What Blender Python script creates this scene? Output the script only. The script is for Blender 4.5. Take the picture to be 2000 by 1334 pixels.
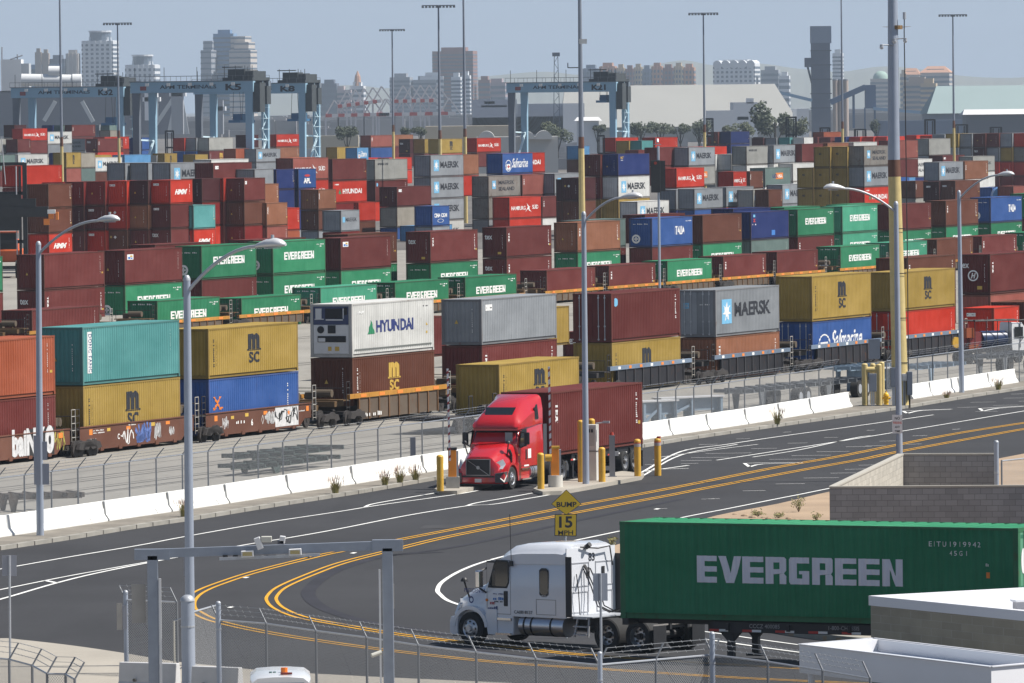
import bpy, bmesh, math, random
from mathutils import Vector, Matrix
import numpy as np
R = math.radians
rnd = random.Random(7)
for o in list(bpy.data.objects): bpy.data.objects.remove(o)
SC = bpy.context.scene
COL = SC.collection

# ------------------------------------------------------------------ camera
F, CX, CY, CAMZ = 14736.0, 1000.0, 667.0, 17.2
PITCH, ROLL = 0.03137, -0.01148
_f = Vector((0, math.cos(PITCH), -math.sin(PITCH)))
_r0 = Vector((1, 0, 0)); _u0 = Vector((0, math.sin(PITCH), math.cos(PITCH)))
_r = _r0 * math.cos(ROLL) + _u0 * math.sin(ROLL)
_u = _u0 * math.cos(ROLL) - _r0 * math.sin(ROLL)
cam = bpy.data.cameras.new('camera'); cam.sensor_width = 36; cam.sensor_fit = 'HORIZONTAL'
cam.lens = 36 * F / 2000; cam.clip_start = 1; cam.clip_end = 80000
camo = bpy.data.objects.new('camera', cam); COL.objects.link(camo)
camo.matrix_world = Matrix(((_r.x, _u.x, -_f.x, 0), (_r.y, _u.y, -_f.y, 0), (_r.z, _u.z, -_f.z, CAMZ), (0, 0, 0, 1)))
SC.camera = camo

# ------------------------------------------------------------------ light and sky
SUN_EL = R(54); SUN_AZ = math.atan2(1.0, -0.05)          # azimuth clockwise from +Y
S = Vector((math.sin(SUN_AZ) * math.cos(SUN_EL), math.cos(SUN_AZ) * math.cos(SUN_EL), math.sin(SUN_EL)))
sl = bpy.data.lights.new('sun', 'SUN'); sl.energy = 5.0; sl.angle = R(0.53); sl.color = (1.0, 0.955, 0.89)
so = bpy.data.objects.new('sun', sl); COL.objects.link(so)
so.rotation_mode = 'QUATERNION'; so.rotation_quaternion = S.to_track_quat('Z', 'Y'); so.location = (40, 0, 80)
W = bpy.data.worlds.new('World'); SC.world = W; W.use_nodes = True
nt = W.node_tree; nt.nodes.clear()
sky = nt.nodes.new('ShaderNodeTexSky'); sky.sky_type = 'NISHITA'; sky.sun_disc = False
sky.sun_elevation = SUN_EL; sky.sun_rotation = SUN_AZ; sky.altitude = 0; sky.air_density = 1.0; sky.dust_density = 1.0; sky.ozone_density = 2.5
bg = nt.nodes.new('ShaderNodeBackground'); bg.inputs[1].default_value = 0.06
wo = nt.nodes.new('ShaderNodeOutputWorld')
# thin pale veil of haze and high cloud lying over the horizon
tcw = nt.nodes.new('ShaderNodeTexCoord'); sep = nt.nodes.new('ShaderNodeSeparateXYZ'); nt.links.new(tcw.outputs['Generated'], sep.inputs[0])
vr = nt.nodes.new('ShaderNodeMapRange'); vr.inputs[1].default_value = 0.0; vr.inputs[2].default_value = 0.22; vr.inputs[3].default_value = 0.9; vr.inputs[4].default_value = 0.0
nt.links.new(sep.outputs[2], vr.inputs[0])
mpw = nt.nodes.new('ShaderNodeMapping'); mpw.inputs['Scale'].default_value = (9, 9, 160); nt.links.new(tcw.outputs['Generated'], mpw.inputs[0])
nsw = nt.nodes.new('ShaderNodeTexNoise'); nsw.inputs['Scale'].default_value = 1.6; nsw.inputs['Detail'].default_value = 4; nt.links.new(mpw.outputs[0], nsw.inputs['Vector'])
vc = nt.nodes.new('ShaderNodeMix'); vc.data_type = 'RGBA'; VEIL = (4.9, 6.1, 8.1)
vc.inputs[6].default_value = (*[v * .93 for v in VEIL], 1); vc.inputs[7].default_value = (*[v * 1.06 for v in VEIL], 1); nt.links.new(nsw.outputs[0], vc.inputs[0])
vm = nt.nodes.new('ShaderNodeMix'); vm.data_type = 'RGBA'; nt.links.new(vr.outputs[0], vm.inputs[0]); nt.links.new(sky.outputs[0], vm.inputs[6]); nt.links.new(vc.outputs[2], vm.inputs[7])
nt.links.new(vm.outputs[2], bg.inputs[0]); nt.links.new(bg.outputs[0], wo.inputs[0])
SC.view_settings.view_transform = 'Standard'; SC.view_settings.look = 'None'
SC.view_settings.exposure = 0.5; SC.view_settings.gamma = 1
SC.cycles.max_bounces = 6; SC.cycles.volume_bounces = 0; SC.cycles.transparent_max_bounces = 16
SC.cycles.use_denoising = True

# ------------------------------------------------------------------ pixel of the photograph -> place in the world
def ray(px, py): return _f + _r * ((px - CX) / F) - _u * ((py - CY) / F)
def at(px, py, Y):
    v = ray(px, py); k = Y / v.y
    return Vector((v.x * k, Y, CAMZ + v.z * k))
def gz(Y): return max(0.0, (330.0 - Y) * 0.005)
def gnd(px, py, z=0.0):
    v = ray(px, py); h = z
    for _ in range(12):
        k = (h - CAMZ) / v.z; h = gz(v.y * k) + z
    return Vector((v.x * k, v.y * k, h))

# ------------------------------------------------------------------ naming
def tag(o, label=None, cat=None, group=None, kind=None):
    if label: o['label'] = label
    if cat: o['category'] = cat
    if group: o['group'] = group
    if kind: o['kind'] = kind
    return o
def thing(name, label, cat, loc=(0, 0, 0), rotz=0.0, group=None):
    o = bpy.data.objects.new(name, None); COL.objects.link(o)
    o.empty_display_size = 0.3
    o.location = loc; o.rotation_euler = (0, 0, rotz)
    return tag(o, label, cat, group)
def copy_tree(o, parent=None):
    c = o.copy(); COL.objects.link(c)
    if parent is not None: c.parent = parent
    for ch in o.children: copy_tree(ch, c)
    return c

# ------------------------------------------------------------------ mesh builder
class MB:
    def __init__(s): s.v = []; s.f = []
    def add(s, vs, fs):
        b = len(s.v); s.v += [tuple(p) for p in vs]; s.f += [tuple(i + b for i in f) for f in fs]; return s
    def quad(s, a, b, c, d): return s.add([a, b, c, d], [(0, 1, 2, 3)])
    def ngon(s, pts): return s.add(pts, [tuple(range(len(pts)))])
    def box(s, x0, y0, z0, x1, y1, z1, M=None):
        P = [(x0, y0, z0), (x1, y0, z0), (x1, y1, z0), (x0, y1, z0), (x0, y0, z1), (x1, y0, z1), (x1, y1, z1), (x0, y1, z1)]
        if M is not None: P = [M @ Vector(p) for p in P]
        return s.add(P, [(3, 2, 1, 0), (4, 5, 6, 7), (0, 1, 5, 4), (1, 2, 6, 5), (2, 3, 7, 6), (3, 0, 4, 7)])
    def cbox(s, c, sz, rz=0.0):
        M = Matrix.Translation(c) @ Matrix.Rotation(rz, 4, 'Z')
        return s.box(-sz[0] / 2, -sz[1] / 2, -sz[2] / 2, sz[0] / 2, sz[1] / 2, sz[2] / 2, M)
    def cyl(s, p0, p1, r0, r1=None, n=12, caps=True):
        p0 = Vector(p0); p1 = Vector(p1); r1 = r0 if r1 is None else r1
        d = (p1 - p0).normalized(); a = d.orthogonal().normalized(); b = d.cross(a)
        vs = []
        for k in range(n):
            t = 2 * math.pi * k / n; w = a * math.cos(t) + b * math.sin(t)
            vs += [p0 + w * r0, p1 + w * r1]
        fs = [(2 * k, 2 * ((k + 1) % n), 2 * ((k + 1) % n) + 1, 2 * k + 1) for k in range(n)]
        if caps: fs += [tuple(2 * k for k in range(n))[::-1], tuple(2 * k + 1 for k in range(n))]
        return s.add(vs, fs)
    def tube(s, pts, r, n=8):
        for a, b in zip(pts[:-1], pts[1:]): s.cyl(a, b, r, n=n)
        return s
    def beam(s, p0, p1, w, h=None):
        p0 = Vector(p0); p1 = Vector(p1); h = w if h is None else h
        d = (p1 - p0); L = d.length; d.normalize()
        up = Vector((0, 0, 1)) if abs(d.z) < 0.95 else Vector((0, 1, 0))
        a = d.cross(up).normalized(); b = a.cross(d)
        P = []
        for q in (p0, p1):
            for i, j in ((-1, -1), (1, -1), (1, 1), (-1, 1)): P.append(q + a * (i * w / 2) + b * (j * h / 2))
        return s.add(P, [(3, 2, 1, 0), (4, 5, 6, 7), (0, 1, 5, 4), (1, 2, 6, 5), (2, 3, 7, 6), (3, 0, 4, 7)])
    def prism(s, pts, a0, a1, axis='y'):
        n = len(pts)
        def P(p, a): return (p[0], a, p[1]) if axis == 'y' else ((a, p[0], p[1]) if axis == 'x' else (p[0], p[1], a))
        vs = [P(p, a0) for p in pts] + [P(p, a1) for p in pts]
        fs = [tuple(range(n)), tuple(range(2 * n - 1, n - 1, -1))] + [(i, (i + 1) % n, n + (i + 1) % n, n + i) for i in range(n)]
        return s.add(vs, fs)
    def loft(s, rings, cap=True):
        n = len(rings[0]); vs = [p for r in rings for p in r]; fs = []
        for k in range(len(rings) - 1):
            for i in range(n):
                j = (i + 1) % n; fs.append((k * n + i, k * n + j, (k + 1) * n + j, (k + 1) * n + i))
        if cap: fs += [tuple(range(n))[::-1], tuple((len(rings) - 1) * n + i for i in range(n))]
        return s.add(vs, fs)
    def dome(s, c, r, h, n=12, m=4):
        rings = []
        for k in range(m):
            t = math.pi / 2 * k / m
            rings.append([(c[0] + r * math.cos(t) * math.cos(2 * math.pi * i / n), c[1] + r * math.cos(t) * math.sin(2 * math.pi * i / n), c[2] + h * math.sin(t)) for i in range(n)])
        return s.loft(rings)
    def mesh(s, name, smooth=None, recalc=True):
        me = bpy.data.meshes.new(name); me.from_pydata(s.v, [], s.f)
        if recalc and len(s.f) < 4000:
            bm = bmesh.new(); bm.from_mesh(me); bmesh.ops.recalc_face_normals(bm, faces=bm.faces); bm.to_mesh(me); bm.free()
        if smooth:
            for p in me.polygons: p.use_smooth = True
            try: me.set_sharp_from_angle(angle=R(smooth))
            except Exception: pass
        me.update(); return me
    def build(s, name, mat, parent=None, smooth=None, loc=None, bevel=0, recalc=True):
        me = s.mesh(name, smooth, recalc); me.materials.append(mat)
        o = bpy.data.objects.new(name, me); COL.objects.link(o)
        if parent is not None: o.parent = parent
        if loc is not None: o.location = loc
        if bevel:
            m = o.modifiers.new('bevel', 'BEVEL'); m.width = bevel; m.segments = 2; m.limit_method = 'ANGLE'; m.angle_limit = R(35)
        return o

def smooth_line(pts, n=8):
    P = [np.array(p[:2], float) for p in pts]
    P = [2 * P[0] - P[1]] + P + [2 * P[-1] - P[-2]]; out = []
    for i in range(1, len(P) - 2):
        for k in range(n):
            t = k / n; a, b, c, d = P[i - 1], P[i], P[i + 1], P[i + 2]
            out.append(0.5 * ((2 * b) + (-a + c) * t + (2 * a - 5 * b + 4 * c - d) * t * t + (-a + 3 * b - 3 * c + d) * t ** 3))
    out.append(P[-2]); return out
# containers the photograph shows nothing of; the smallest far ones drawn as one mass
SKIP = set([72, 74, 98, 133, 135, 137, 139, 141, 143, 169, 204, 222, 226, 228, 232, 246, 248, 265, 269, 271, 274, 276, 278, 280, 282, 284, 288, 290, 293, 294, 297, 298, 301, 302, 316, 318, 326, 328, 330, 332, 334, 336, 338, 340, 342, 344, 346, 348, 350, 352, 354, 356, 358, 360, 380, 382, 386, 388, 390, 395, 396, 397, 410, 414, 417, 423, 425, 427, 429, 435, 438, 442, 447, 449, 451])
MASS = set([96, 97, 129, 131, 148, 149, 154, 162, 179, 181, 186, 188, 208, 210, 214, 217, 218, 220, 224, 230, 234, 236, 238, 242, 244, 263, 267, 273, 279, 281, 283, 286, 292, 305, 306, 315, 320, 324, 331, 341, 343, 345, 347, 349, 351, 353, 355, 364, 366, 368, 370, 374, 379, 381, 384, 385, 387, 391, 392, 394, 398, 400, 402, 404, 405, 406, 408, 412, 413, 422, 426, 431, 433, 440, 448, 450, 453])
# ------------------------------------------------------------------ materials
MATS = {}
def _new(name):
    m = bpy.data.materials.new(name); m.use_nodes = True
    t = m.node_tree; b = t.nodes['Principled BSDF']; return m, t, b
def N(t, typ, **kw):
    n = t.nodes.new(typ)
    for k, v in kw.items(): setattr(n, k, v)
    return n
def mix(t, fac, a, b, blend='MIX'):
    n = N(t, 'ShaderNodeMix', data_type='RGBA', blend_type=blend)
    for sck, val in ((n.inputs[0], fac), (n.inputs[6], a), (n.inputs[7], b)):
        if hasattr(val, 'is_output') or hasattr(val, 'links'): t.links.new(val, sck)
        elif isinstance(val, (int, float)): sck.default_value = val
        else: sck.default_value = (*val[:3], 1)
    return n.outputs[2]
def ramp(t, src, stops):
    r = N(t, 'ShaderNodeValToRGB'); e = r.color_ramp.elements
    while len(e) < len(stops): e.new(0.5)
    for x, (p, c) in zip(e, stops): x.position = p; x.color = (c, c, c, 1) if isinstance(c, (int, float)) else (*c, 1)
    t.links.new(src, r.inputs[0]); return r.outputs[0]
def noise(t, vec, scale, detail=4, rough=0.55):
    n = N(t, 'ShaderNodeTexNoise'); n.inputs['Scale'].default_value = scale; n.inputs['Detail'].default_value = detail; n.inputs['Roughness'].default_value = rough
    if vec is not None: t.links.new(vec, n.inputs['Vector'])
    return n.outputs[0]
def mapv(t, src, sc=(1, 1, 1)):
    m = N(t, 'ShaderNodeMapping'); m.inputs['Scale'].default_value = sc; t.links.new(src, m.inputs[0]); return m.outputs[0]
def mat(name, col, rough=0.6, metal=0.0, var=0.12, scale=3.0, spec=0.5, coat=0.0, emit=0):
    if name in MATS: return MATS[name]
    m, t, b = _new(name)
    tc = N(t, 'ShaderNodeTexCoord')
    if var:
        n1 = noise(t, tc.outputs['Object'], scale)
        lo = tuple(max(0, c * (1 - var * 1.6)) for c in col); hi = tuple(min(1, c * (1 + var)) for c in col)
        t.links.new(mix(t, n1, lo, hi), b.inputs['Base Color'])
    else: b.inputs['Base Color'].default_value = (*col, 1)
    b.inputs['Roughness'].default_value = rough; b.inputs['Metallic'].default_value = metal
    b.inputs['Specular IOR Level'].default_value = spec
    if coat: b.inputs['Coat Weight'].default_value = coat; b.inputs['Coat Roughness'].default_value = 0.08
    if emit: b.inputs['Emission Color'].default_value = (*col, 1); b.inputs['Emission Strength'].default_value = emit
    MATS[name] = m; return m
def paint(name, col, rust=0.35, rough=0.6, fade=0.14):
    """weathered container paint: faded patches, rust streaks and dirt, different on every container"""
    if name in MATS: return MATS[name]
    m, t, b = _new(name)
    tc = N(t, 'ShaderNodeTexCoord'); oi = N(t, 'ShaderNodeObjectInfo')
    off = N(t, 'ShaderNodeVectorMath', operation='ADD')
    sc = N(t, 'ShaderNodeVectorMath', operation='SCALE'); sc.inputs[0].default_value = (37.0, 19.0, 11.0)
    t.links.new(oi.outputs['Random'], sc.inputs['Scale'])
    t.links.new(tc.outputs['Object'], off.inputs[0]); t.links.new(sc.outputs[0], off.inputs[1])
    v = off.outputs[0]
    big = noise(t, mapv(t, v, (.35, .35, .8)), 1.0, 3)
    pale = tuple(c * (1 - fade) + fade * (0.35 * sum(col) / 3 + 0.45 * c + 0.06) for c in col)
    dark = tuple(c * 0.78 for c in col)
    c1 = mix(t, ramp(t, big, [(0.3, 0.0), (0.7, 1.0)]), dark, pale)
    # individual shade of each container
    hs = N(t, 'ShaderNodeHueSaturation')
    mr = N(t, 'ShaderNodeMapRange'); mr.inputs[3].default_value = 0.84; mr.inputs[4].default_value = 1.16
    t.links.new(oi.outputs['Random'], mr.inputs[0]); t.links.new(mr.outputs[0], hs.inputs['Value']); t.links.new(c1, hs.inputs['Color'])
    streak = noise(t, mapv(t, v, (2.6, 2.6, .22)), 1.6, 5, 0.65)
    c2 = mix(t, ramp(t, streak, [(0.52, 0.0), (0.8, 0.55)]), hs.outputs[0], tuple(c * 0.5 + 0.01 for c in col))
    spots = noise(t, mapv(t, v, (1, 1, .6)), 2.3, 8, 0.72)
    c3 = mix(t, ramp(t, spots, [(0.69 - 0.18 * rust, 0.0), (0.80 - 0.14 * rust, rust)]), c2, (0.11, 0.045, 0.02))
    t.links.new(c3, b.inputs['Base Color'])
    t.links.new(ramp(t, big, [(0.2, rough - 0.1), (0.8, rough + 0.15)]), b.inputs['Roughness'])
    b.inputs['Specular IOR Level'].default_value = 0.08
    MATS[name] = m; return m
PAL = {'mr': (.19, .042, .036), 'dm': (.095, .024, .026), 'rd': (.68, .045, .018), 'dr': (.26, .02, .016), 'or': (.43, .11, .05), 'bn': (.17, .06, .035),
       'tn': (.36, .15, .08), 'yl': (.56, .38, .085), 'gn': (.03, .21, .10), 'mg': (.07, .36, .22), 'tl': (.13, .42, .41), 'bl': (.04, .11, .34),
       'nv': (.022, .04, .17), 'lb': (.12, .33, .60), 'gy': (.36, .385, .41), 'wh': (.66, .66, .63), 'be': (.45, .41, .34), 'pk': (.40, .12, .09),
       'gg': (.19, .27, .25), 'rg': (.30, .28, .25), 'cg': (.40, .40, .37)}
_k = {'yl': .64, 'gn': 1.0, 'mg': .85, 'wh': .95, 'cg': .9, 'nv': .8, 'bl': .85, 'lb': .85}
PAL = {k: tuple(x * _k.get(k, .74) for x in v) for k, v in PAL.items()}
PNAME = {'mr': 'maroon', 'dm': 'dark maroon', 'rd': 'bright red', 'dr': 'deep red', 'or': 'orange', 'bn': 'brown', 'tn': 'tan', 'yl': 'yellow', 'gn': 'green',
         'mg': 'mint green', 'tl': 'teal', 'bl': 'blue', 'nv': 'navy', 'lb': 'light blue', 'gy': 'grey', 'wh': 'white', 'be': 'beige', 'pk': 'faded red',
         'gg': 'grey green', 'rg': 'rusty grey', 'cg': 'pale grey'}
def fm(c): return paint('rusty_gap_shade_' + PNAME[c].replace(' ', '_'), tuple(x * .42 + y * .25 for x, y in zip(PAL[c], (.12, .07, .045))), rust=.7)  # rusty frame tone, darkened further to paint the shaded gaps between boxes
def pm(c): return paint('paint_' + PNAME[c].replace(' ', '_'), PAL[c], rust=0.8 if c == 'rg' else (0.18 if c in ('gn', 'mg', 'mr', 'dm') else 0.32))
WHITE = mat('white_lettering', (.78, .78, .76), .6, var=.1, scale=1.5)
INK = mat('dark_lettering', (.02, .022, .03), .6, var=.1)
NAVYINK = mat('navy_lettering', (.02, .035, .16), .6, var=.1)
YINK = mat('yellow_lettering', (.55, .36, .06), .6, var=.15)
SKYINK = mat('light_blue_emblem', (.18, .46, .68), .6, var=.1)
GREENINK = mat('green_emblem', (.02, .22, .10), .6, var=.1)
REDINK = mat('red_emblem', (.5, .04, .03), .6, var=.1)
ORINK = mat('orange_emblem', (.75, .22, .03), .6, var=.1)
BLUEINK = mat('blue_emblem', (.05, .2, .55), .6, var=.1)
STEEL = mat('galvanised_steel', (.42, .44, .47), .5, .35, .15, 4)
LAMPGREY = mat('grey_painted_pole', (.33, .37, .44), .5, .2, .08, 2)
BLACK = mat('black_steel', (.018, .018, .02), .55, 0, .3, 2)
RUBBER = mat('tyre_rubber', (.02, .02, .02), .85, 0, .2, 6)
RIM = mat('wheel_rim', (.55, .56, .58), .35, .8, .1, 6)
CHROME = mat('chrome', (.7, .7, .72), .15, 1.0, 0)
GLASS = mat('dark_glass', (.012, .016, .02), .06, 0, 0, spec=.9)
BOLL = mat('yellow_bollard_paint', (.62, .36, .04), .5, 0, .15, 3)
CREAM = mat('cream_pipe_paint', (.60, .47, .20), .55, 0, .15, 3)
CONC = mat('pale_concrete', (.46, .44, .40), .9, 0, .14, 1.2)
DCONC = mat('concrete_base', (.40, .38, .34), .9, 0, .2, 3)
ORANGE = mat('orange_gate_paint', (.75, .25, .02), .5, 0, .1)
BROWN_STEEL = paint('brown_railcar_paint', (.155, .068, .045), .3)
YEL_STEEL = paint('yellow_railcar_paint', (.44, .21, .035), .75)
BLUE_STEEL = paint('blue_grey_railcar_paint', (.15, .20, .27), .7)
DARK_STEEL = mat('grimy_dark_steel', (.035, .03, .028), .8, 0, .35, 2)
# ------------------------------------------------------------------ containers
HC, ST, WID = 2.896, 2.591, 2.438
TH = R(20.8)
D = Vector((math.sin(TH), math.cos(TH), 0)); EE = Vector((-math.cos(TH), math.sin(TH), 0)); NN = Vector((math.cos(TH), -math.sin(TH), 0))
LEN = {40: 12.192, 20: 6.058, 45: 13.716}
DEP = 0.038
def knots(L):
    a, b = 0.17, L - 0.17; n = max(4, round((b - a) / 0.278)); p = (b - a) / n; K = [(a, 0.0)]
    for i in range(n):
        x = a + i * p; K += [(x + .27 * p, 0.0), (x + .5 * p, DEP), (x + .77 * p, DEP), (x + p, 0.0)]
    return K
def corr(L):
    K = knots(L); xs = [k[0] for k in K]; ys = [k[1] for k in K]
    return lambda x: float(np.interp(x, xs, ys, 0.0, 0.0))
def body_geo(mb, L, h, end, flat=False):
    K = knots(L) if not flat else [(.17, 0), (L - .17, 0)]
    zb, zt = 0.17, h - 0.07
    for sgn in (0, 1):
        vs = []
        for x, y in K:
            yy = y if sgn == 0 else WID - y
            vs += [(x, yy, zb), (x, yy, zt)]
        mb.add(vs, [(2 * i, 2 * i + 2, 2 * i + 3, 2 * i + 1) for i in range(len(K) - 1)])
        yb = .006 if sgn == 0 else WID - .006
        mb.quad((.17, yb, zb), (L - .17, yb, zb), (L - .17, (.06 if sgn == 0 else WID - .06), zb), (.17, (.06 if sgn == 0 else WID - .06), zb))
    # ends
    if end == 'blind':
        n = 9; p = (WID - .3) / n; E_ = [(.15, .02)]
        for i in range(n):
            y = .15 + i * p; E_ += [(y + .3 * p, .02), (y + .45 * p, .065), (y + .85 * p, .065), (y + p, .02)]
        vs = []
        for y, x in E_: vs += [(x, y, zb), (x, y, zt)]
        mb.add(vs, [(2 * i, 2 * i + 2, 2 * i + 3, 2 * i + 1) for i in range(len(E_) - 1)])
    else: mb.quad((.03, .15, .12), (.03, WID - .15, .12), (.03, WID - .15, h - .1), (.03, .15, h - .1))
    mb.quad((L - .03, .15, .12), (L - .03, WID - .15, .12), (L - .03, WID - .15, h - .1), (L - .03, .15, h - .1))
    # roof with shallow transverse corrugation
    n = max(6, round((L - .5) / .42)); vs = []; zr = h - .012
    xs = [(.0, 0), (.25, 0)]
    p = (L - .5) / n
    for i in range(n):
        x = .25 + i * p; xs += [(x + .12 * p, -.02), (x + .4 * p, -.02), (x + .52 * p, .004), (x + p, .004)]
    xs += [(L, 0)]
    for x, z in xs: vs += [(x, .05, zr + z), (x, WID - .05, zr + z)]
    mb.add(vs, [(2 * i, 2 * i + 2, 2 * i + 3, 2 * i + 1) for i in range(len(xs) - 1)])
    mb.quad((0, .06, .1), (L, .06, .1), (L, WID - .06, .1), (0, WID - .06, .1))
def frame_geo(mb, L, h):
    for x0 in (0, L - .17):
        for y0 in (0, WID - .17): mb.box(x0 + .002, y0 + .002, .118, x0 + .168, y0 + .168, h - .118)
    for y0, y1 in ((-.004, .06), (WID - .06, WID + .004)): mb.box(.178, y0, h - .075, L - .178, y1, h - .004)
    for y0, y1 in ((.062, .13), (WID - .13, WID - .062)): mb.box(.17, y0, .0, L - .17, y1, .166)
    for x0, x1 in ((.0, .12), (L - .12, L)):
        mb.box(x0 + .004, .17, h - .13, x1 - .004, WID - .17, h - .008); mb.box(x0 + .004, .17, .0, x1 - .004, WID - .17, .168)
def casting_geo(mb, L, h):
    for x0 in (-.004, L - .174):
        for y0 in (-.006, WID - .156):
            for z0 in (-.001, h - .117): mb.box(x0, y0, z0, x0 + .178, y0 + .162, z0 + .118)
CM = {}
def cont_meshes(Ln, h, end, joined, flat=False):
    k = (Ln, h, end, joined, flat)
    if k not in CM:
        L = LEN[Ln] if Ln in LEN else Ln
        a = MB(); body_geo(a, L, h, end, flat)
        if joined:
            nb = len(a.f); frame_geo(a, L, h); casting_geo(a, L, h); me = a.mesh('container', recalc=False); me.materials.append(None)
            for p in me.polygons[nb:]: p.material_index = 1
            CM[k] = (me,)
        else:
            b = MB(); frame_geo(b, L, h); casting_geo(b, L, h)
            CM[k] = (a.mesh('container', recalc=False), b.mesh('frame', recalc=False))
        for me in CM[k]: me.materials.append(None)
    return CM[k]
def mobj(name, me, m, parent=None):
    o = bpy.data.objects.new(name, me); COL.objects.link(o)
    if parent is not None: o.parent = parent
    if len(me.materials) == 0: me.materials.append(None)
    o.material_slots[0].link = 'OBJECT'; o.material_slots[0].material = m
    return o

# lettering: text -> flat polygons, cut along the corrugation and pressed onto it
def text_polys(txt, bold=0.0, shear=0.0, spacing=1.0):
    c = bpy.data.curves.new('t', 'FONT'); c.body = txt; c.resolution_u = 3; c.offset = bold; c.shear = shear; c.space_character = spacing; c.fill_mode = 'FRONT'
    o = bpy.data.objects.new('t', c); COL.objects.link(o)
    dg = bpy.context.evaluated_depsgraph_get(); me = bpy.data.meshes.new_from_object(o.evaluated_get(dg))
    vs = [(v.co.x, v.co.y) for v in me.vertices]; fs = [tuple(p.vertices) for p in me.polygons]
    bpy.data.objects.remove(o); bpy.data.curves.remove(c); bpy.data.meshes.remove(me)
    a = np.array(vs); lo, hi = a.min(0), a.max(0)
    return [((x - lo[0]) / (hi[0] - lo[0]), (y - lo[1]) / (hi[1] - lo[1])) for x, y in vs], fs
BLK = {'E': [(0, 0, 1, .22), (0, .78, 1, 1), (0, .22, .36, .78), (.36, .4, 1, .6)], 'I': [(0, 0, 1, 1)]}
def block_word(word):
    """heavy slab capitals"""
    vs, fs, x = [], [], 0.0
    def poly(p):
        b = len(vs); vs.extend((x + u, v) for u, v in p); fs.append(tuple(range(b, b + len(p))))
    for ch in word:
        if ch == 'E':
            for a, b, c, d in ((0, 0, 1, .22), (0, .8, 1, 1), (0, .22, .38, .8), (.38, .41, 1, .61)): poly([(a, b), (c, b), (c, d), (a, d)])
        elif ch == 'V': poly([(.33, 0), (.72, 0), (1.08, 1), (.72, 1), (.525, .36), (.33, 1), (-.05, 1)])
        elif ch == 'R':
            poly([(0, 0), (.38, 0), (.38, 1), (0, 1)]); poly([(.38, .8), (.38, 1), (.92, 1), (1, .93), (.95, .8)])
            poly([(.66, .8), (.95, .8), (1, .93), (1, .5), (.9, .4), (.66, .55)]); poly([(.38, .36), (.9, .4), (.66, .55), (.38, .55)])
            poly([(.66, 0), (1, 0), (1, .3), (.9, .4), (.66, .37)])
        elif ch == 'G':
            for a, b, c, d in ((0, .08, .38, .92), (.38, .78, 1, 1), (.38, 0, 1, .22), (.66, .22, 1, .5), (.5, .38, .66, .5)): poly([(a, b), (c, b), (c, d), (a, d)])
            poly([(0, .92), (.38, .92), (.38, 1), (.08, 1)]); poly([(.08, 0), (.38, 0), (.38, .08), (0, .08)])
        elif ch == 'N':
            poly([(0, 0), (.36, 0), (.36, 1), (0, 1)]); poly([(.66, 0), (1, 0), (1, 1), (.66, 1)]); poly([(.36, 1), (.36, .62), (.66, 0), (.66, .38)])
        x += 1.12
    w = x - .12
    return [(u / w, v) for u, v in vs], fs
def ring(n=20, r0=.36, r1=.5):
    vs = []; fs = []
    for k in range(n):
        a = 2 * math.pi * k / n; vs += [(.5 + r0 * math.cos(a), .5 + r0 * math.sin(a)), (.5 + r1 * math.cos(a), .5 + r1 * math.sin(a))]
        j = (k + 1) % n; fs.append((2 * k, 2 * k + 1, 2 * j + 1, 2 * j))
    return vs, fs
def disc(n=20, r=.5):
    return [(.5 + r * math.cos(2 * math.pi * k / n), .5 + r * math.sin(2 * math.pi * k / n)) for k in range(n)], [tuple(range(n))]
def star(n=7, r0=.2, r1=.48):
    return [(.5, .5)] + [(.5 + (r1 if k % 2 == 0 else r0) * math.sin(math.pi * k / n), .5 + (r1 if k % 2 == 0 else r0) * math.cos(math.pi * k / n)) for k in range(2 * n)], [(0, k + 1, (k + 1) % (2 * n) + 1) for k in range(2 * n)]
def rects(rs):
    vs, fs = [], []
    for a, b, c, d in rs:
        i = len(vs); vs += [(a, b), (c, b), (c, d), (a, d)]; fs.append((i, i + 1, i + 2, i + 3))
    return vs, fs
def sq(): return rects([(0, 0, 1, 1)])
def marks_tiny(n, seed, vert=False):
    q = random.Random(seed); rs = []
    for k in range(n):
        if q.random() < .12: continue
        rs.append((.1, k / n, .1 + .8 * q.uniform(.5, 1), (k + .62) / n) if vert else (k / n, .1, (k + .62) / n, .1 + .8 * q.uniform(.6, 1)))
    return rects(rs)
BIRD = ([(.0, .0), (.3, .38), (.42, .55), (.25, 1.0), (.5, .72), (.62, .6), (.8, .62), (.62, .45), (.72, .25), (1.0, .0), (.6, .16), (.45, .36)], [tuple(range(12))])
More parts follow.
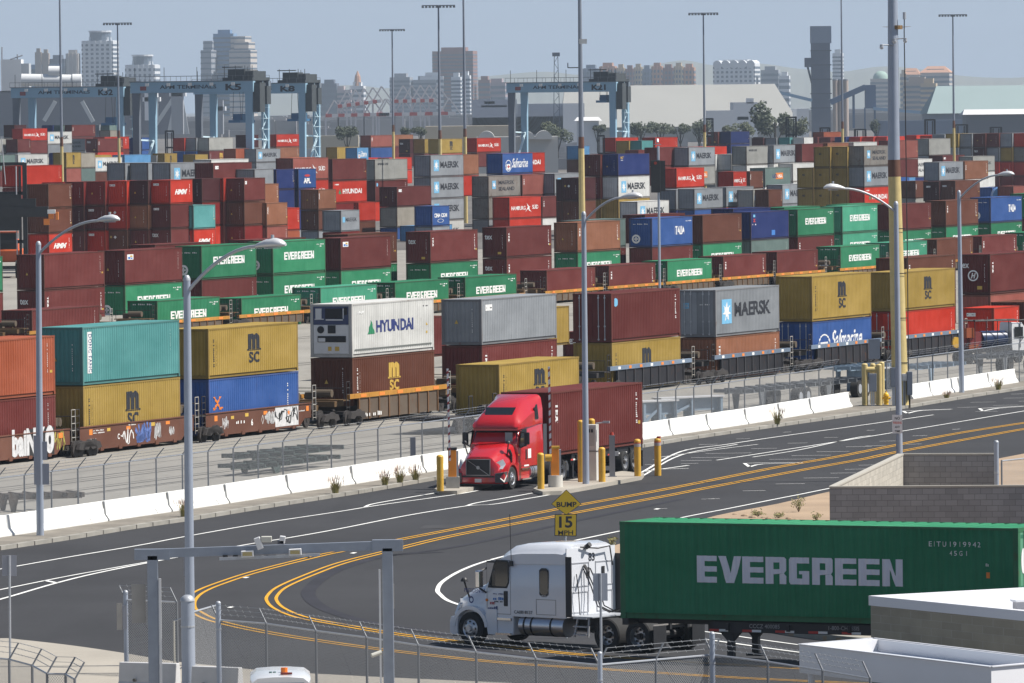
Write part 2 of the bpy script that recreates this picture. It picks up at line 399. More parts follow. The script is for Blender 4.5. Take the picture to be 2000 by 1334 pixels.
# side marks: list of (material, polys, x0, z0, width, height, depth rank, part name); numbers as a share of the side
def TXT(t, b=.03, s=0.0, sp=1.0): return text_polys(t, b, s, sp)
_T = {}
def T_(t, b=.03, s=0.0, sp=1.0):
    k = (t, b, s, sp)
    if k not in _T: _T[k] = TXT(t, b, s, sp)
    return _T[k]
def rot90(p):   # reads downwards
    vs, fs = p; return [(v, 1 - u) for u, v in vs], fs
def side_marks(code):
    if code == 'M': return [(SKYINK, sq(), .10, .22, .145, .57, 0, 'emblem'), (WHITE, star(), .105, .25, .135, .5, 1, 'emblem'), (INK, T_('MAERSK', .03), .29, .37, .57, .33, 0, 'lettering')]
    if code == 'MS': return [(SKYINK, sq(), .12, .36, .11, .42, 0, 'emblem'), (WHITE, star(), .12, .40, .11, .32, 1, 'emblem'), (INK, T_('MAERSK', .02), .31, .58, .5, .2, 0, 'lettering'), (INK, T_('SEALAND', .02), .31, .26, .5, .19, 0, 'lettering')]
    if code == 'm': return [(SKYINK, sq(), .1, .40, .12, .28, 0, 'emblem'), (INK, T_('MAERSK', .02), .25, .44, .6, .2, 0, 'lettering')]
    if code == 'L': return [(INK, T_('MAERSK LINE', .02), .09, .72, .32, .12, 0, 'lettering')]
    if code == 'E': return [(WHITE, block_word('EVERGREEN'), .215, .40, .565, .255, 0, 'lettering'), (WHITE, marks_tiny(9, 3), .84, .84, .13, .045, 0, 'lettering'), (WHITE, marks_tiny(4, 5), .88, .77, .06, .045, 0, 'lettering')]
    if code == 'e': return [(WHITE, block_word('EVERGREEN'), .23, .18, .56, .24, 0, 'lettering'), (WHITE, marks_tiny(9, 3), .84, .84, .13, .045, 0, 'lettering'), (WHITE, marks_tiny(4, 5), .88, .77, .06, .045, 0, 'lettering')]
    if code == 'B': return [(INK, T_('m', .06), .44, .50, .125, .35, 0, 'lettering'), (INK, rects([(0, 0, 1, .3), (.0, .3, .12, .8), (.88, .3, 1, .8)]), .425, .475, .155, .045, 0, 'lettering'), (INK, T_('sc', .012), .445, .20, .115, .245, 0, 'lettering'),
                            (INK, marks_tiny(16, 8, True), .055, .18, .012, .62, 0, 'lettering'), (INK, marks_tiny(16, 9, True), .085, .2, .012, .55, 0, 'lettering')]
    if code == 'b': return [(YINK, T_('m', .06), .44, .50, .125, .35, 0, 'lettering'), (YINK, rects([(0, 0, 1, .3), (.0, .3, .12, .8), (.88, .3, 1, .8)]), .425, .475, .155, .045, 0, 'lettering'), (YINK, T_('sc', .012), .445, .20, .115, .245, 0, 'lettering'),
                            (WHITE, marks_tiny(16, 8, True), .055, .18, .012, .62, 0, 'lettering'), (WHITE, marks_tiny(16, 9, True), .085, .2, .012, .5, 0, 'lettering')]
    if code == 'H': return [(WHITE, T_('HAMBURG', .012), .07, .36, .44, .2, 0, 'lettering'), (WHITE, BIRD, .5, .24, .2, .46, 0, 'emblem'), (WHITE, T_('SÜD', .012), .72, .38, .19, .26, 0, 'lettering')]
    if code == 'Y': return [(GREENINK, ([(0, 0), (1, 0), (.5, 1)], [(0, 1, 2)]), .19, .38, .085, .29, 0, 'emblem'), (NAVYINK, T_('HYUNDAI', .035), .29, .40, .46, .25, 0, 'lettering')]
    if code == 'y': return [(GREENINK, ([(0, 0), (1, 0), (.5, 1)], [(0, 1, 2)]), .17, .38, .08, .26, 0, 'emblem'), (WHITE, T_('HYUNDAI', .035), .29, .38, .56, .25, 0, 'lettering'), (WHITE, T_('HMM', .03), .06, .82, .12, .07, 0, 'lettering')]
    if code == 'X': return [(WHITE, T_('HMM', .05, .4), .2, .36, .56, .24, 0, 'lettering'), (WHITE, marks_tiny(14, 4, True), .86, .35, .02, .5, 0, 'lettering')]
    if code == 'T': return [(WHITE, rot90(T_('TEX', .05)), .045, .48, .028, .36, 0, 'lettering'), (WHITE, marks_tiny(16, 8, True), .93, .32, .012, .55, 0, 'lettering'), (YINK, sq(), .955, .3, .02, .06, 0, 'warning_label')]
    if code == 'S': return [(WHITE, ring(20, .44, .5), .1, .06, .2, .62, 0, 'emblem'), (WHITE, sq(), .14, .16, .12, .3, 0, 'emblem'), (REDINK, rects([(0, .35, 1, .65), (.35, 0, .65, 1)]), .155, .24, .09, .16, 1, 'emblem'), (WHITE, T_('Safmarine', .014, .35), .32, .26, .52, .5, 0, 'lettering')]
    if code == 'C': return [(WHITE, T_('CMA CGM', .04), .12, .4, .74, .22, 0, 'lettering'), (WHITE, ring(16, .42, .5), .3, .12, .36, .2, 0, 'emblem')]
    if code == 'I': return [(WHITE, T_('ITALIA', .012), .56, .36, .24, .32, 0, 'lettering'), (WHITE, marks_tiny(9, 3), .84, .84, .13, .045, 0, 'lettering')]
    if code == 'A': return [(WHITE, T_('APL', .06), .3, .22, .4, .3, 0, 'lettering'), (REDINK, disc(), .36, .58, .3, .14, 0, 'emblem')]
    if code == 'N': return [(ORINK, rects([(.0, .0, .3, .1), (.7, 0, 1, .1)]), .05, .44, .1, .3, 0, 'emblem'), (ORINK, ([(0, .0), (.18, 0), (1, 1), (.82, 1)], [(0, 1, 2, 3)]), .05, .42, .085, .26, 0, 'emblem'), (ORINK, ([(.82, 0), (1, 0), (.18, 1), (0, 1)], [(0, 1, 2, 3)]), .05, .42, .085, .26, 1, 'emblem'), (WHITE, T_('XINES', .02), .035, .22, .12, .13, 0, 'lettering'), (WHITE, marks_tiny(16, 8, True), .87, .15, .012, .68, 0, 'lettering')]
    if code == 'D': return [(WHITE, sq(), .052, .15, .042, .78, 0, 'name_strip'), (NAVYINK, rot90(T_('DONG FANG', .0, 0, 1.1)), .058, .17, .03, .72, 1, 'lettering'), (WHITE, marks_tiny(16, 8, True), .9, .45, .01, .42, 0, 'lettering')]
    if code == 'Q': return [(WHITE, sq(), .055, .74, .09, .15, 0, 'name_plate'), (INK, marks_tiny(4, 2), .062, .79, .075, .04, 1, 'lettering')]
    if code == 'k': return [(SKYINK, disc(14), .04, .72, .05, .2, 0, 'emblem'), (WHITE, marks_tiny(16, 8, True), .93, .35, .012, .55, 0, 'lettering')]
    if code == 'u': return [(WHITE, sq(), .05, .72, .1, .17, 0, 'name_plate'), (BLUEINK, rects([(.05, .1, .5, .6), (.55, .1, .9, .4)]), .055, .73, .09, .14, 1, 'emblem'), (YINK, rects([(.5, .5, .95, .9)]), .055, .73, .09, .14, 1, 'emblem'), (WHITE, marks_tiny(16, 8, True), .92, .35, .012, .55, 0, 'lettering')]
    if code == 'g': return [(ORINK, sq(), .42, .36, .28, .36, 0, 'emblem'), (NAVYINK, T_('LCL', .04), .3, .44, .2, .2, 1, 'lettering'), (WHITE, T_('USA', .03), .5, .44, .18, .18, 1, 'lettering')]
    if code == 'x': return [(REDINK, ([(0, 0), (.3, 0), (1, 1), (.7, 1)], [(0, 1, 2, 3)]), .06, .62, .06, .14, 0, 'emblem'), (REDINK, ([(.7, 0), (1, 0), (.3, 1), (0, 1)], [(0, 1, 2, 3)]), .06, .62, .06, .14, 1, 'emblem'), (SKYINK, sq(), .06, .82, .05, .1, 0, 'emblem'), (WHITE, marks_tiny(4, 2), .04, .5, .1, .07, 0, 'lettering'), (BLUEINK, sq(), .54, .08, .1, .2, 0, 'paint_patch')]
    if code == 'h': return [(WHITE, T_('HMM', .03, .3), .06, .80, .09, .07, 0, 'lettering')] + side_marks('Y') + [(YINK, sq(), .9, .3, .018, .05, 0, 'warning_label'), (YINK, ([(0, 0), (1, 0), (.5, 1)], [(0, 1, 2)]), .9, .47, .022, .06, 0, 'warning_label'), (INK, marks_tiny(6, 2), .87, .86, .06, .035, 0, 'lettering')]
    if code == 'v': return [(WHITE, marks_tiny(16, 8, True), .92, .35, .012, .55, 0, 'lettering'), (YINK, sq(), .95, .34, .02, .05, 0, 'warning_label')]
    if code == 'w': return [(YINK, T_('HLT', .03), .08, .78, .1, .12, 0, 'lettering'), (WHITE, marks_tiny(3, 3), .09, .7, .08, .04, 0, 'lettering')]
    return []
MARK = {'M': 'large lettering and star', 'MS': 'two lettering lines', 'm': 'small dark lettering', 'L': 'one small lettering line', 'E': 'big white slab lettering',
        'e': 'big low white lettering', 'B': 'black stacked letters', 'b': 'yellow stacked letters', 'H': 'white bird emblem', 'Y': 'green triangle', 'y': 'white lettering and triangle',
        'X': 'slanted letters', 'T': 'letters down its edge', 'S': 'white script', 'C': 'white letters in arcs', 'I': 'white country name', 'A': 'white letters under red disc',
        'N': 'orange cross emblem', 'D': 'white name strip', 'Q': 'white name plate', 'k': 'round blue emblem', 'u': 'coloured square plate', 'g': 'orange square logo', 'x': 'red cross mark', 'h': 'green triangle', 'v': 'small edge marks', 'w': 'small yellow logo'}
_LM = {}
def wrap_mesh(polys, x0, z0, w, h, L, rank, flat, name):
    """polygons in the unit square -> pressed on the near side of a container of length L"""
    vs, fs = polys; cf = corr(L)
    bm = bmesh.new(); V = [bm.verts.new((x0 + u * w, 0, z0 + v * h)) for u, v in vs]
    for f in fs:
        try: bm.faces.new([V[i] for i in f])
        except ValueError: pass
    if not flat:
        for x, _ in knots(L):
            if x0 < x < x0 + w:
                bmesh.ops.bisect_plane(bm, geom=bm.verts[:] + bm.edges[:] + bm.faces[:], plane_co=(x, 0, 0), plane_no=(1, 0, 0))
    for v in bm.verts: v.co.y = (0 if flat else cf(v.co.x)) - .012 - .006 * rank
    me = bpy.data.meshes.new(name); bm.to_mesh(me); bm.free(); me.materials.append(None); return me
def letter(o, code, Ln, h, flat=False):
    k = (code, Ln, h, flat)
    if k not in _LM:
        L = LEN[Ln] if Ln in LEN else Ln
        out = []
        sx = 1.0
        for m, polys, x, z, w, hh, rank, nm in side_marks(code):
            out.append((nm, m, wrap_mesh(polys, x * L, .17 + z * (h - .24), w * L, hh * (h - .24), L, rank, flat, nm)))
        _LM[k] = out
    for nm, m, me in _LM[k]: mobj(nm, me, m, o)
def end_marks(o, code, h, end='blind'):
    """things painted on the near end (x = 0 face); y runs to the left as seen, so flip"""
    k = ('end', code, h)
    if k not in _LM:
        items = {'e': [(WHITE, ring(18, .3, .5), .3, .38, .9, .9, 'emblem'), (WHITE, rects([(.42, .25, .58, .75), (.25, .42, .75, .58)]), .3, .38, .9, .9, 'emblem'), (WHITE, marks_tiny(11, 4), .45, 2.25, 1.6, .14, 'lettering')],
                 't': [(WHITE, T_('tex', .02), .25, 1.75, .75, .45, 'lettering'), (YINK, sq(), 1.55, .35, .35, .22, 'warning_label'), (WHITE, marks_tiny(14, 8, True), 2.0, .9, .05, 1.4, 'lettering')],
                 'l': [(WHITE, sq(), .45, 2.0, .65, .24, 'name_plate'), (INK, marks_tiny(5, 2), .5, 2.08, .55, .08, 'lettering'), (WHITE, marks_tiny(12, 8, True), 1.95, .9, .05, 1.2, 'lettering')],
                 'j': [(WHITE, T_('tex', .02), .15, 1.9, .7, .4, 'lettering'), (WHITE, ring(20, .38, .5), .75, .95, .8, .8, 'emblem'), (WHITE, T_('H', .05, .3), .98, 1.15, .38, .4, 'lettering'), (YINK, sq(), 1.45, .35, .38, .25, 'warning_label'), (WHITE, marks_tiny(14, 8, True), 2.0, .9, .05, 1.4, 'lettering')],
                 'f': [(INK, T_('45', .03), .75, 1.75, .4, .3, 'lettering')],
                 'i': [(WHITE, marks_tiny(14, 8, True), 1.85, .7, .05, 1.5, 'lettering'), (YINK, ([(0, 0), (1, 0), (.5, 1)], [(0, 1, 2)]), .8, 1.2, .22, .22, 'warning_label')],
                 'd': [(SKYINK, sq(), .35, 1.75, .35, .35, 'emblem'), (WHITE, star(), .35, 1.75, .35, .35, 'emblem'), (WHITE, marks_tiny(6, 4), 1.4, 1.95, .7, .1, 'lettering')],
                 'r': [(YINK, ([(.5, 0), (1, .5), (.5, 1), (0, .5)], [(0, 1, 2, 3)]), .4, 1.7, .3, .3, 'warning_label'), (WHITE, ([(.5, 0), (1, .5), (.5, 1), (0, .5)], [(0, 1, 2, 3)]), .85, 1.65, .36, .36, 'warning_label'), (WHITE, marks_tiny(12, 8, True), 1.95, .9, .05, 1.2, 'lettering')]}[code]
        out = []
        for m, (vs, fs), y, z, w, hh, nm in items:
            mb = MB(); mb.add([(-.006 - (.004 if m is INK or m is WHITE and code == 'd' and False else 0), WID - (y + u * w), z + v * hh) for u, v in vs], fs)
            out.append((nm, m, mb.mesh(nm, recalc=False)))
            out[-1][2].materials.append(None)
        _LM[k] = out
    for nm, m, me in _LM[k]: mobj(nm, me, m, o)
def door_parts(o, h, m):
    k = ('doors', h)
    if k not in _LM:
        out = []
        for y0 in (.16, WID / 2 + .01):
            d = MB(); y1 = y0 + WID / 2 - .18; d.box(.004, y0, .17, .028, y1, h - .14)
            for z in (.17, h * .5, h - .3): d.box(-.008, y0 + .02, z + .02, .003, y1 - .02, z + .14)
            out.append(('door', d.mesh('door', recalc=False), 0))
        for y in (.42, .82, WID - .82, WID - .42):
            r_ = MB(); r_.cyl((-.03, y, .1), (-.03, y, h - .08), .024, n=8)
            for z in (.12, .9, h - .3): r_.box(-.05, y - .05, z, -.01, y + .05, z + .09)
            out.append(('lock_rod', r_.mesh('lock_rod', recalc=False), 1))
        for _, me, _k in out: me.materials.append(None)
        _LM[k] = out
    for nm, me, kk in _LM[k]: mobj(nm, me, m if kk == 0 else STEEL, o)

REG = []      # every container: (object, colour, mark, area, px) for labelling
NIDX = [0]; MASSES = []
def container(c, mark, Ln, h, org, area, px, end='blind', emark=None, near=False, rotz=None, flat=False):
    i = NIDX[0]; NIDX[0] += 1
    if i in SKIP: REG.append(None); return None
    if i in MASS: MASSES.append((c, Ln, h, end, org)); REG.append(None); return None
    ms = cont_meshes(Ln, h, end, not near, flat)
    o = mobj('shipping_container', ms[0], pm(c)); o.location = org; o.rotation_euler = (0, 0, math.pi / 2 - TH if rotz is None else rotz)
    o['category'] = 'container'
    if not near: o.material_slots[1].link = 'OBJECT'; o.material_slots[1].material = fm(c)
    if near:
        mobj('frame', ms[1], paint('worn_' + c + '_frame', tuple(x * .7 + y * .2 for x, y in zip(PAL[c], (.12, .07, .045))), rust=.6), o)
    if mark: letter(o, mark, Ln, h, flat)
    if emark: end_marks(o, emark, h)
    if end == 'door' and near: door_parts(o, h, pm(c))
    REG.append([o, c, mark, area, px]); return o
def line_hit(px, py, q):
    v = ray(px, py); k = q / (NN.x * v.x + NN.y * v.y)
    return Vector((v.x * k, v.y * k, CAMZ + v.z * k))
ENDCODES = set('etljfidr')
def parse(tok):
    """colour[:sidemark][/endmark][!][^]   ! = door end, ^ = tall box"""
    hi = HC if '^' in tok else ST; tok = tok.replace('^', '')
    end = 'door' if '!' in tok else 'blind'; tok = tok.replace('!', '')
    em = None
    if '/' in tok: tok, em = tok.split('/')
    mk = None
    if ':' in tok: tok, mk = tok.split(':')
    return tok, mk, em, end, hi
def stack(P, Ln, toks, area, near=False, far=False):
    """P: top corner nearest the camera (or the far top corner of the same side)"""
    L = LEN[Ln] if Ln in LEN else Ln
    top = P.z; org = Vector((P.x, P.y, 0)) - (D * L if far else Vector((0, 0, 0)))
    pxv = P.x / P.y * F + 1000; out = []
    for t in toks.split():
        c, mk, em, end, hh = parse(t); top -= hh
        out.append(container(c, mk, Ln, hh, Vector((org.x, org.y, top)), area, pxv, end, em, near)); top -= .045
    return out
# ------------------------------------------------------------------ ground, road, pavements, markings
def ground_mat(name, base, sc, var, stain=0.0, fine=90, rough=.92):
    m, t, b = _new(name); tc = N(t, 'ShaderNodeTexCoord'); v = tc.outputs['Object']
    n1 = noise(t, v, sc, 6, .6); n2 = noise(t, v, fine * .1, 3); n3 = noise(t, mapv(t, v, (.5, .06, 1)), 1.0, 5, .6)
    lo = tuple(c * (1 - var) for c in base); hi = tuple(c * (1 + var) for c in base)
    c = mix(t, ramp(t, n1, [(.3, 0), (.7, 1)]), lo, hi)
    c = mix(t, ramp(t, n2, [(.35, 0.0), (.65, .22)]), c, tuple(x * .72 for x in base))
    if stain: c = mix(t, ramp(t, n3, [(.5, 0.0), (.75, stain)]), c, tuple(x * .55 for x in base))
    t.links.new(c, b.inputs['Base Color']); b.inputs['Roughness'].default_value = rough; b.inputs['Specular IOR Level'].default_value = .25
    return m
M_TERRAIN = ground_mat('yard_ground', (.13, .12, .11), .02, .25, .3)
M_RAILCONC = ground_mat('rail_yard_concrete', (.265, .25, .22), .06, .14, .45)
M_ASPHALT = ground_mat('asphalt', (.040, .040, .0425), .08, .16, .35, 120)
M_WALK = ground_mat('pavement_concrete', (.36, .33, .28), .3, .1, .2)
M_VERGE = ground_mat('dusty_verge', (.21, .19, .16), .5, .25, .3)
M_DIRT = ground_mat('sandy_dirt', (.36, .265, .18), .25, .16, .2)
M_GRAVEL = ground_mat('pale_gravel', (.34, .31, .255), 2.0, .3, .2, 400)
M_WLINE = ground_mat('white_road_paint', (.74, .74, .71), .8, .12, .25)
M_YLINE = ground_mat('yellow_road_paint', (.60, .31, .025), .8, .12, .15)
M_SKID = ground_mat('tyre_mark', (.030, .030, .037), .3, .2, .2)
M_PATCH = ground_mat('worn_asphalt', (.055, .054, .056), .15, .2, .3)
M_KERB = ground_mat('kerb_concrete', (.31, .295, .26), .8, .15, .4)
M_RAIL = mat('rail_groove', (.05, .042, .036), .8, .2, .3)

def sheet(name, pts, m, z, kind='structure', cuts=True):
    """flat sheet of ground following the gentle rise towards the camera; pts are world x, y"""
    bm = bmesh.new(); V = [bm.verts.new((p[0], p[1], 0)) for p in pts]; bm.faces.new(V)
    for yy in (330.0,):
        bmesh.ops.bisect_plane(bm, geom=bm.verts[:] + bm.edges[:] + bm.faces[:], plane_co=(0, yy, 0), plane_no=(0, 1, 0))
    bmesh.ops.triangulate(bm, faces=bm.faces)
    for v in bm.verts: v.co.z = gz(v.co.y) + z
    bmesh.ops.recalc_face_normals(bm, faces=bm.faces)
    me = bpy.data.meshes.new(name); bm.to_mesh(me); bm.free(); me.materials.append(m)
    o = bpy.data.objects.new(name, me); COL.objects.link(o)
    if kind: o['kind'] = kind
    return o
def G(pts): return [gnd(*p)[:2] for p in pts]
def SM(pts, n=6): return [tuple(p) for p in smooth_line(G(pts), n)]
class Strips:
    def __init__(s): s.mb = MB()
    def line(s, pts, w, z=.008, off=0.0, n=6, world=False):
        P = smooth_line(pts if world else G(pts), n); L, Rr = [], []
        for i, p in enumerate(P):
            d = P[min(i + 1, len(P) - 1)] - P[max(i - 1, 0)]; d = d / np.linalg.norm(d); q = np.array([-d[1], d[0]])
            a = p + q * (off + w / 2); b = p + q * (off - w / 2)
            L.append((a[0], a[1], gz(a[1]) + z)); Rr.append((b[0], b[1], gz(b[1]) + z))
        k = len(P); s.mb.add(L + Rr, [(i, i + 1, k + i + 1, k + i) for i in range(k - 1)])
    def poly(s, pts, z=.008):
        s.mb.ngon([(x, y, gz(y) + z) for x, y in G(pts)])
    def build(s, name, m, kind='structure'):
        o = s.mb.build(name, m, recalc=False); o['kind'] = kind; return o

sheet('ground', [(-9000, 120), (9000, 120), (9000, 26000), (-9000, 26000)], M_TERRAIN, -.03)
KERB = [(-250, 1110), (-120, 1092), (0, 1074.6), (135, 1054.4), (266, 1032.4), (391, 1014), (506, 995), (621, 977), (727, 960), (849, 938), (1000, 914), (1180, 887), (1330, 861.7), (1455, 843), (1559, 828), (1654, 814.5), (1769, 797.6), (1900, 775.7), (2000, 760.5), (2120, 742), (2300, 716)]
BASE = [(-250, 1092), (-120, 1075), (0, 1056), (101, 1041), (189, 1027.5), (304, 1010.5), (432, 992), (553, 972.5), (694, 951.5), (829, 929.5), (1000, 903), (1180, 876), (1330, 853), (1465, 833), (1600, 810.5), (1667, 799), (1789, 783), (1904, 765), (2000, 749.7), (2120, 731), (2300, 705)]
kerbW = SM(KERB, 4); baseW = SM(BASE, 4)
# rail yard concrete behind the barriers
sheet('rail_yard_pavement', baseW + [(75, 600), (95, 900), (-90, 900), (-70, 300)], M_RAILCONC, 0.0)
# asphalt: from the kerb towards the camera
sheet('road', kerbW + [(64, 420), (40, 300), (22, 205), (-30, 178), (-34, 240)], M_ASPHALT, -.006)
# verge between kerb and barrier (raised) with a real kerb
def raised(name, ring, m, h, z0=-.02):
    mb = MB(); n = len(ring)
    top = [(x, y, gz(y) + h) for x, y in ring]; bot = [(x, y, gz(y) + z0) for x, y in ring]
    mb.add(top + bot, [tuple(range(n))] + [(i, (i + 1) % n, n + (i + 1) % n, n + i) for i in range(n)])
    o = mb.build(name, m); o['kind'] = 'structure'; return o
def offs(line, d):
    P = [np.array(p) for p in line]; out = []
    for i, p in enumerate(P):
        t = P[min(i + 1, len(P) - 1)] - P[max(i - 1, 0)]; t = t / np.linalg.norm(t); out.append((p[0] - t[1] * d, p[1] + t[0] * d))
    return out
def band(name, l0, l1, m, h, z0=-.02):
    """raised strip between two lines of equal length"""
    mb = MB(); n = len(l0)
    A = [(x, y, gz(y) + h) for x, y in l0]; B = [(x, y, gz(y) + h) for x, y in l1]; C = [(x, y, gz(y) + z0) for x, y in l0]; E_ = [(x, y, gz(y) + z0) for x, y in l1]
    mb.add(A + B + C + E_, [(i, i + 1, n + i + 1, n + i) for i in range(n - 1)] + [(2 * n + i, 2 * n + i + 1, i + 1, i) for i in range(n - 1)] + [(n + i, n + i + 1, 3 * n + i + 1, 3 * n + i) for i in range(n - 1)])
    o = mb.build(name, m, recalc=False); o['kind'] = 'structure'; return o
band('kerb', kerbW, offs(kerbW, .32), M_KERB, .15)
band('verge', offs(kerbW, .33), offs(baseW, .35), M_VERGE, .13)
kj = MB()
for i in range(2, len(kerbW) - 2):
    p = np.array(kerbW[i]); t = np.array(kerbW[i + 1]) - p; t /= np.linalg.norm(t); q = np.array([-t[1], t[0]])
    a = p - q * .006; b = p + q * .33
    kj.add([(a[0], a[1], gz(a[1]) - .01), (a[0] + t[0] * .09, a[1] + t[1] * .09, gz(a[1]) - .01), (b[0] + t[0] * .09, b[1] + t[1] * .09, gz(b[1]) + .154), (b[0], b[1], gz(b[1]) + .154), (a[0], a[1], gz(a[1]) + .155), (a[0] + t[0] * .09, a[1] + t[1] * .09, gz(a[1]) + .155)], [(0, 1, 5, 4), (4, 5, 2, 3)])
kj.build('kerb_joint', M_RAIL, recalc=False)['kind'] = 'structure'

# island with dirt and gravel right of the loop, kerbed
ISL = [(1180, 1078), (1290, 1046), (1397, 1014), (1520, 990), (1622, 966), (1760, 938), (2060, 880)]
ISF = [(1160, 1120), (1166, 1165), (1210, 1186), (1330, 1207), (1455, 1226), (1580, 1247), (1720, 1262), (2060, 1290)]
isl = SM(ISL, 4) + SM(ISF[::-1], 4)
raised('dirt_bank', isl, M_DIRT, .14)
fr = SM(ISF, 5)
band('gravel_strip', offs(fr, .05), offs(fr, 4.2), M_GRAVEL, .155)
band('kerb', fr, offs(fr, .3), M_KERB, .20)
# near pavement in front of the fence
NEARW = [(-80, 1262), (0, 1254), (44, 1257), (140, 1268), (236, 1282), (337, 1299), (432, 1309), (523, 1318), (660, 1326), (820, 1334), (1000, 1342)]
nw = SM(NEARW, 4)
raised('near_pavement', nw + [(nw[-1][0], 205), (4, 176), (-34, 176), (-34, 235)], M_WALK, .12)

WL = Strips()
def dbl(S_, pts, w, gap, n=6):
    S_.line(pts, w, off=gap / 2, n=n); S_.line(pts, w, off=-gap / 2, n=n)
WL.line([(-60, 1121), (0, 1111.7), (135, 1088), (270, 1065.5), (357, 1049), (506, 1023), (660, 999.7), (728, 988.6), (812, 976.8), (896, 965), (940, 957)], .14)
WL.line([(711, 991.5), (728, 984.5), (795, 972.4), (844, 964), (875, 958)], .14)
WL.line([(-60, 1163), (0, 1152), (135, 1125), (287, 1098), (344, 1089)], .13)
WL.line([(-60, 1184), (0, 1170.8), (111, 1138.7), (202, 1116.8), (344, 1089), (486, 1063), (567, 1050), (660, 1033.5), (795, 1007), (910, 988.6), (964, 985), (1030, 974), (1095, 963)], .15)
WL.line([(910, 988.6), (930, 982.5), (980, 974), (1041, 963)], .14)
WL.line([(88, 1134), (111, 1138.7)], .2, n=2)
WL.line([(1253, 923), (1330, 882), (1420, 868), (1520, 853), (1680, 831), (1823, 810.4)], .14)
WL.line([(1253, 931), (1330, 889), (1440, 868)], .12)
WL.line([(1400, 899), (1478, 887), (1640, 862), (1800, 836), (1971, 807.7), (2060, 793)], .14)
WL.line([(1470, 893), (1560, 879), (1667, 856), (1700, 851)], .12)
WL.line([(1290, 893), (1400, 878), (1480, 868)], .1)
WL.line([(1210, 1037.5), (1250, 1031), (1330, 1011.5), (1430, 992), (1530, 972), (1620, 954), (1760, 926)], .14)
WL.line([(1210, 1037.5), (1146, 1051), (1050, 1071), (957, 1094), (903, 1113.4), (866, 1135), (855, 1150.5), (859, 1160.6), (884, 1177), (960, 1196), (1080, 1212), (1300, 1238), (1400, 1252), (1559, 1274), (1700, 1290)], .16, n=8)
WL.line([(1240, 1216), (1400, 1237), (1475, 1248), (1563, 1260), (1700, 1278)], .13)
# short cross dashes painted across the lanes
DASH = [(1530, 844.5, 15), (1693, 841, 15), (1860, 839, 15), (1438, 857.5, 27), (1610, 855, 27), (1782, 851.5, 29), (1365, 868.5, 37), (1538, 866, 39), (1718, 862, 34), (1467, 876.5, 50), (1652, 873, 51), (1337, 878.5, 14), (1378, 886, 61), (1595, 882.5, 64),
        (1370, 975, 36), (1375, 1008 - 33, 20), (1450, 959, 45), (1515, 945.5, 57), (1570, 934, 69), (1622, 924.5, 50), (1650, 917, 40), (1677, 909, 30), (1411, 885.5, 57), (1546, 890, 77), (1350, 894, 74), (1502, 897.5, 91), (1330, 900, 60), (1330, 906, 34), (1283, 994, 20), (1350, 855, 10),
        (1870, 796, 40), (1940, 792, 50), (1990, 784, 30), (1895, 786, 50), (1975, 770, 24), (1905, 804, 44), (1960, 778, 46), (1260, 908, 30), (1275, 898, 26), (1690, 871, 40), (1770, 868, 30)]
for x, y, w in DASH: WL.line([(x, y), (x + w, y - .8)], .10, n=2)
# chevron heads of the lane splits
for q in ([(1452, 904), (1568, 904.5), (1470, 902.5), (1484, 908), (1462, 912)], [(1763, 804), (1860, 799), (1782, 801), (1772, 808)], [(1912, 798), (2000, 793), (1928, 794.5), (1920, 803)], [(1256, 921), (1345, 909), (1290, 911)]):
    pass
for q in ([(1568, 903.5), (1500, 904), (1454, 905)], [(1454, 905), (1464, 912)], [(1464, 912), (1490, 906.5), (1568, 904.5)], [(1860, 799), (1764, 803)], [(1764, 803), (1772, 807.5)], [(1772, 807.5), (1800, 802), (1858, 800)], [(2000, 793), (1913, 798)], [(1913, 798), (1920, 803)], [(1920, 803), (1950, 797.5), (2000, 794)], [(1258, 921), (1345, 909)], [(1272, 917), (1345, 915)]): WL.line(q, .17, n=3)
for x, y in ((480, 1128), (450, 1186), (690, 1080), (1283, 994)): WL.poly([(x - 7, y + 1), (x, y - 1), (x + 8, y - .5), (x + 1, y + 1.5)])
WL.build('white_road_marking', M_WLINE)
YL = Strips()
YO = [(2120, 808), (2000, 826), (1850, 850), (1647, 890), (1555, 906), (1480, 920), (1330, 949.8), (1139, 985), (964, 1019), (786, 1053), (670, 1076), (624, 1085.4), (506, 1115), (432, 1138.7), (391, 1155.6), (373, 1171), (371, 1186), (381, 1194.4), (422, 1213), (520, 1235), (670, 1258.5), (829, 1278.7), (997, 1295.6), (1180, 1307.4), (1391, 1321), (1502, 1327), (1660, 1334), (1900, 1344)]
YI = [(2120, 819), (2000, 838), (1762, 881), (1690, 896), (1600, 912), (1460, 938), (1330, 963), (1126, 1001), (896, 1044), (766, 1074.6), (670, 1099), (607, 1121.9), (553, 1145.5), (533, 1162), (531, 1174), (547, 1189), (590, 1206), (670, 1221), (761, 1236.6), (883, 1252), (1000, 1264), (1103, 1276), (1250, 1287), (1391, 1296), (1559, 1305.7), (1720, 1315), (1900, 1324)]
dbl(YL, YO, .12, .34, 10); dbl(YL, YI, .12, .34, 10)
YL.build('yellow_road_marking', M_YLINE)
SK = Strips()
SK.line([(860, 1090 - 12), (760, 1085), (690, 1102), (640, 1122), (608, 1147), (604, 1165), (630, 1187), (690, 1208), (760, 1222), (880, 1240)], .5, z=.004, n=8)
SK.line([(1330, 975), (1150, 1012), (900, 1066), (760, 1085)], .35, z=.004)
SK.line([(900, 1262), (1000, 1280), (1250, 1300)], .5, z=.004)
SK.build('tyre_mark', M_SKID)
PT = Strips()
PT.poly([(818, 1033), (830, 1026), (925, 1023), (940, 1027), (900, 1031)], .003)
PT.build('asphalt_patch', M_PATCH)
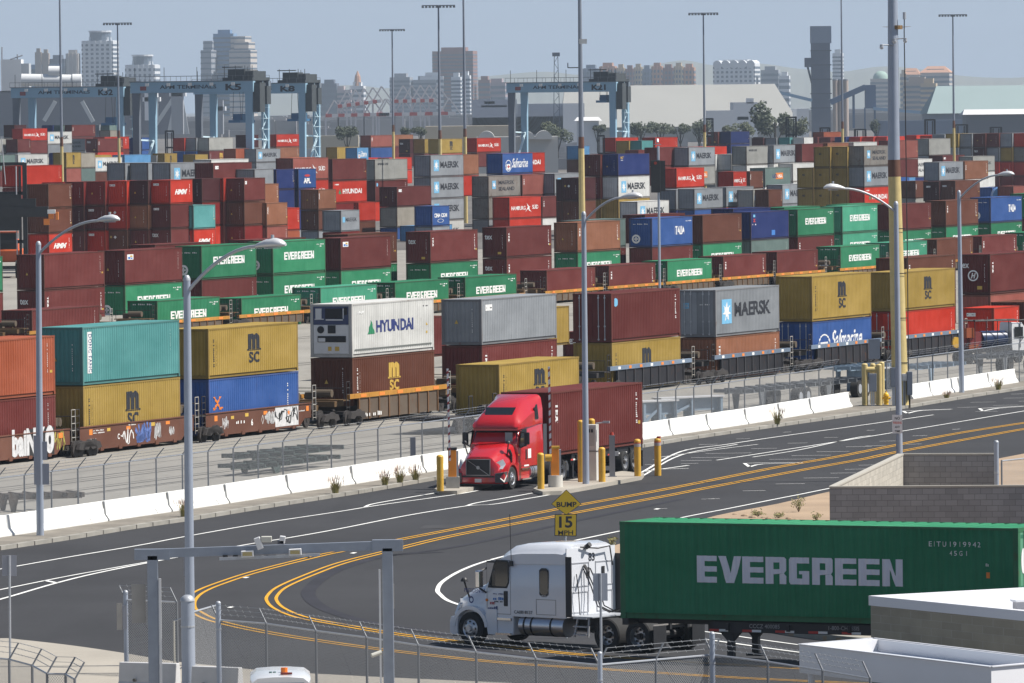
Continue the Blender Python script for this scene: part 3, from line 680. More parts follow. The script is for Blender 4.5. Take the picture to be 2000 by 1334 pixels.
# rails set in the concrete
RL = MB()
def track(q, y0, y1):
    for off in (-.72, .72):
        a = NN * (q + off); b0 = a + D * 0
        def P(Y): t = (Y - a.y) / D.y; return a + D * t
        p0, p1 = P(y0), P(y1)
        w = NN * .07
        RL.quad(p0 - w + Vector((0, 0, .012)), p1 - w + Vector((0, 0, .012)), p1 + w + Vector((0, 0, .012)), p0 + w + Vector((0, 0, .012)))
QA, Q0, QB, QC = -153.4 + 1.22, -142.0 + 1.22, -228.0 + 1.22, -254.0 + 1.22
for q in (QA, Q0, Q0 + 4.6, -165, QB, QC, -240, -212, -190): track(q - 2.44, 300, 900)
RL.build('rail_track', M_RAIL, recalc=False)['kind'] = 'structure'
# dark drainage joints in the concrete in front of the train
JT = Strips()
for q in (-146.5, -143.2, -140.0, -137.5):
    a = NN * q; pts = []
    for Y in (300, 340, 380, 430, 480): t = (Y - a.y) / D.y; p = a + D * t; pts.append((p.x, p.y))
    JT.line(pts, .09, z=.006, n=2, world=True)
JT.build('pavement_joint', M_RAIL)
# ------------------------------------------------------------------ trains and their containers
def train(q, items, area, near, dy=0):
    """items: x, y, 'N'|'F', length, tokens"""
    out = []
    for x, y, nf, Ln, toks in items:
        P = line_hit(x, y, q); out.append((P, stack(P, Ln, toks, area, near, nf == 'F')))
    return out
TA = train(-153.4, [(106.8, 655, 'F', 40, 'or:v^ mr:v^'), (160.8, 639.3, 'N', 40, 'tl:D/i^ yl:B^'), (406.2, 642.5, 'N', 40, 'yl:B bl:N^'), (686.7, 593.8, 'N', 40, 'wh:h^ bn:b/i'),
                    (940, 584.5, 'N', 40, 'gy:Q/i mr:T'), (1193.8, 573.3, 'N', 40, 'mr:k^! yl:B^'), (1397.3, 566.5, 'N', 40, 'gy:M/d^! tn:T/i'),
                    (1585.5, 539.8, 'N', 40, 'yl:B^ bl:S!'), (1865, 522.8, 'F', 40, 'yl:B rd:v!')], 'front train', True)
T0 = train(-142.0, [(974.3, 712, 'N', 40, 'yl:B')], 'single flat car beside the front train', True)
TB = train(-228.0, [(62, 606, 'N', 40, 'mr:v/i'), (306.5, 587.5, 'N', 40, 'gn:E/e'), (471, 582.5, 'N', 40, 'gn:E'), (625.5, 562, 'N', 40, 'mg:E/e'), (771, 551.7, 'N', 40, 'gn:E/e'), (908, 541.6, 'N', 40, 'gn:E/e'),
                    (1067.5, 528, 'N', 40, 'mr:v/i'), (1189, 519, 'N', 40, 'mr:T'), (1303, 509.7, 'N', 40, 'gn:E/e'), (1412.5, 500.7, 'N', 40, 'mr:T'), (1517, 492, 'N', 40, 'mr:v'), (1641.4, 481.6, 'N', 40, 'gn:E/e'),
                    (1810.8, 469, 'F', 40, 'mg:E/e'), (1829.5, 467.7, 'N', 40, 'bn:v'), (1917.5, 461.4, 'N', 40, 'mr:T'), (2006, 454, 'N', 40, 'gn:E/e')], 'low second train', False)
TC = train(-254.0, [(5, 500, 'F', 40, 'gn:E^ mr'), (85.5, 497, 'N', 40, 'mr:v/i^ mr:T/t^'), (243, 489, 'N', 40, 'mr:u/i^ gn:E/e^'), (393, 480.5, 'N', 40, 'gn:E/e^ mr:v^'), (532.5, 472, 'N', 40, 'gn:E/e^ gn:E/e^'),
                    (665, 465, 'N', 40, 'mr:u^ gn:E/e^'), (840.2, 452.4, 'N', 40, 'mr:T/t^ gn:E/e^'), (988.8, 444, 'N', 40, 'mr:T/t^ mr:T/t^'), (1127.5, 434.5, 'N', 40, 'tn:T/i^ gn:E/e^'), (1273, 426.3, 'N', 40, 'bl:I/e^ mr:v^'),
                    (1372, 420.6, 'N', 40, 'bn:v^ gn:E/e^'), (1466.5, 414.3, 'N', 40, 'nv:x^ gg:v^'), (1557.5, 409, 'N', 40, 'gn:E/e^ mr:T^'), (1645, 402.8, 'N', 40, 'mg:E/e^ mg:E/e^'), (1818.5, 395.4, 'F', 40, 'mr:v^ gn:E/e^'),
                    (1847, 392, 'N', 40, 'bn:T^ gn:E/e^'), (1934.8, 385.6, 'N', 40, 'bl:I/e^ gn:E/e^'), (2012, 378, 'N', 40, 'gn:E/e^ mr^')], 'tall third train', False)
TD = train(-259.0, [(411, 472, 'F', 40, 'mr^ mr^'), (597, 463, 'F', 40, 'mr^ mr^'), (775, 452.6, 'F', 40, 'bn:v^ gn:v^'), (1222, 426, 'F', 40, 'gg^ mr:v^'), (1338, 415.5, 'F', 40, 'mr^'), (1505, 404, 'F', 40, 'nv^'), (1602, 401.5, 'F', 40, 'gn^'), (1722, 395.8, 'F', 40, 'gn:v^ mg:v^')], 'hidden train just behind the third train', False)
# right edge behind the front train
TE = train(-161.0, [(1933.5, 496.5, 'N', 40, 'mr:T/j^ pk:v')], 'short train at the right edge', False)
TE += train(-155.6, [(1941, 601.5, 'N', 20, 'rd:v/l'), (2000, 590, 'N', 20, 'bn')], 'short train at the right edge', False)
TE += train(-173.0, [(1771, 504, 'N', 40, 'bn:T/i mr')], 'short train at the right edge', False)
TF = train(-176.0, [(872, 616, 'F', 40, 'mr'), (1111.5, 597, 'F', 40, 'yl'), (1165, 648, 'N', 40, 'mr/t')], 'middle track behind the front train', False)

# refrigeration unit on the near end of the white container (black recess, fan, boxes)
reef = TA[3][1][0]
m_ = mat('reefer_unit_blue', (.03, .045, .12), .5, 0, .2); mw = mat('reefer_white', (.6, .6, .6), .5, 0, .1); mk = mat('recess_black', (.008, .008, .01), .7, 0, 0)
b = MB(); b.box(-.02, .2, 1.78, .02, WID - .2, HC - .14); b.build('unit_cover', m_, reef)
b = MB(); b.box(-.015, .2, .2, .015, WID - .2, 1.76); b.build('unit_panel', mw, reef)
b = MB()
for y0, z0, y1, z1 in ((.55, 2.1, 1.55, 2.65), (.35, .82, 2.0, 1.16), (.95, 1.3, 1.4, 1.74), (.25, 2.3, .45, 2.7)): b.box(-.04, y0, z0, -.021, y1, z1)
b.build('vent_recess', mk, reef)
b = MB(); b.cyl((-.05, 1.82, 1.5), (-.022, 1.82, 1.5), .2, n=16); b.build('fan', mk, reef)
b = MB()
for y0, z0, y1, z1 in ((1.62, 2.05, 2.15, 2.1), (1.75, 2.1, 2.1, 2.65), (.45, 2.1, .5, 2.65), (1.55, .85, 1.95, 1.05), (.5, 2.0, 1.5, 2.07)): b.box(-.07, y0, z0, -.041, y1, z1)
b.build('unit_casing', mw, reef)
b = MB(); b.box(-.03, .75, .35, -.016, 1.0, .58); b.box(-.03, 1.2, .35, -.016, 1.4, .58); b.build('warning_label', YINK, reef)
b = MB(); b.box(.4, -.008, .33, 11.8, -.004, .42); b.build('side_stripe', mat('grey_stripe', (.12, .13, .12), .6), reef)

# ---- railway cars
def bogie(parent, x):
    b = MB()
    for y in (-1.02, 1.02):
        b.prism([(x - 1.15, .42), (x - .9, .72), (x - .3, .78), (x + .3, .78), (x + .9, .72), (x + 1.15, .42), (x + .55, .36), (x + .3, .5), (x - .3, .5), (x - .55, .36)], y - .09, y + .09)
        for k in range(3): b.cyl((x - .2 + .2 * k, y, .5), (x - .2 + .2 * k, y, .74), .09, n=8)
    b.box(x - .25, -1.0, .55, x + .25, 1.0, .75)
    bo = b.build('bogie', DARK_STEEL, parent)
    for dx in (-.87, .87):
        for y in (-.78, .78):
            w = MB(); w.cyl((x + dx, y - .07, .42), (x + dx, y + .07, .42), .42, n=18); w.cyl((x + dx, y - .1, .42), (x + dx, y + .1, .42), .12, n=10)
            w.build('wheel', DARK_STEEL, bo)
def well_car(kind, loc, label, group, L=13.0, ext=1.35, dz=0.0):
    """local x along the train, y to the left; container occupies 0..12.2"""
    root = thing('well_car', label, 'rail car', loc, math.pi / 2 - TH, group)
    m = {'brown': BROWN_STEEL, 'yellow': YEL_STEEL, 'blue': BLUE_STEEL}[kind]
    x0, x1 = -.5, 12.7
    for y in (-.2, WID + .2):
        b = MB()
        if kind == 'brown':
            b.prism([(x0 - .6, .62), (x0 - .6, 1.36), (x1 + .6, 1.36), (x1 + .6, .62), (x1 - .3, .62), (x1 - 1.0, .22), (x0 + 1.0, .22), (x0 + .3, .62)], y - .05, y + .05)
            for k in range(5): b.box(1.4 + k * 2.3, y - .09, .14, 1.8 + k * 2.3, y + .09, .3)
            b.box(x0 - .6, y - .09, 1.37, x1 + .6, y + .09, 1.42)
            b.build('side_sill', m, root)
        else:
            b.box(x0 - .7, y - .11, 1.38 - dz, x1 + .7, y + .11, 1.62 - dz)
            tc_ = b.build('top_chord', m, root)
            b = MB(); b.box(x0 + .7, y - .04, .22, x1 - .7, y + .04, 1.379 - dz); b.build('side_sill', paint('sooty_side_sill', (.13, .10, .075), .7) if kind == 'yellow' else paint('grimy_side_sill', (.025, .025, .03), .7), root)
            for k in range(9):
                xx = x0 + .75 + k * (x1 - x0 - 1.5) / 8; c = MB(); yy = y - .1 if y < 0 else y + .1
                c.box(xx - .07, min(yy, y), .2, xx + .07, max(yy, y), 1.378 - dz); c.build('rib', paint('brown_rib', (.16, .085, .04), .6) if kind == 'yellow' else paint('grey_rib', (.045, .045, .05), .6), root)
            if kind == 'blue':
                for k in range(7):
                    c = MB(); xx = .2 + k * 1.9; c.box(xx, y - .125, 1.42, xx + .42, y + .125, 1.58); c.build('reflector', ORINK if k % 3 else WHITE, root)
            else:
                for k in range(5):
                    c = MB(); xx = .4 + k * 2.7; c.box(xx, y - .125, 1.42 - dz, xx + .8, y + .125, 1.58 - dz); c.build('reflector', ORINK, root)
    b = MB(); b.box(x0, -.15, .2, x1, WID + .15, .3); b.build('well_floor', DARK_STEEL, root)
    for xa, s in ((x0 - .55, -1), (x1 + .55, 1)):
        b = MB(); b.box(min(xa, xa + s * ext), .1, 1.0, max(xa, xa + s * ext), WID - .1, 1.3)
        b.box(min(xa, xa + s * ext * .7), -.25, 1.3, max(xa, xa + s * ext * .7), WID + .25, 1.37)
        b.box(min(xa + s * ext, xa + s * (ext + .5)), WID / 2 - .2, .8, max(xa + s * ext, xa + s * (ext + .5)), WID / 2 + .2, 1.1)
        b.build('end_platform', DARK_STEEL if kind != 'yellow' else paint('rusty_platform', (.16, .10, .05), .7), root)
        bogie(root, xa + s * .9); root.children[-1].location.y = WID / 2
        lad = MB()
        for yy in (-.3, ):
            for dx in (.15, .6): lad.cyl((xa + s * dx, yy, .45), (xa + s * dx, yy, 2.35), .022, n=6)
            for z in (.6, .95, 1.3, 1.65, 2.0, 2.33): lad.cyl((xa + s * .15, yy, z), (xa + s * .6, yy, z), .02, n=6)
        lad.build('ladder', DARK_STEEL if s < 0 else mat('pale_handrail', (.4, .38, .34), .6), root)
        hr = MB(); hr.tube([(xa + s * .7, -.2, 1.3), (xa + s * .7, -.2, 2.0), (xa + s * .7, WID + .2, 2.0), (xa + s * .7, WID + .2, 1.3)], .02, 6); hr.build('handrail', DARK_STEEL, root)
        bx = MB(); bx.cyl((xa + s * .45, .6, 1.7), (xa + s * .45, 1.7, 1.7), .22, n=12); bx.box(xa + s * .1 - .1, 1.8, 1.37, xa + s * .1 + .3, 2.3, 1.75); bx.build('brake_gear', mat('brake_reservoir', (.10, .075, .05), .8), root)
    return root
def side_art(root, items, y=-.27):
    for m, polys, x, z, w, h, nm in items:
        vs, fs = polys; mb = MB(); mb.add([(x + u * w, y, z + v * h) for u, v in vs], fs); mb.build(nm, m, root, recalc=False)
GRAF = mat('silver_graffiti', (.62, .62, .62), .6, var=.35, scale=4); GRB = mat('blue_graffiti', (.12, .2, .5), .7, var=.3)
GRY = mat('yellow_graffiti', (.45, .40, .08), .7, var=.4); GRK = mat('black_graffiti_outline', (.02, .02, .02), .7)
def squiggle(seed, n=14, w=.06):
    q = random.Random(seed); vs, fs = [], []; p = [(k / n + q.uniform(-.08, .08), q.uniform(0, 1)) for k in range(n)]
    P = smooth_line(p, 5)
    for a, b in zip(P[:-1], P[1:]):
        d = (b - a) / (np.linalg.norm(b - a) + 1e-9); t = np.array([-d[1], d[0]]) * w / 2
        i = len(vs); vs += [tuple(a - t), tuple(a + t), tuple(b + t), tuple(b - t)]; fs.append((i, i + 1, i + 2, i + 3))
    return vs, fs
def car_origin(TR): o = TR[1][-1]; return o.location.copy()
def put_car(TR, kind, label, group):
    o = car_origin(TR); loc = Vector((o.x, o.y, 0)); return well_car(kind, loc, label, group)
GA = 'well cars of the front train'
cars = []
LAB = ['brown well car with big silver graffiti letters at the left edge', 'brown well car with white and blue scrawls under the teal container', 'brown well car with silver graffiti panel under the blue container', 'yellow ribbed well car under the white refrigerated container',
       'yellow ribbed well car under the plain grey container', 'blue grey well car below the maroon container with doors', 'blue grey well car below the container with a star emblem', 'blue grey well car below the white script container', 'blue grey well car below the red container by the mast']
for i, (tr, k) in enumerate(zip(TA, ['brown'] * 3 + ['yellow'] * 2 + ['blue'] * 4)):
    c = put_car(tr, k, LAB[i], GA); cars.append(c)
    lb = TA[i][1][-1]
    dz = .34 - lb.location.z      # keep the load sitting in its well
side_art(cars[0], [(GRK, sq(), 8.2, .25, 3.2, 1.35, 'graffiti'), (GRY, squiggle(5, 26, .05), 11.4, .35, 1.4, 1.0, 'graffiti')], -.258)
side_art(cars[0], [(GRAF, T_('baiNK', .06), 6.4, .3, 4.0, 1.35, 'graffiti'), (GRAF, disc(16, .5), 10.3, .3, 1.1, 1.4, 'graffiti')], -.266)
side_art(cars[0], [(GRK, disc(12, .5), 10.7, .75, .3, .45, 'graffiti'), (ORINK, sq(), 11.9, 1.0, .5, .26, 'reflector')], -.274)
side_art(cars[1], [(ORINK, sq(), .1, .98, .4, .28, 'reflector'), (YINK, sq(), 2.3, 1.08, .4, .16, 'reflector'), (ORINK, sq(), 4.7, 1.06, .5, .16, 'reflector'), (YINK, sq(), 7.8, 1.1, .5, .18, 'reflector'), (ORINK, sq(), 9.7, 1.1, .5, .16, 'reflector'),
                   (WHITE, marks_tiny(10, 3), .6, 1.02, 1.4, .08, 'lettering'), (WHITE, marks_tiny(12, 4), .6, 1.14, 1.3, .08, 'lettering'), (WHITE, marks_tiny(9, 5), .15, .72, .8, .08, 'lettering'), (WHITE, marks_tiny(9, 6), .15, .6, .9, .07, 'lettering'), (WHITE, marks_tiny(9, 7), .15, .48, 1.0, .07, 'lettering'),
                   (WHITE, T_('C', .03), 3.6, .62, .25, .28, 'lettering'), (WHITE, squiggle(11, 18, .05), 4.0, .35, 1.7, .8, 'graffiti'), (GRB, squiggle(21, 60, .05), 5.9, .3, 1.9, 1.02, 'graffiti'), (GRB, squiggle(23, 50, .08), 6.0, .3, 1.6, .6, 'graffiti'),
                   (GRAF, squiggle(31, 40, .09), 8.3, .38, .8, .85, 'graffiti'), (GRAF, squiggle(33, 26, .08), 10.1, .5, .7, .5, 'graffiti'), (WHITE, marks_tiny(8, 8), 5.0, 1.24, .9, .08, 'lettering')], -.258)
side_art(cars[2], [(ORINK, sq(), .1, .98, .4, .28, 'reflector'), (YINK, sq(), 2.3, 1.0, .4, .16, 'reflector'), (YINK, sq(), 4.2, 1.05, .45, .18, 'reflector'), (ORINK, sq(), 6.7, 1.05, .5, .18, 'reflector'), (WHITE, marks_tiny(9, 5), .15, .62, .9, .08, 'lettering'), (WHITE, marks_tiny(9, 6), .15, .5, .9, .08, 'lettering'),
                   (GRAF, squiggle(41, 26, .06), 1.2, .45, .8, .7, 'graffiti'), (WHITE, T_('6', .03), 5.0, .55, .25, .35, 'lettering'), (WHITE, marks_tiny(6, 9), 3.0, .7, 1.2, .2, 'lettering'), (WHITE, ring(4, .4, .5), 6.4, .55, .35, .5, 'lettering'), (GRAF, squiggle(43, 40, .09), 7.0, .5, 1.2, .7, 'graffiti'),
                   (GRAF, sq(), 8.3, .32, 3.2, 1.06, 'graffiti'), (WHITE, marks_tiny(9, 15), 11.6, 1.0, .8, .08, 'lettering'), (ORINK, sq(), 12.6, 1.0, .35, .26, 'reflector')], -.258)
side_art(cars[2], [(GRK, squiggle(51, 40, .035), 8.4, .36, 3.0, .95, 'graffiti'), (ORINK, star(5), 9.9, .85, .5, .35, 'graffiti')], -.266)
side_art(cars[3], [(WHITE, marks_tiny(5, 3), .9, .32, .9, .3, 'lettering'), (WHITE, marks_tiny(6, 4), 2.2, .32, 1.3, .3, 'lettering')], -.31)
GBn = 'well cars of the low second train'
ladsB = {0: 'at the left edge', 5: 'beside the vertical letter container'}
for i, tr in enumerate(TB):
    nm = ['under the leftmost maroon container', 'under the leftmost low green container', 'behind the yellow stacked container', 'behind the white refrigerated container', 'right of the white container behind it', 'behind the plain grey container', 'at the left of the maroon pair', 'at the right of the maroon pair',
          'under the lone green container behind the star container', 'under the first maroon box behind the star container', 'under the second maroon box behind the star container', 'under the green container left of the tall mast', 'hidden by the tall yellow mast', 'right of the tall yellow mast', 'near the right edge of the photo', 'cut by the right edge'][i]
    o = TB[i][1][0]
    if i == 0: proto_car = well_car('yellow', Vector((o.location.x, o.location.y, 0)), 'yellow well car ' + nm, GBn, dz=.5)
    else:
        car = copy_tree(proto_car); car.location = (o.location.x, o.location.y, 0); car['label'] = 'yellow well car ' + nm
# spine car carrying the single yellow box next to the front train
o = T0[0][1][0]; z = o.location.z
root = thing('flat_car', 'dark flat car with open platform end under the single yellow container', 'rail car', (o.location.x, o.location.y, 0), math.pi / 2 - TH)
b = MB(); b.box(-4.6, WID / 2 - .35, .75, 14, WID / 2 + .35, z - .1); b.box(-.3, .05, z - .12, 12.5, WID - .05, z - .004); b.build('centre_sill', DARK_STEEL, root)
b = MB(); b.box(-4.6, -.1, z - .2, -.6, WID + .1, z - .08); b.box(-4.9, -.1, .7, -4.6, WID + .1, z); b.build('end_platform', DARK_STEEL, root)
for xx in (-3.0, 13.2):
    bogie(root, xx); root.children[-1].location.y = WID / 2
b = MB()
for dx in (-4.7, -4.2, -1.2, -.7):
    b.cyl((dx, -.1, z - .1), (dx, -.1, z + 1.1), .03, n=6)
b.cyl((-4.7, -.1, z + 1.1), (-4.2, -.1, z + 1.1), .03, n=6); b.cyl((-1.2, -.1, z + 1.1), (-.7, -.1, z + 1.1), .03, n=6); b.build('handrail', DARK_STEEL, root)
b = MB(); b.cyl((-2.2, .2, z + .3), (-1.0, .2, z + .3), .25, n=12); b.build('brake_gear', DARK_STEEL, root)
# ------------------------------------------------------------------ stacks of the container yard: x y px-per-metre length tokens
YARD = {
'left red yard block': """
94 359.5 18.5 20 bn:v bn:v rd:X
121 356 18.2 20 dr/l rd/i dm/i
163 355 18.2 20 dr/l dm/i mr/l
205 354 18.2 20 dr/i mr/l rd/l
247 353.3 18.2 20 rd/l rd/r bn/r
289 352.5 18.2 20 dm/i tn/i mr/i
332.4 351.7 18.2 20 rd:X/l mr/l mr/t
377.6 401 18.1 20 tl:v/i rd:X/l
394 348.8 17.8 20 dm/i dr/i rd/i
436 348.5 17.7 20 rd/l mr/i mr/i
476.5 348 17.7 20 mr:Q/i bn/i dr/i
520.5 396.5 17.6 20 tn:T/i pk:v/i
505 359.5 16.9 20 tn:v
545 406.5 17.3 20 rd:v or:v
""",
'middle yard': """
40 324 16.2 40 rd:v mr
244 318.2 15.9 20 gy gy
289 318 15.9 20 gy gy
332.5 318.2 16 40 gy:M^ gy
416 318.5 16.1 40 mr:Q^ dm
412 311.5 15.6 40 wh^ gy
497 330.5 16 20 gy gy
539.5 331 15.2 20 nv:v nv
582.5 330 15.1 20 bl:A/i nv nv gy
621.5 370.5 15.3 20 tn:T/i bn/i gy
665.7 411 16.1 20 gy:m dr
572 309 15 40 pk:H^ rd:H^
649 311 14.7 40 mr:v^ rd:y^ dr
732 311.5 14.2 40 cg:L^ mr:k^ rd
700 395 14.6 20 rd/i bn/i
775 365 15.1 40 mr:Q/i be bl
815.5 441 15.3 40 lb bl
844 402.5 15.4 20 bl:C gy
840.8 303.3 14.6 40 gy:M^ gy:M^ gy:M^ wh:m^
873 302.5 14.1 40 tn^ rd^
981 300 13.8 40 bl:S^ nv^
1006 299 13.6 40 rd:y^ mr^
954 344 14.4 40 rg:MS^ rg^ gy^
1020 341.5 14.2 40 pk:T^ mr^
1083 339 14.1 40 gy:M^ gy^
994.5 385.5 14.5 40 rd:H^ rd^
1059 384.5 14.3 40 mr:T^ wh^
1131 347 15.4 20 dm/r^ bn/i^
1120 350 15.0 20 dm^ bn^
""",
'right yard': """
1172.5 301.7 14.9 20 mr/i^ dr/i^ yl^
1207 301 14.9 40 nv:w/i^ wh:M^ yl^
1244.5 393.5 15.2 40 wh:M^ gy
1130 285 10.3 20 lb bn
1288 288 12.8 40 mr:v^ mr^
1321 328.5 13.5 40 rd:H^ gy^
1345 288 12.75 40 gy:M^ cg:g^
1320 370.5 13.8 40 gy^ nv^
1356 369 13.9 40 gy:M^ bl^
1397.5 302 12.5 20 wh:m cg
1428.5 301 12.5 20 wh:m cg
1370 286.5 12.4 40 rd^ gy^
1418 365.5 13.7 40 gy:M^ rd^
1471 371 13.7 20 cg:m gy
1501 370.5 13.7 20 bn:v gy
1528 360.7 13.5 40 gy:M^ gy^
1432 335.5 13.3 20 rd:H cg
1464.5 334.7 13.2 20 bn:T cg
1494 328 12.8 40 gg:g^ wh^
1548.5 319 12.5 40 wh^ wh:M^
1458 285.7 12.6 40 cg:L^ wh^
1511 283.5 12.5 40 gy:M^ wh^
1566 281.3 12.4 40 mr:v^ mr^
1616 279.3 12.3 40 tn^ mr^
1667 277.8 12.2 40 wh^ mr^
1588.5 327.7 13.8 40 yl/f^ yl/f^
1621 287 13.8 40 yl/f^ yl/f^ yl/f^
1654.5 286.3 13.8 40 yl/f^ yl/f^ yl/f^
1687.5 285 13.8 40 rg:MS^ gy:M^ rd:y^
1746 274.5 12.6 40 pk:v^ mr^
1814.3 271 11.5 40 cg^ gy^
1841 303.5 11.8 40 mr:Q mr
1775 311 12.4 40 wh:MS^ nv^
1834 316.5 12.9 40 gy:M^ mr^
1884 315 12.7 40 tn:T^ wh^
1900 305.5 11.9 40 cg:m wh:m bl
1865.6 353 13.3 40 bn:v/l^ mr^
1834 354.3 13.3 40 dm/l^ mr^
1886 351 12.7 40 wh:M^ gy^
1741 337 12.5 40 lb nv
1752 347 13.0 20 bl:S bl
1788 353.5 13.2 20 bn:T cg
1979 363.5 13.2 20 pk:v mr
1938 366 12.9 20 bl bl
""",
'far yard': """
1871.5 261 10.6 40 yl gy bn dr
1898 260.8 10.6 40 gy gy mr rd
1924.5 260.5 10.6 40 mr/i dm/t mr dr
1951 260.3 10.6 40 mr/i gy rd/i mr
1977 260.1 10.6 40 gy yl rd/i dr
2003 260 10.6 40 rd rg rd dr
1845 262 10.5 40 gy gy
1608.5 258 9.3 40 or:v mr
1402 257.5 9.3 40 mr/t dm
1427 257 9.3 40 nv:v nv
1202 269 10.8 40 rd dm
1228 275 11 20 yl bn
1253 274.5 11 20 tl bn
1279 268.5 10.9 40 rd:v rd
1247 293 11.4 40 mr mr
1490 269.5 9.5 20 dm dm
1516 269.2 9.5 20 gy gy
1542 268.5 9.5 20 tl tl
1570 268.3 9.5 20 wh rd
1597 268 9.4 40 mr mr
1622 267.8 9.4 40 mr dm
1652 267.6 9.4 40 nv rd
1680 267.3 9.4 40 rd rd
1706 267 9.4 40 rd mr
1732 266.8 9.4 40 rd dm
1790 264 9.8 40 rd mr
1820 264.5 10 40 rd dm
658 287.5 9.5 40 yl:B gy
697 288.5 10 20 lb:S bl
724 264.5 9.1 45 pk:T bl
762 263.6 8.9 45 tn mr
800.5 271.5 9.6 20 dm/t^ dm
829 271.5 9.8 20 yl^ mr
859 271.5 10 40 yl:B^ rd
931 269.8 10.9 40 rd:H mr
28 244 9.4 20 dm dm
44 251 9.6 40 rd:H mr
93 257.5 9.5 40 wh:M gy
102 244.5 9.3 20 nv gy
124 244.3 9.3 20 gg gg
140 244 9.3 40 mr:T mr
194 243.5 9.2 20 gy rd
214 243.3 9.2 20 gg rd
215 254.5 9.4 20 be rd
0 271.5 10.2 20 cg gy
34 271.6 10.2 20 mr:v gy
48 271.3 9.2 40 bl gy
74 271 9.2 20 cg:m cg
120 271.5 9.4 40 gy:MS gy
190.5 271 10.2 40 mr:T/t rd
204 267.5 9.8 40 rd:X mr
262 270 9.7 20 nv nv
277 268.5 9.7 20 bl bl
35 302 11.6 40 wh:M mr
0 302.5 11.9 20 gg mr
121 298.5 11.5 20 nv mr
129 298 11.8 20 yl:B pk gy
158 299 11.3 20 be gg
186 308 10.7 40 wh:M bn
166 303.5 10.5 40 yl yl
243 302.5 10.6 40 lb bl
306 303 10.4 20 cg:m mr
321 299.5 10.4 20 yl:B nv
359.5 269.5 9.9 20 rd bl
383 269.3 9.9 20 gy bl
381 301.5 10.6 20 yl mr
408 268.8 9.9 40 cg mr:b dm
482 263.5 9.7 20 dm gy
460 290.5 10.2 40 or gy
500 291 10.2 40 gy:M gy
539.5 262.5 9.6 40 rd:H tn:T or:v
568 308 10.4 40 or or
700 308.8 9.9 40 rd rd
760 308 9.9 40 rd rd
"""}
NY = 0
for area, txt in YARD.items():
    for ln in txt.strip().splitlines():
        p = ln.split(); x, y, s, Ln = float(p[0]), float(p[1]), float(p[2]), int(p[3])
        P = at(x, y, F / s); NY += len(stack(P, Ln, ' '.join(p[4:]), area))
# ------------------------------------------------------------------ barriers, fences, lamps, masts, signs, gate
BARR = [((-120, 1075), (-30, 1061)), ((-28, 1060.5), (84, 1044)), ((86, 1043.5), (212, 1024.5)), ((214, 1024), (336, 1006)), ((338, 1005.5), (448, 989.5)), ((450, 989), (568, 970)), ((570, 969.5), (694, 951.5)), ((696, 951), (832, 929)), ((834, 928.7), (930, 914)),
        ((1090, 890), (1180, 876)), ((1182, 875.7), (1255, 864.5)), ((1256.5, 864.3), (1314, 855.3)), ((1315.5, 855), (1387, 844.8)), ((1388.5, 844.5), (1462, 833.5)), ((1463.5, 833.2), (1527, 822.7)), ((1528.5, 822.4), (1588, 812.5)), ((1590, 812.2), (1666, 799.2)),
        ((1784, 784), (1822, 778)), ((1823, 777.8), (1878, 769)), ((1879, 768.8), (1936, 759.8)), ((1937, 759.6), (1990, 751.3)), ((1991, 751.1), (2060, 740))]
BWHITE = mat('white_barrier_paint', (.72, .72, .69), .8, 0, .12, .6)
PROF = [(-.31, 0), (-.31, .09), (-.16, .3), (-.10, .84), (.10, .84), (.16, .3), (.31, .09), (.31, 0)]
desc = {0: 'cut by the left edge', 8: 'left of the red truck'}
NEARBY = ['cut off at the left edge of the photo', 'at the foot of the leftmost street lamp', 'one segment right of the leftmost street lamp', 'behind the grass tuft by the second street lamp', 'two segments left of the green trailer frames', 'left of the stored green trailer frames', 'beside the lone large grass tuft', 'behind the row of three grass tufts', 'partly behind the red truck cab',
          'hidden by the front of the red container', 'hidden by the rear of the red container', 'just right of the red container truck', 'second right of the red container truck', 'third right of the red container truck', 'left of the grass tuft near the pipe guard', 'right of the grass tuft near the pipe guard', 'ending at the cream pipe guard',
          'first right of the tall mast', 'left of the rightmost street lamp', 'right of the rightmost street lamp', 'behind the rightmost grass tuft', 'cut off at the right edge of the photo']
hidden_b = (0, 9, 21)
STAIN = mat('barrier_stain', (.10, .095, .085), .9, 0, .3)
bq = random.Random(4)
for i, (a, b_) in enumerate(BARR):
    if i in hidden_b: continue
    p, q = gnd(*a), gnd(*b_); d = (q - p); L = math.hypot(d.x, d.y) - .04
    r_ = thing('jersey_barrier', 'white concrete barrier segment ' + NEARBY[i], 'barrier', p + Vector((0, 0, .12)), math.atan2(d.y, d.x), 'white concrete barriers along the kerb')
    m = MB(); m.prism(PROF, .02, L, 'x')
    # lean with the rise of the ground
    m.v = [(x, y + .31, z + (gz(p.y + d.y * x / L) - gz(p.y)) * 1.0) for x, y, z in m.v]; m.build('barrier_body', BWHITE, r_, bevel=.02)
    s = MB()
    for k in range(2):
        x = L * (.22 + .55 * k + bq.uniform(-.05, .05)); s.quad((x, -.006, .05), (x + .12, -.006, .05), (x + .08, .105, .22), (x + .01, .105, .22))
    x = L - .14; s.quad((x, .20, .80), (x + .1, .20, .80), (x + .08, .16, .52), (x + .04, .16, .52))
    s.build('lifting_slot', STAIN, r_, recalc=False)

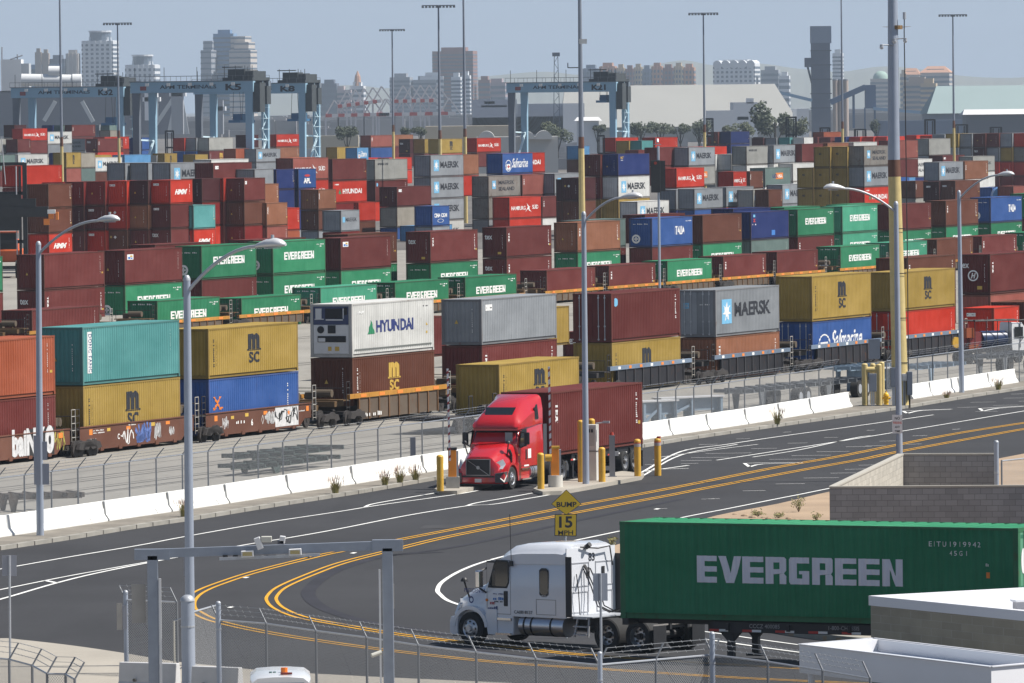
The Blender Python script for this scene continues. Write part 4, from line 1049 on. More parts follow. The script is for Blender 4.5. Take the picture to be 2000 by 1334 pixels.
FENCEM = mat('fence_wire', (.36, .37, .38), .5, .4, 0)
def chain_fence(name, label, pts, H, pitch, wire, post_s, arm=(0, 0), group=None, arms=True, tension=True, corner=()):
    """pts: ground points along the fence; arm: sideways lean of the barbed wire arms"""
    pts = [p for i, p in enumerate(pts) if i == 0 or (p - pts[i - 1]).length > .05]
    root = thing(name, label, 'fence', pts[0], 0, group); o0 = pts[0]
    rel = [p - o0 for p in pts]
    wm = MB(); rail = MB()
    for a, b in zip(rel[:-1], rel[1:]):
        d = b - a; L = math.hypot(d.x, d.y); u = Vector((d.x / L, d.y / L, d.z / L)); nq = Vector((-u.y, u.x, 0)) * .004
        n = int(L / pitch)
        for k in range(n + 1):
            for sg in (1, -1):
                x0 = k * pitch; x1 = x0 + sg * H * .95
                z0, z1 = .05, H; 
                if x1 > L: z1 = z0 + (z1 - z0) * (L - x0) / (x1 - x0); x1 = L
                if x1 < 0: z1 = z0 + (z1 - z0) * (0 - x0) / (x1 - x0); x1 = 0
                if abs(x1 - x0) < .02: continue
                p0 = a + u * x0 + Vector((0, 0, z0)); p1 = a + u * x1 + Vector((0, 0, z1)); t = (p1 - p0).normalized()
                w = u.cross(Vector((u.y, -u.x, 0)));  w = Vector((0, 0, 1)) - t * t.z; w.normalize(); w *= wire / 2
                wm.quad(p0 - w, p1 - w, p1 + w, p0 + w)
            # start diagonals that begin on the ends
        for sg in (1, -1):
            k = 1
            while k * pitch < H * .95:
                z0 = .05 + (H - .05) * k * pitch / (H * .95); xe = (H * .95 - k * pitch)
                if xe < .02: break
                if sg == 1: x0, x1 = 0, min(L, xe)
                else: x0, x1 = L, max(0, L - xe)
                f = abs(x1 - x0) / xe; z1 = z0 + (H - z0) * f
                p0 = a + u * x0 + Vector((0, 0, z0)); p1 = a + u * x1 + Vector((0, 0, z1)); t = (p1 - p0).normalized()
                w = Vector((0, 0, 1)) - t * t.z; w.normalize(); w *= wire / 2
                wm.quad(p0 - w, p1 - w, p1 + w, p0 + w); k += 1
        rail.cyl(a + Vector((0, 0, H)), b + Vector((0, 0, H)), .028, n=6)
    wm.build('wire_mesh', FENCEM, root, recalc=False); rail.build('top_rail', STEEL, root)
    # posts
    P = []
    for a, b in zip(rel[:-1], rel[1:]):
        d = b - a; L = d.length; n = max(1, round(L / post_s)); P += [a + d * (k / n) for k in range(n)]
    P.append(rel[-1])
    tips = []
    for k, p in enumerate(P):
        m = MB(); m.cyl(p, p + Vector((0, 0, H + .03)), .035, n=8)
        if arms:
            tip = p + Vector((arm[0], arm[1], H + .42)); m.cyl(p + Vector((0, 0, H)), tip, .024, n=6); tips.append(tip)
        m.build('post', mat('dull_fence_post', (.20, .21, .225), .55, .3, .1), root)
    if arms:
        bw = MB()
        for j in (.35, .68, 1.0):
            Q = [p + Vector((arm[0] * j, arm[1] * j, H + .03 + .39 * j)) for p in P]
            for a, b in zip(Q[:-1], Q[1:]):
                bw.cyl(a, b, .008, n=4, caps=False)
                L = (b - a).length
                for t in range(1, int(L / .35)):
                    c = a + (b - a) * (t * .35 / L); bw.cyl(c + Vector((.02, 0, -.03)), c + Vector((-.02, 0, .03)), .006, n=3, caps=False)
        bw.build('barbed_wire', FENCEM, root, recalc=False)
    return root
fl = offs(SM([(-60, 1065)] + BASE[2:8] + [(829, 929.5)], 2), 1.15)
fence_pts = [Vector((x, y, gz(y))) for x, y in fl]
chain_fence('chain_link_fence', 'long chain link fence behind the white barriers left of the red truck', fence_pts[::4] + [fence_pts[-1]], 2.35, .075, .0085, 3.3, (.34, .1), 'chain link fences along the rail yard')
fl = offs(SM(BASE[9:15] + [(1667, 799)], 2), 1.15)
fence_pts = [Vector((x, y, gz(y))) for x, y in fl]
chain_fence('chain_link_fence', 'chain link fence behind the white barriers between red truck and tall mast', fence_pts[::4] + [fence_pts[-1]], 2.35, .085, .0085, 3.1, (.34, .1), 'chain link fences along the rail yard')
fl = offs(SM([(1770, 785.5)] + BASE[17:21], 2), 1.15)
fence_pts = [Vector((x, y, gz(y))) for x, y in fl]
chain_fence('chain_link_fence', 'chain link fence behind the white barriers right of the tall mast', fence_pts[::4] + [fence_pts[-1]], 2.35, .09, .0085, 3.2, (.34, .1), 'chain link fences along the rail yard')

# ---- street lamps
def street_lamp(base, top, head, label, r=.14, cap=True):
    root = thing('street_lamp', label, 'street lamp', base, 0, 'grey street lamps beside the road')
    t = top - base; h = head - base
    m = MB(); m.cyl((0, 0, 0), t, r * 1.1, r * .75, n=14); m.cyl((0, 0, 0), (0, 0, .12), r * 1.9, n=14); m.build('pole', LAMPGREY, root, smooth=40)
    m = MB(); m.dome((t.x, t.y, t.z), r * .8, .18); m.build('pole_cap', STEEL, root, smooth=60)
    m = MB(); pts = []; a = t + Vector((0, 0, -.35)); b = h
    for k in range(11):
        u = k / 10; z = a.z + (b.z - a.z) * (1 - (1 - u) ** 1.9) ; pts.append((a.x + (b.x - a.x) * u, a.y + (b.y - a.y) * u, z))
    m.tube(pts, .055, 10); m.build('arm', STEEL, root, smooth=60)
    d = (b - Vector(pts[-2])); d.z = 0; d.normalize(); s = Vector((-d.y, d.x, 0)); rings = []
    for u, w, hh, dz in ((0, .07, .06, 0), (.12, .12, .1, .02), (.35, .19, .16, .05), (.65, .22, .18, .07), (.85, .18, .14, .06), (.98, .07, .06, .04)):
        c = b + d * (u - .05) + Vector((0, 0, dz)); rings.append([tuple(c + s * (w * math.cos(q)) + Vector((0, 0, hh * (math.sin(q) if math.sin(q) > 0 else .55 * math.sin(q))))) for q in [2 * math.pi * i / 14 for i in range(14)]])
    m = MB(); m.loft(rings); hd = m.build('lamp_head', mat('lamp_head_grey', (.55, .56, .57), .45, .2, .05), root, smooth=50)
    m = MB(); c = b + d * .5 + Vector((0, 0, .2)); m.cyl(c, c + Vector((0, 0, .14)), .05, n=8); m.build('photo_cell', STEEL, hd)
    m = MB(); c = b + d * .5 + Vector((0, 0, -.05)); m.cbox(c, (.42, .26, .03), math.atan2(d.y, d.x)); m.build('lens', mat('lamp_lens', (.45, .46, .46), .2, 0, 0), hd)
    return root
def lamp_px(bx, by, tx, ty, hx, hy, label, Y=None, r=.14, fwd=0.0):
    base = gnd(bx, by) if Y is None else Vector((at(bx, 1000, Y).x, Y, gz(Y)))
    Y_ = base.y; top = at(tx, ty, Y_); head = at(hx, hy, Y_ - fwd); head.y = Y_ - fwd
    return street_lamp(base, Vector((top.x, Y_, top.z)), head, label, r)
L1 = lamp_px(78.5, 1052, 75, 479, 192, 431, 'grey street lamp at the left edge with a box of signs on its pole', fwd=1.0)
L2 = lamp_px(368, 1300, 365, 548, 503, 481, 'grey street lamp behind the camera gantry with its arm over the green containers', Y=224, fwd=1.0)
L3 = lamp_px(1145, 930, 1140, 420, 1215, 386, 'grey street lamp rising behind the red container truck', Y=338, fwd=.5)
L4 = lamp_px(1758, 926, 1750, 400, 1648, 368.5, 'grey street lamp in front of the tall mast with a no parking sign', Y=341, fwd=.5)
L5 = lamp_px(1878.5, 771, 1873, 377, 1950, 342, 'grey street lamp farthest right beside the white barriers', fwd=.5)
def sign_back(root, y0px, y1px, x0px, x1px, Y, nm='sign_panel', m=None, dy=-.2):
    a = at(x0px, y0px, Y) - root.location; b = at(x1px, y1px, Y) - root.location
    mb = MB(); mb.box(a.x, a.y + dy - .02, b.z, b.x, a.y + dy, a.z); return mb.build(nm, m or mat('grey_sign_back', (.30, .31, .35), .6, .2, .05), root)
sign_back(L1, 850, 946, 66, 80, L1.location.y); sign_back(L1, 905, 946, 83, 97, L1.location.y); sign_back(L1, 862, 898, 83, 93, L1.location.y)
sign_back(L2, 1088, 1125, 358, 374, 224, dy=.2)
sp = sign_back(L4, 810, 846, 1742, 1762, 341, m=mat('white_sign_face', (.62, .61, .62), .5, 0, .03))
def flat_text(parent, txt, p, w, h, m, name='lettering', bold=.02):
    """text facing the camera direction (-y), lower left corner at p (local)"""
    vs, fs = T_(txt, bold); mb = MB(); mb.add([(p[0] + u * w, p[1], p[2] + v * h) for u, v in vs], fs); return mb.build(name, m, parent, recalc=False)
q0 = at(1742, 810, 341) - L4.location; wS = (at(1762, 810, 341) - at(1742, 810, 341)).x
for k, (t_, w_, m_2, hh) in enumerate((('NO', .5, INK, .13), ('PARKING', .84, REDINK, .11), ('ANY', .5, INK, .1), ('TIME', .55, INK, .1))):
    flat_text(sp, t_, (q0.x + wS * (1 - w_) / 2, q0.y - .225, q0.z - .22 - k * .19), wS * w_, hh, m_2)

# ---- tall light masts
def mast(px, Y, ztop, label, bands=True, lights=True, r=.3, ybase=None, arm=2.3, lean=0):
    root = thing('light_mast', label, 'light mast', (at(px, 250, Y).x, Y, 0), 0, 'tall light masts of the terminal')
    zy = 12.6
    m = MB(); m.cyl((0, 0, zy + 1.0), (0, 0, ztop), r * .75, r * .4, n=10); m.build('pole', mat('grey_mast', (.22, .25, .30), .6, .2, .1), root)
    m = MB(); m.cyl((0, 0, 0), (0, 0, zy), r, r * .85, n=10); m.build('yellow_base', CREAM, root)
    m = MB(); m.cyl((0, 0, zy), (0, 0, zy + 1.2), r * .87, r * .8, n=10); m.build('brown_band', mat('brown_mast_band', (.14, .06, .035), .6), root)
    if lights:
        m = MB(); m.box(-arm, -.06, ztop - .08, arm, .06, ztop + .04); m.build('crossarm', mat('grey_mast'.replace('grey', 'dark'), (.1, .11, .12), .6), root)
        n = 10
        for k in range(n):
            x = -arm + .15 + k * (2 * arm - .3) / (n - 1); m = MB(); m.box(x - .16, -.25, ztop - .34, x + .16, .2, ztop - .1); m.build('floodlight', mat('dark_floodlight', (.12, .125, .13), .5), root)
    return root
mast(120, 950, 35, 'tall mast at the left whose top leaves the photo', lights=False, r=.24)
mast(232, 1208, 31, 'light mast with its lamp bar between the two left white towers', r=.26)
mast(768, 1358, 31, 'light mast left of the brown tower, the shorter of two', r=.28)
mast(859, 1040, 31, 'light mast in front of the left edge of the brown tower', r=.28)
mast(908, 1100, 37, 'tall mast crossing the brown tower and leaving the photo', lights=False, r=.3)
mast(1376, 1164, 31, 'light mast left of the white apartment block', r=.26)
mast(1645.5, 1250, 37, 'tall mast just right of the dark grain tower', lights=False, r=.26)
mast(1863, 1225, 31, 'light mast in front of the pale green shed roof at right', r=.26)
m6 = mast(1135, 780, 36, 'thick mast with yellow base rising behind the brown trains in mid photo', lights=False, r=.36)
b = MB(); p = at(1133, 80, 780); b.box(p.x - m6.location.x - .1, -.5, p.z - .3, p.x - m6.location.x + .7, -.3, p.z + .2); b.build('floodlight', mat('pale_box', (.6, .6, .58), .5), m6)
b = MB(); p = at(1130, 132, 780); b.cyl((-1.3, 0, p.z), (0, 0, p.z), .05, n=6); b.cyl((-1.3, 0, p.z), (-1.3, 0, p.z + .5), .05, n=6); b.build('bracket', BLACK, m6)
# the big mast beside the hydrant
Yp = 422.0; pb = at(1759, 795, Yp)
root = thing('light_mast', 'thickest mast, yellow below a brown band, beside the hydrant and electrical cabinets', 'light mast', (pb.x, Yp, 0), 0, 'tall light masts of the terminal')
xo = lambda px, py: at(px, py, Yp).x - pb.x
zz = lambda py: at(1750, py, Yp).z
b = MB(); b.cyl((0, 0, 0), (xo(1747, 345), 0, zz(345)), .47, .36, n=18); b.build('yellow_base', CREAM, root, smooth=50)
b = MB(); b.cyl((xo(1747, 345), 0, zz(345)), (xo(1746, 312), 0, zz(312)), .363, .35, n=18); b.build('brown_band', mat('brown_mast_band', (.14, .06, .035), .6), root, smooth=50)
b = MB(); b.cyl((xo(1746, 312), 0, zz(312)), (xo(1743, -80), 0, zz(-80)), .345, .26, n=18); b.build('pole', LAMPGREY, root, smooth=50)
b = MB(); b.tube([(.45, -.1, .3), (.46, -.1, 8), (.43, -.1, 16), (.4, -.1, zz(60)), (.42, -.1, zz(30))], .03, 6); b.build('conduit', BLACK, root)
b = MB(); b.cyl((.42, -.1, zz(38)), (.42, -.1, zz(24)), .09, n=10); b.build('antenna', STEEL, root)
for px_, py_ in ((1721, 90), (1746, 79), (1767, 78)):
    c = MB(); x = xo(px_, py_); c.cyl((xo(1745, py_), -.35, zz(py_) + .05), (x, -.5, zz(py_) + .08), .035, n=6); c.cyl((x, -.5, zz(py_) + .1), (x, -.5, zz(py_) - .03), .1, n=10)
    br = c.build('camera_bracket', STEEL, root); c = MB(); c.dome((x, -.5, zz(py_) - .03), .12, -.16, 10, 4); c.build('dome_camera', mat('dome_camera_white', (.6, .6, .6), .3, 0, 0), br, smooth=60)
for py_ in (53,):
    c = MB()
    for s in (-1, 1):
        for k in range(4): c.cyl((s * .3, -.1 + .1 * k, zz(py_)), (s * .8, -.1 + .1 * k, zz(py_) + .03), .02, .005, n=5)
    c.cyl((0, 0, zz(py_) - .12), (0, 0, zz(py_) + .1), .32, n=14); c.build('climb_guard', mat('rusty_band', (.25, .15, .06), .6), root)
for z in (2.5, 5.0, 7.5, 10):
    c = MB(); c.cyl((0, 0, z), (0, 0, z + .05), .475 - .009 * z, n=18, caps=False); c.build('joint_band', BLACK, root)
cab = mat('grey_cabinet', (.20, .22, .26), .5, .1, .05)
c = MB(); c.box(xo(1697, 700), -.4, zz(700), xo(1718, 660), .5, zz(662)); c.build('transformer_box', cab, root)
def cabinet(x0, x1, y0, y1, label, m=None, dep=.5):
    a = at(x0, y1, Yp - .6); b2 = at(x1, y0, Yp - .6); r_ = thing('electrical_cabinet', label, 'cabinet', (a.x, Yp - .6, 0), 0)
    mb = MB(); mb.box(0, 0, max(.14, a.z), b2.x - a.x, dep, b2.z); mb.build('cabinet_box', m or cab, r_, bevel=.015)
    mb = MB(); mb.box(.05, -.012, max(.14, a.z) + .08, b2.x - a.x - .05, -.001, b2.z - .08); mb.build('door', m or cab, r_)
    mb = MB(); mb.box(.1, .1, 0, .18, .2, max(.14, a.z)); mb.box(b2.x - a.x - .2, .1, 0, b2.x - a.x - .12, .2, max(.14, a.z)); mb.build('leg', STEEL, r_)
cabinet(1698, 1712, 730, 765, 'small grey cabinet inside the cream pipe guard'); cabinet(1739, 1752, 718, 756, 'large grey cabinet at the foot of the thickest mast'); cabinet(1762, 1771, 730, 744, 'small pale box right of the thickest mast', mat('pale_cabinet', (.5, .5, .5), .5))
cabinet(1772, 1782, 726, 772, 'narrow grey cabinet touching the first barrier right of the mast')
r_ = thing('pipe_guard', 'cream goal shaped pipe guard in front of the grey cabinets', 'pipe guard', gnd(1690, 796))
ox = r_.location
def gp(px, py, Y): v = at(px, py, Y); return v - ox
Yg = ox.y
for px_, t_ in ((1689.5, 712), (1717, 713)):
    c = MB(); a = gp(px_, 796, Yg); c.cyl((a.x, 0, -.05), (a.x, 0, gp(px_, t_, Yg).z), .17, n=14); c.dome((a.x, 0, gp(px_, t_, Yg).z), .17, .08, 14, 3); c.build('post', CREAM, r_, smooth=50)
c = MB(); c.cyl((gp(1689.5, 722, Yg).x, 0, gp(1689, 722, Yg).z), (gp(1717, 722, Yg).x, 0, gp(1717, 722, Yg).z), .16, n=14); c.build('crossbar', CREAM, r_, smooth=50)
for px_, top_, lab in ((1705, 712, 'cream bollard inside the pipe guard'), (1722.5, 709, 'cream bollard between pipe guard and mast')):
    p = Vector((at(px_, 760, Yg + 2).x, Yg + 2, 0)); r2 = thing('bollard', lab, 'bollard', p, 0, 'cream bollards around the cabinets')
    c = MB(); hz = at(px_, top_, Yg + 2).z; c.cyl((0, 0, 0), (0, 0, hz), .16, n=12); c.dome((0, 0, hz), .16, .08, 12, 3); c.build('post', CREAM, r2, smooth=50)
# hydrant
p = gnd(1731, 795); r_ = thing('fire_hydrant', 'yellow fire hydrant between the cream pipe guard and the tall mast', 'hydrant', p)
HY = mat('hydrant_yellow', (.72, .45, .02), .4, 0, .06)
c = MB(); c.cyl((0, 0, 0), (0, 0, .1), .2, n=12); c.cyl((0, 0, .1), (0, 0, .62), .13, n=12); c.cyl((0, 0, .32), (0, 0, .38), .17, n=12); c.cyl((0, 0, .6), (0, 0, .66), .18, n=12); c.dome((0, 0, .66), .15, .17, 12, 4); c.build('barrel', HY, r_, smooth=50)
c = MB(); c.cyl((-.24, 0, .5), (.24, 0, .5), .07, n=10); c.cyl((0, 0, .48), (0, -.25, .48), .09, n=10); c.build('nozzle', HY, r_, smooth=50)
c = MB(); c.cyl((0, 0, .83), (0, 0, .9), .04, n=6); c.build('cap_nut', HY, r_)

# ---- the red truck's gate: islands, bollards, kiosk, arms
def isle(name, pts, h):
    P = G(pts); mb = MB(); n = len(P)
    mb.add([(x, y, gz(y) + h) for x, y in P] + [(x, y, gz(y) - .02) for x, y in P], [tuple(range(n))] + [(i, (i + 1) % n, n + (i + 1) % n, n + i) for i in range(n)])
    o = mb.build(name, M_WALK); o['kind'] = 'structure'; return o
isle('gate_island', [(1042, 962), (1060, 967.5), (1097, 966), (1180, 951), (1253, 937), (1258, 931), (1215, 927), (1130, 941), (1050, 956)], .17)
isle('gate_island', [(848, 961), (858, 966), (893, 966), (960, 950), (960, 934), (880, 951)], .17)
def bollard(px, base, top, label, r=.155, m=BOLL, ring=False, z=.17):
    p = gnd(px, base, z); hz = at(px, top, p.y).z - p.z
    r_ = thing('bollard', label, 'bollard', p, 0, 'yellow bollards of the truck gate')
    c = MB(); c.cyl((0, 0, 0), (0, 0, hz - .1), r, n=16); c.dome((0, 0, hz - .1), r, .1, 16, 4); c.build('post', m, r_, smooth=50)
    if ring:
        c = MB(); c.cyl((0, 0, hz - .36), (0, 0, hz - .22), r + .004, n=16, caps=False); c.build('reflective_band', mat('grey_band', (.4, .36, .36), .4), r_)
        c = MB(); c.cyl((0, 0, hz - .21), (0, 0, hz - .17), r + .004, n=16, caps=False); c.build('dark_band', REDINK, r_)
bollard(860, 959, 888, 'yellow bollard at the front left corner of the red truck')
bollard(1056.5, 955, 884, 'short yellow bollard in front of the white round gate base')
bollard(1135.5, 941.5, 820, 'tall yellow bollard left of the white kiosk')
bollard(1156.5, 934, 817, 'tall yellow bollard hidden behind the white kiosk')
bollard(1176, 941, 873, 'short yellow bollard right of the white kiosk')
bollard(1245.5, 930, 857, 'yellow bollard with red band at the island end', ring=True)
bollard(1285, 929, 855, 'yellow bollard with red tip standing apart right of the island', ring=True, z=0)
c = thing('warning_light', 'small red light on top of the rightmost bollard', 'light', at(1286.5, 855, gnd(1285, 929).y)); b = MB(); b.cyl((0, 0, -.02), (0, 0, .07), .1, n=10); b.build('lens', mat('red_lens', (.35, .04, .02), .3), c)
p = gnd(1157, 938, .17); r_ = thing('gate_kiosk', 'white metal kiosk with panel between the two tall yellow bollards', 'kiosk', p, R(-14))
KW = mat('kiosk_white', (.56, .55, .51), .5, 0, .05); hz = at(1157, 829, p.y).z - p.z
c = MB(); c.box(-.26, -.26, 0, .26, .26, hz); c.build('kiosk_body', KW, r_, bevel=.015)
c = MB(); c.box(-.285, -.285, hz * .52, .285, .285, hz * .535); c.build('seam', mat('kiosk_seam', (.1, .1, .1), .6), r_)
c = MB(); c.box(-.2, -.272, hz * .62, .18, -.262, hz * .95); c.build('panel', mat('kiosk_panel', (.42, .42, .38), .5), r_)
c = MB(); c.box(-.15, -.28, hz * .86, -.02, -.273, hz * .92); c.box(.02, -.28, hz * .86, .12, -.273, hz * .92); c.build('button', INK, r_)
c = MB(); c.cyl((.2, 0, hz + .05), (.75, -.1, hz + .12), .03, n=6); c.box(.55, -.16, hz + .06, .85, -.04, hz + .16); c.build('camera_arm', STEEL, r_)
p = gnd(1196, 931, .17); r_ = thing('gate_post', 'slim grey post with red light right of the white kiosk', 'post', p); hz = at(1196, 850, p.y).z - p.z
c = MB(); c.box(-.13, -.13, 0, .13, .13, hz); c.box(-.2, -.2, 0, .2, .2, .03); c.build('post', mat('gate_post_grey', (.22, .23, .26), .5, .2, .05), r_)
c = MB(); c.cyl((0, 0, hz), (0, 0, hz + .14), .1, .06, n=10); c.build('red_light', mat('red_lens', (.35, .04, .02), .3), r_)
c = MB(); c.box(.13, -.1, .95, .3, .1, 1.15); c.build('sensor_box', STEEL, r_)
ARMW = mat('barrier_arm_white', (.66, .64, .66), .5, 0, .05)
def gate_arm(px, base, armx, a0, a1, label, rz=0, white_base=True):
    p = gnd(px, base, .17); r_ = thing('barrier_gate', label, 'barrier gate', p, 0, 'orange barrier gates with raised arms')
    if white_base:
        c = MB(); c.cyl((0, 0, 0), (0, 0, .52), .33, n=20); c.build('base', mat('white_gate_base', (.55, .53, .48), .7, 0, .1), r_, smooth=50); z0 = .52
    else:
        c = MB(); c.box(-.3, -.3, 0, .3, .3, .5); c.build('base', DCONC, r_); z0 = .5
    c = MB(); c.box(-.2, -.18, z0, .17, .18, z0 + 1.2); c.build('housing', ORANGE, r_, bevel=.02)
    c = MB(); c.box(-.24, -.2, z0 + 1.2, .2, .2, z0 + 1.3); c.build('housing_top', BOLL if white_base else BLACK, r_)
    c = MB(); c.box(.171, -.17, z0 + .02, .26, .17, z0 + 1.15); c.build('side_panel', STEEL, r_)
    A = at(armx[0], a0, p.y - .25) - p; B = at(armx[1], a1, p.y - .25) - p
    c = MB(); c.beam((A.x, -.25, A.z), (B.x, -.25, B.z), .09, .05); arm = c.build('arm', ARMW, r_)
    for k in range(12):
        u = (k + .5) / 12; c = MB(); x = A.x + (B.x - A.x) * u; zc = A.z + (B.z - A.z) * u
        c.add([(x - .045, -.282, zc - .08), (x + .045, -.282, zc - .02), (x + .045, -.282, zc + .1), (x - .045, -.282, zc + .04)], [(0, 1, 2, 3)]); c.build('red_stripe', mat('dull_red_stripe', (.3, .03, .035), .5), arm, recalc=False)
    if white_base:
        c = MB(); c.cyl((-.45, -.2, z0 + .8), (-.15, -.2, z0 + .8), .17, n=14); c.build('motor', BOLL, r_)
gate_arm(1085, 951, (1072, 1075.5), 716, 897, 'orange barrier gate on white round base with raised striped arm')
gate_arm(884.5, 953, (874, 878.5), 720, 900, 'orange barrier gate at the far left side of the red truck', white_base=False)
p = gnd(807, 926); r_ = thing('sensor_post', 'grey square post standing in front of the barriers left of the red truck', 'post', p); hz = at(807, 854, p.y).z - p.z
c = MB(); c.box(-.13, -.13, 0, .13, .13, hz); c.build('post', mat('gate_post_grey', (.22, .23, .26), .5, .2, .05), r_); c = MB(); c.box(.13, -.05, .5, .35, .05, .6); c.build('bracket', STEEL, r_)

# ---- bump sign
Ys = 236.0; p0 = at(1105, 1120, Ys); r_ = thing('bump_sign', 'yellow diamond bump sign above a yellow speed plate behind the white truck', 'road sign', (p0.x, Ys, gz(Ys)))
YS = mat('yellow_sign_face', (.62, .40, .01), .5, 0, .04)
def sx(px, py): v = at(px, py, Ys) - r_.location; return (v.x, v.z)
c = MB(); c.cyl((0, .03, 0), (0, .03, sx(1105, 965)[1]), .035, n=8); c.build('post', STEEL, r_)
def plate(pts, y0, y1, name, m, par):
    mb = MB(); mb.prism(pts, y0, y1, 'y'); return mb.build(name, m, par)
dia = [sx(1106, 956), sx(1135.5, 984.5), sx(1106, 1006), sx(1076.5, 984.5)]
def inset(P, f): c0 = np.mean(np.array(P), 0); return [tuple(c0 + (np.array(p) - c0) * f) for p in P]
plate(dia, -.01, .0, 'sign_border', INK, r_); d_ = plate(inset(dia, .95), -.016, -.0105, 'diamond_plate', YS, r_)
x, z = sx(1087, 990.5); flat_text(d_, 'BUMP', (x, -.02, z), sx(1126, 980)[0] - x, sx(1087, 980.5)[1] - z, INK, bold=.03)
pl = [sx(1083.5, 1004.5), sx(1126.5, 1003.5), sx(1126, 1047.5), sx(1083, 1046.5)]
plate(pl, -.03, -.02, 'sign_border', INK, r_); d_ = plate(inset(pl, .93), -.036, -.0305, 'speed_plate', YS, r_)
x, z = sx(1092, 1031); flat_text(d_, '15', (x, -.04, z), sx(1118, 1010)[0] - x, sx(1092, 1008.5)[1] - z, INK, bold=.03)
x, z = sx(1090, 1045); flat_text(d_, 'MPH', (x, -.04, z), sx(1119, 1010)[0] - x, sx(1092, 1036)[1] - z, INK, bold=.02)
# signs seen from behind
SB = mat('grey_sign_back', (.30, .31, .35), .6, .2, .05)
def back_sign(px, Y, top, pole_top, x0, x1, y0, y1, label, m=None, pr=.035):
    p = at(px, 1200, Y); r2 = thing('road_sign', label, 'road sign', (p.x, Y, gz(Y) + .12), 0, 'road signs seen from behind')
    f = lambda a, b: at(a, b, Y) - r2.location
    c = MB(); c.cyl((0, 0, -.12), (f(px, pole_top).x, 0, f(px, pole_top).z), pr, n=8); c.build('post', STEEL, r2)
    a = f(x0, y0); b_ = f(x1, y1); c = MB(); c.box(a.x, .04, b_.z, b_.x, .055, a.z); c.build('sign_panel', m or SB, r2)
    c = MB(); c.box((a.x + b_.x) / 2 - .06, .02, b_.z, (a.x + b_.x) / 2 + .06, .04, a.z); c.build('rib', SB, r2)
back_sign(18.5, 226, 0, 1085, 3.5, 32.5, 1085, 1125, 'grey back of a road sign on a thin post at the left edge')
back_sign(1173, 207.5, 0, 1120, 1158, 1187, 1120, 1173.5, 'pale back of a road sign in front of the white truck sleeper', mat('pale_sign_back', (.52, .53, .56), .6, .1, .03))

# ---- camera gantry in the foreground
Yq = 189.0; pL = at(297, 1200, Yq); GS = mat('gantry_galvanised', (.27, .30, .35), .5, .3, .14, 3)
r_ = thing('camera_gantry', 'grey steel camera gantry with two square posts in the foreground', 'gantry', (pL.x, Yq, gz(Yq)))
f = lambda a, b, Y=Yq: at(a, b, Y) - r_.location
for x0, x1, yt in ((287, 308, 1085), (746, 767, 1070)):
    a = f(x0, yt); b_ = f(x1, yt); c = MB(); c.box(a.x, 0, 0, b_.x, b_.x - a.x, a.z); c.build('post', GS, r_, bevel=.015)
a = f(263, 1074); b_ = f(786, 1055.5); hb = f(263, 1090).z; c = MB()
c.beam((a.x, .13, a.z - .115), (b_.x, .13, b_.z - .115), .2, .22); c.build('beam', GS, r_)
c = MB(); c.box(a.x - .01, 0, a.z - .26, f(331, 1070).x, .28, a.z + .01); c.build('beam_cap', GS, r_); c = MB(); c.box(f(727, 1060).x, 0, b_.z - .27, b_.x + .01, .28, b_.z + .015); c.build('beam_cap', GS, r_)
def cam_box(px, py, w, h, m, lab, tilt=0, dep=.3):
    q = f(px, py); c = MB(); M = Matrix.Translation((q.x, -.08, q.z)) @ Matrix.Rotation(tilt, 4, 'Y'); c.box(-w / 2, -dep, -h / 2, w / 2, 0, h / 2, M); return c.build(lab, m, r_, bevel=.01)
CW = mat('camera_housing', (.62, .62, .62), .4, 0, .03)
cam_box(506, 1060, .15, .30, CW, 'camera', R(-20)); cam_box(521, 1052, .26, .14, mat('camera_beige', (.5, .49, .43), .5), 'camera'); cam_box(552, 1053, .14, .18, CW, 'camera', R(8)); cam_box(549, 1058, .16, .1, mat('camera_dark', (.08, .08, .1), .4), 'camera_base')
for px_, py_, t in ((484, 1080.5, -3), (577, 1077, -3)):
    fl_ = cam_box(px_, py_, .31, .155, CW, 'floodlight', R(t)); q = f(px_, py_); c = MB(); c.box(q.x - .12, -.388, q.z - .045, q.x + .12, -.382, q.z + .05); c.build('lens', mat('amber_lens', (.42, .34, .15), .2, 0, .2, 20), fl_)
q = f(429, 1091); q2 = f(625, 1083); c = MB(); c.beam((q.x, -.1, q.z), (q2.x, -.1, q2.z), .08, .07); c.build('light_bar', STEEL, r_)
for px_ in (440, 460, 520, 600):
    q = f(px_, 1086); c = MB(); c.box(q.x - .06, -.09, q.z - .03, q.x + .06, .02, q.z + .03); c.build('clamp', BLACK, r_)
q = f(310, 1130); c = MB(); c.box(q.x, -.05, 0, f(314.5, 1130).x, .03, q.z); c.build('light_strip', CW, r_)
q = f(739.5, 1112); c = MB(); c.box(q.x, -.05, 0, f(743, 1112).x, .03, q.z); c.build('light_strip', CW, r_)
for y0, y1, x0, x1 in ((1142, 1218, 256, 284), (1142, 1190, 765, 770)):
    a = f(x0, y0); b_ = f(x1, y1); c = MB(); c.box(a.x, .25, b_.z, b_.x, .3, a.z); c.build('sign_panel', mat('pale_back_panel', (.36, .34, .31), .6, .1, .1), r_)
q = f(737, 1277); c = MB(); c.cyl((q.x - .14, -.2, q.z - .03), (q.x + .1, -.1, q.z + .05), .055, n=10); c.build('camera', mat('camera_beige', (.5, .49, .43), .5), r_)

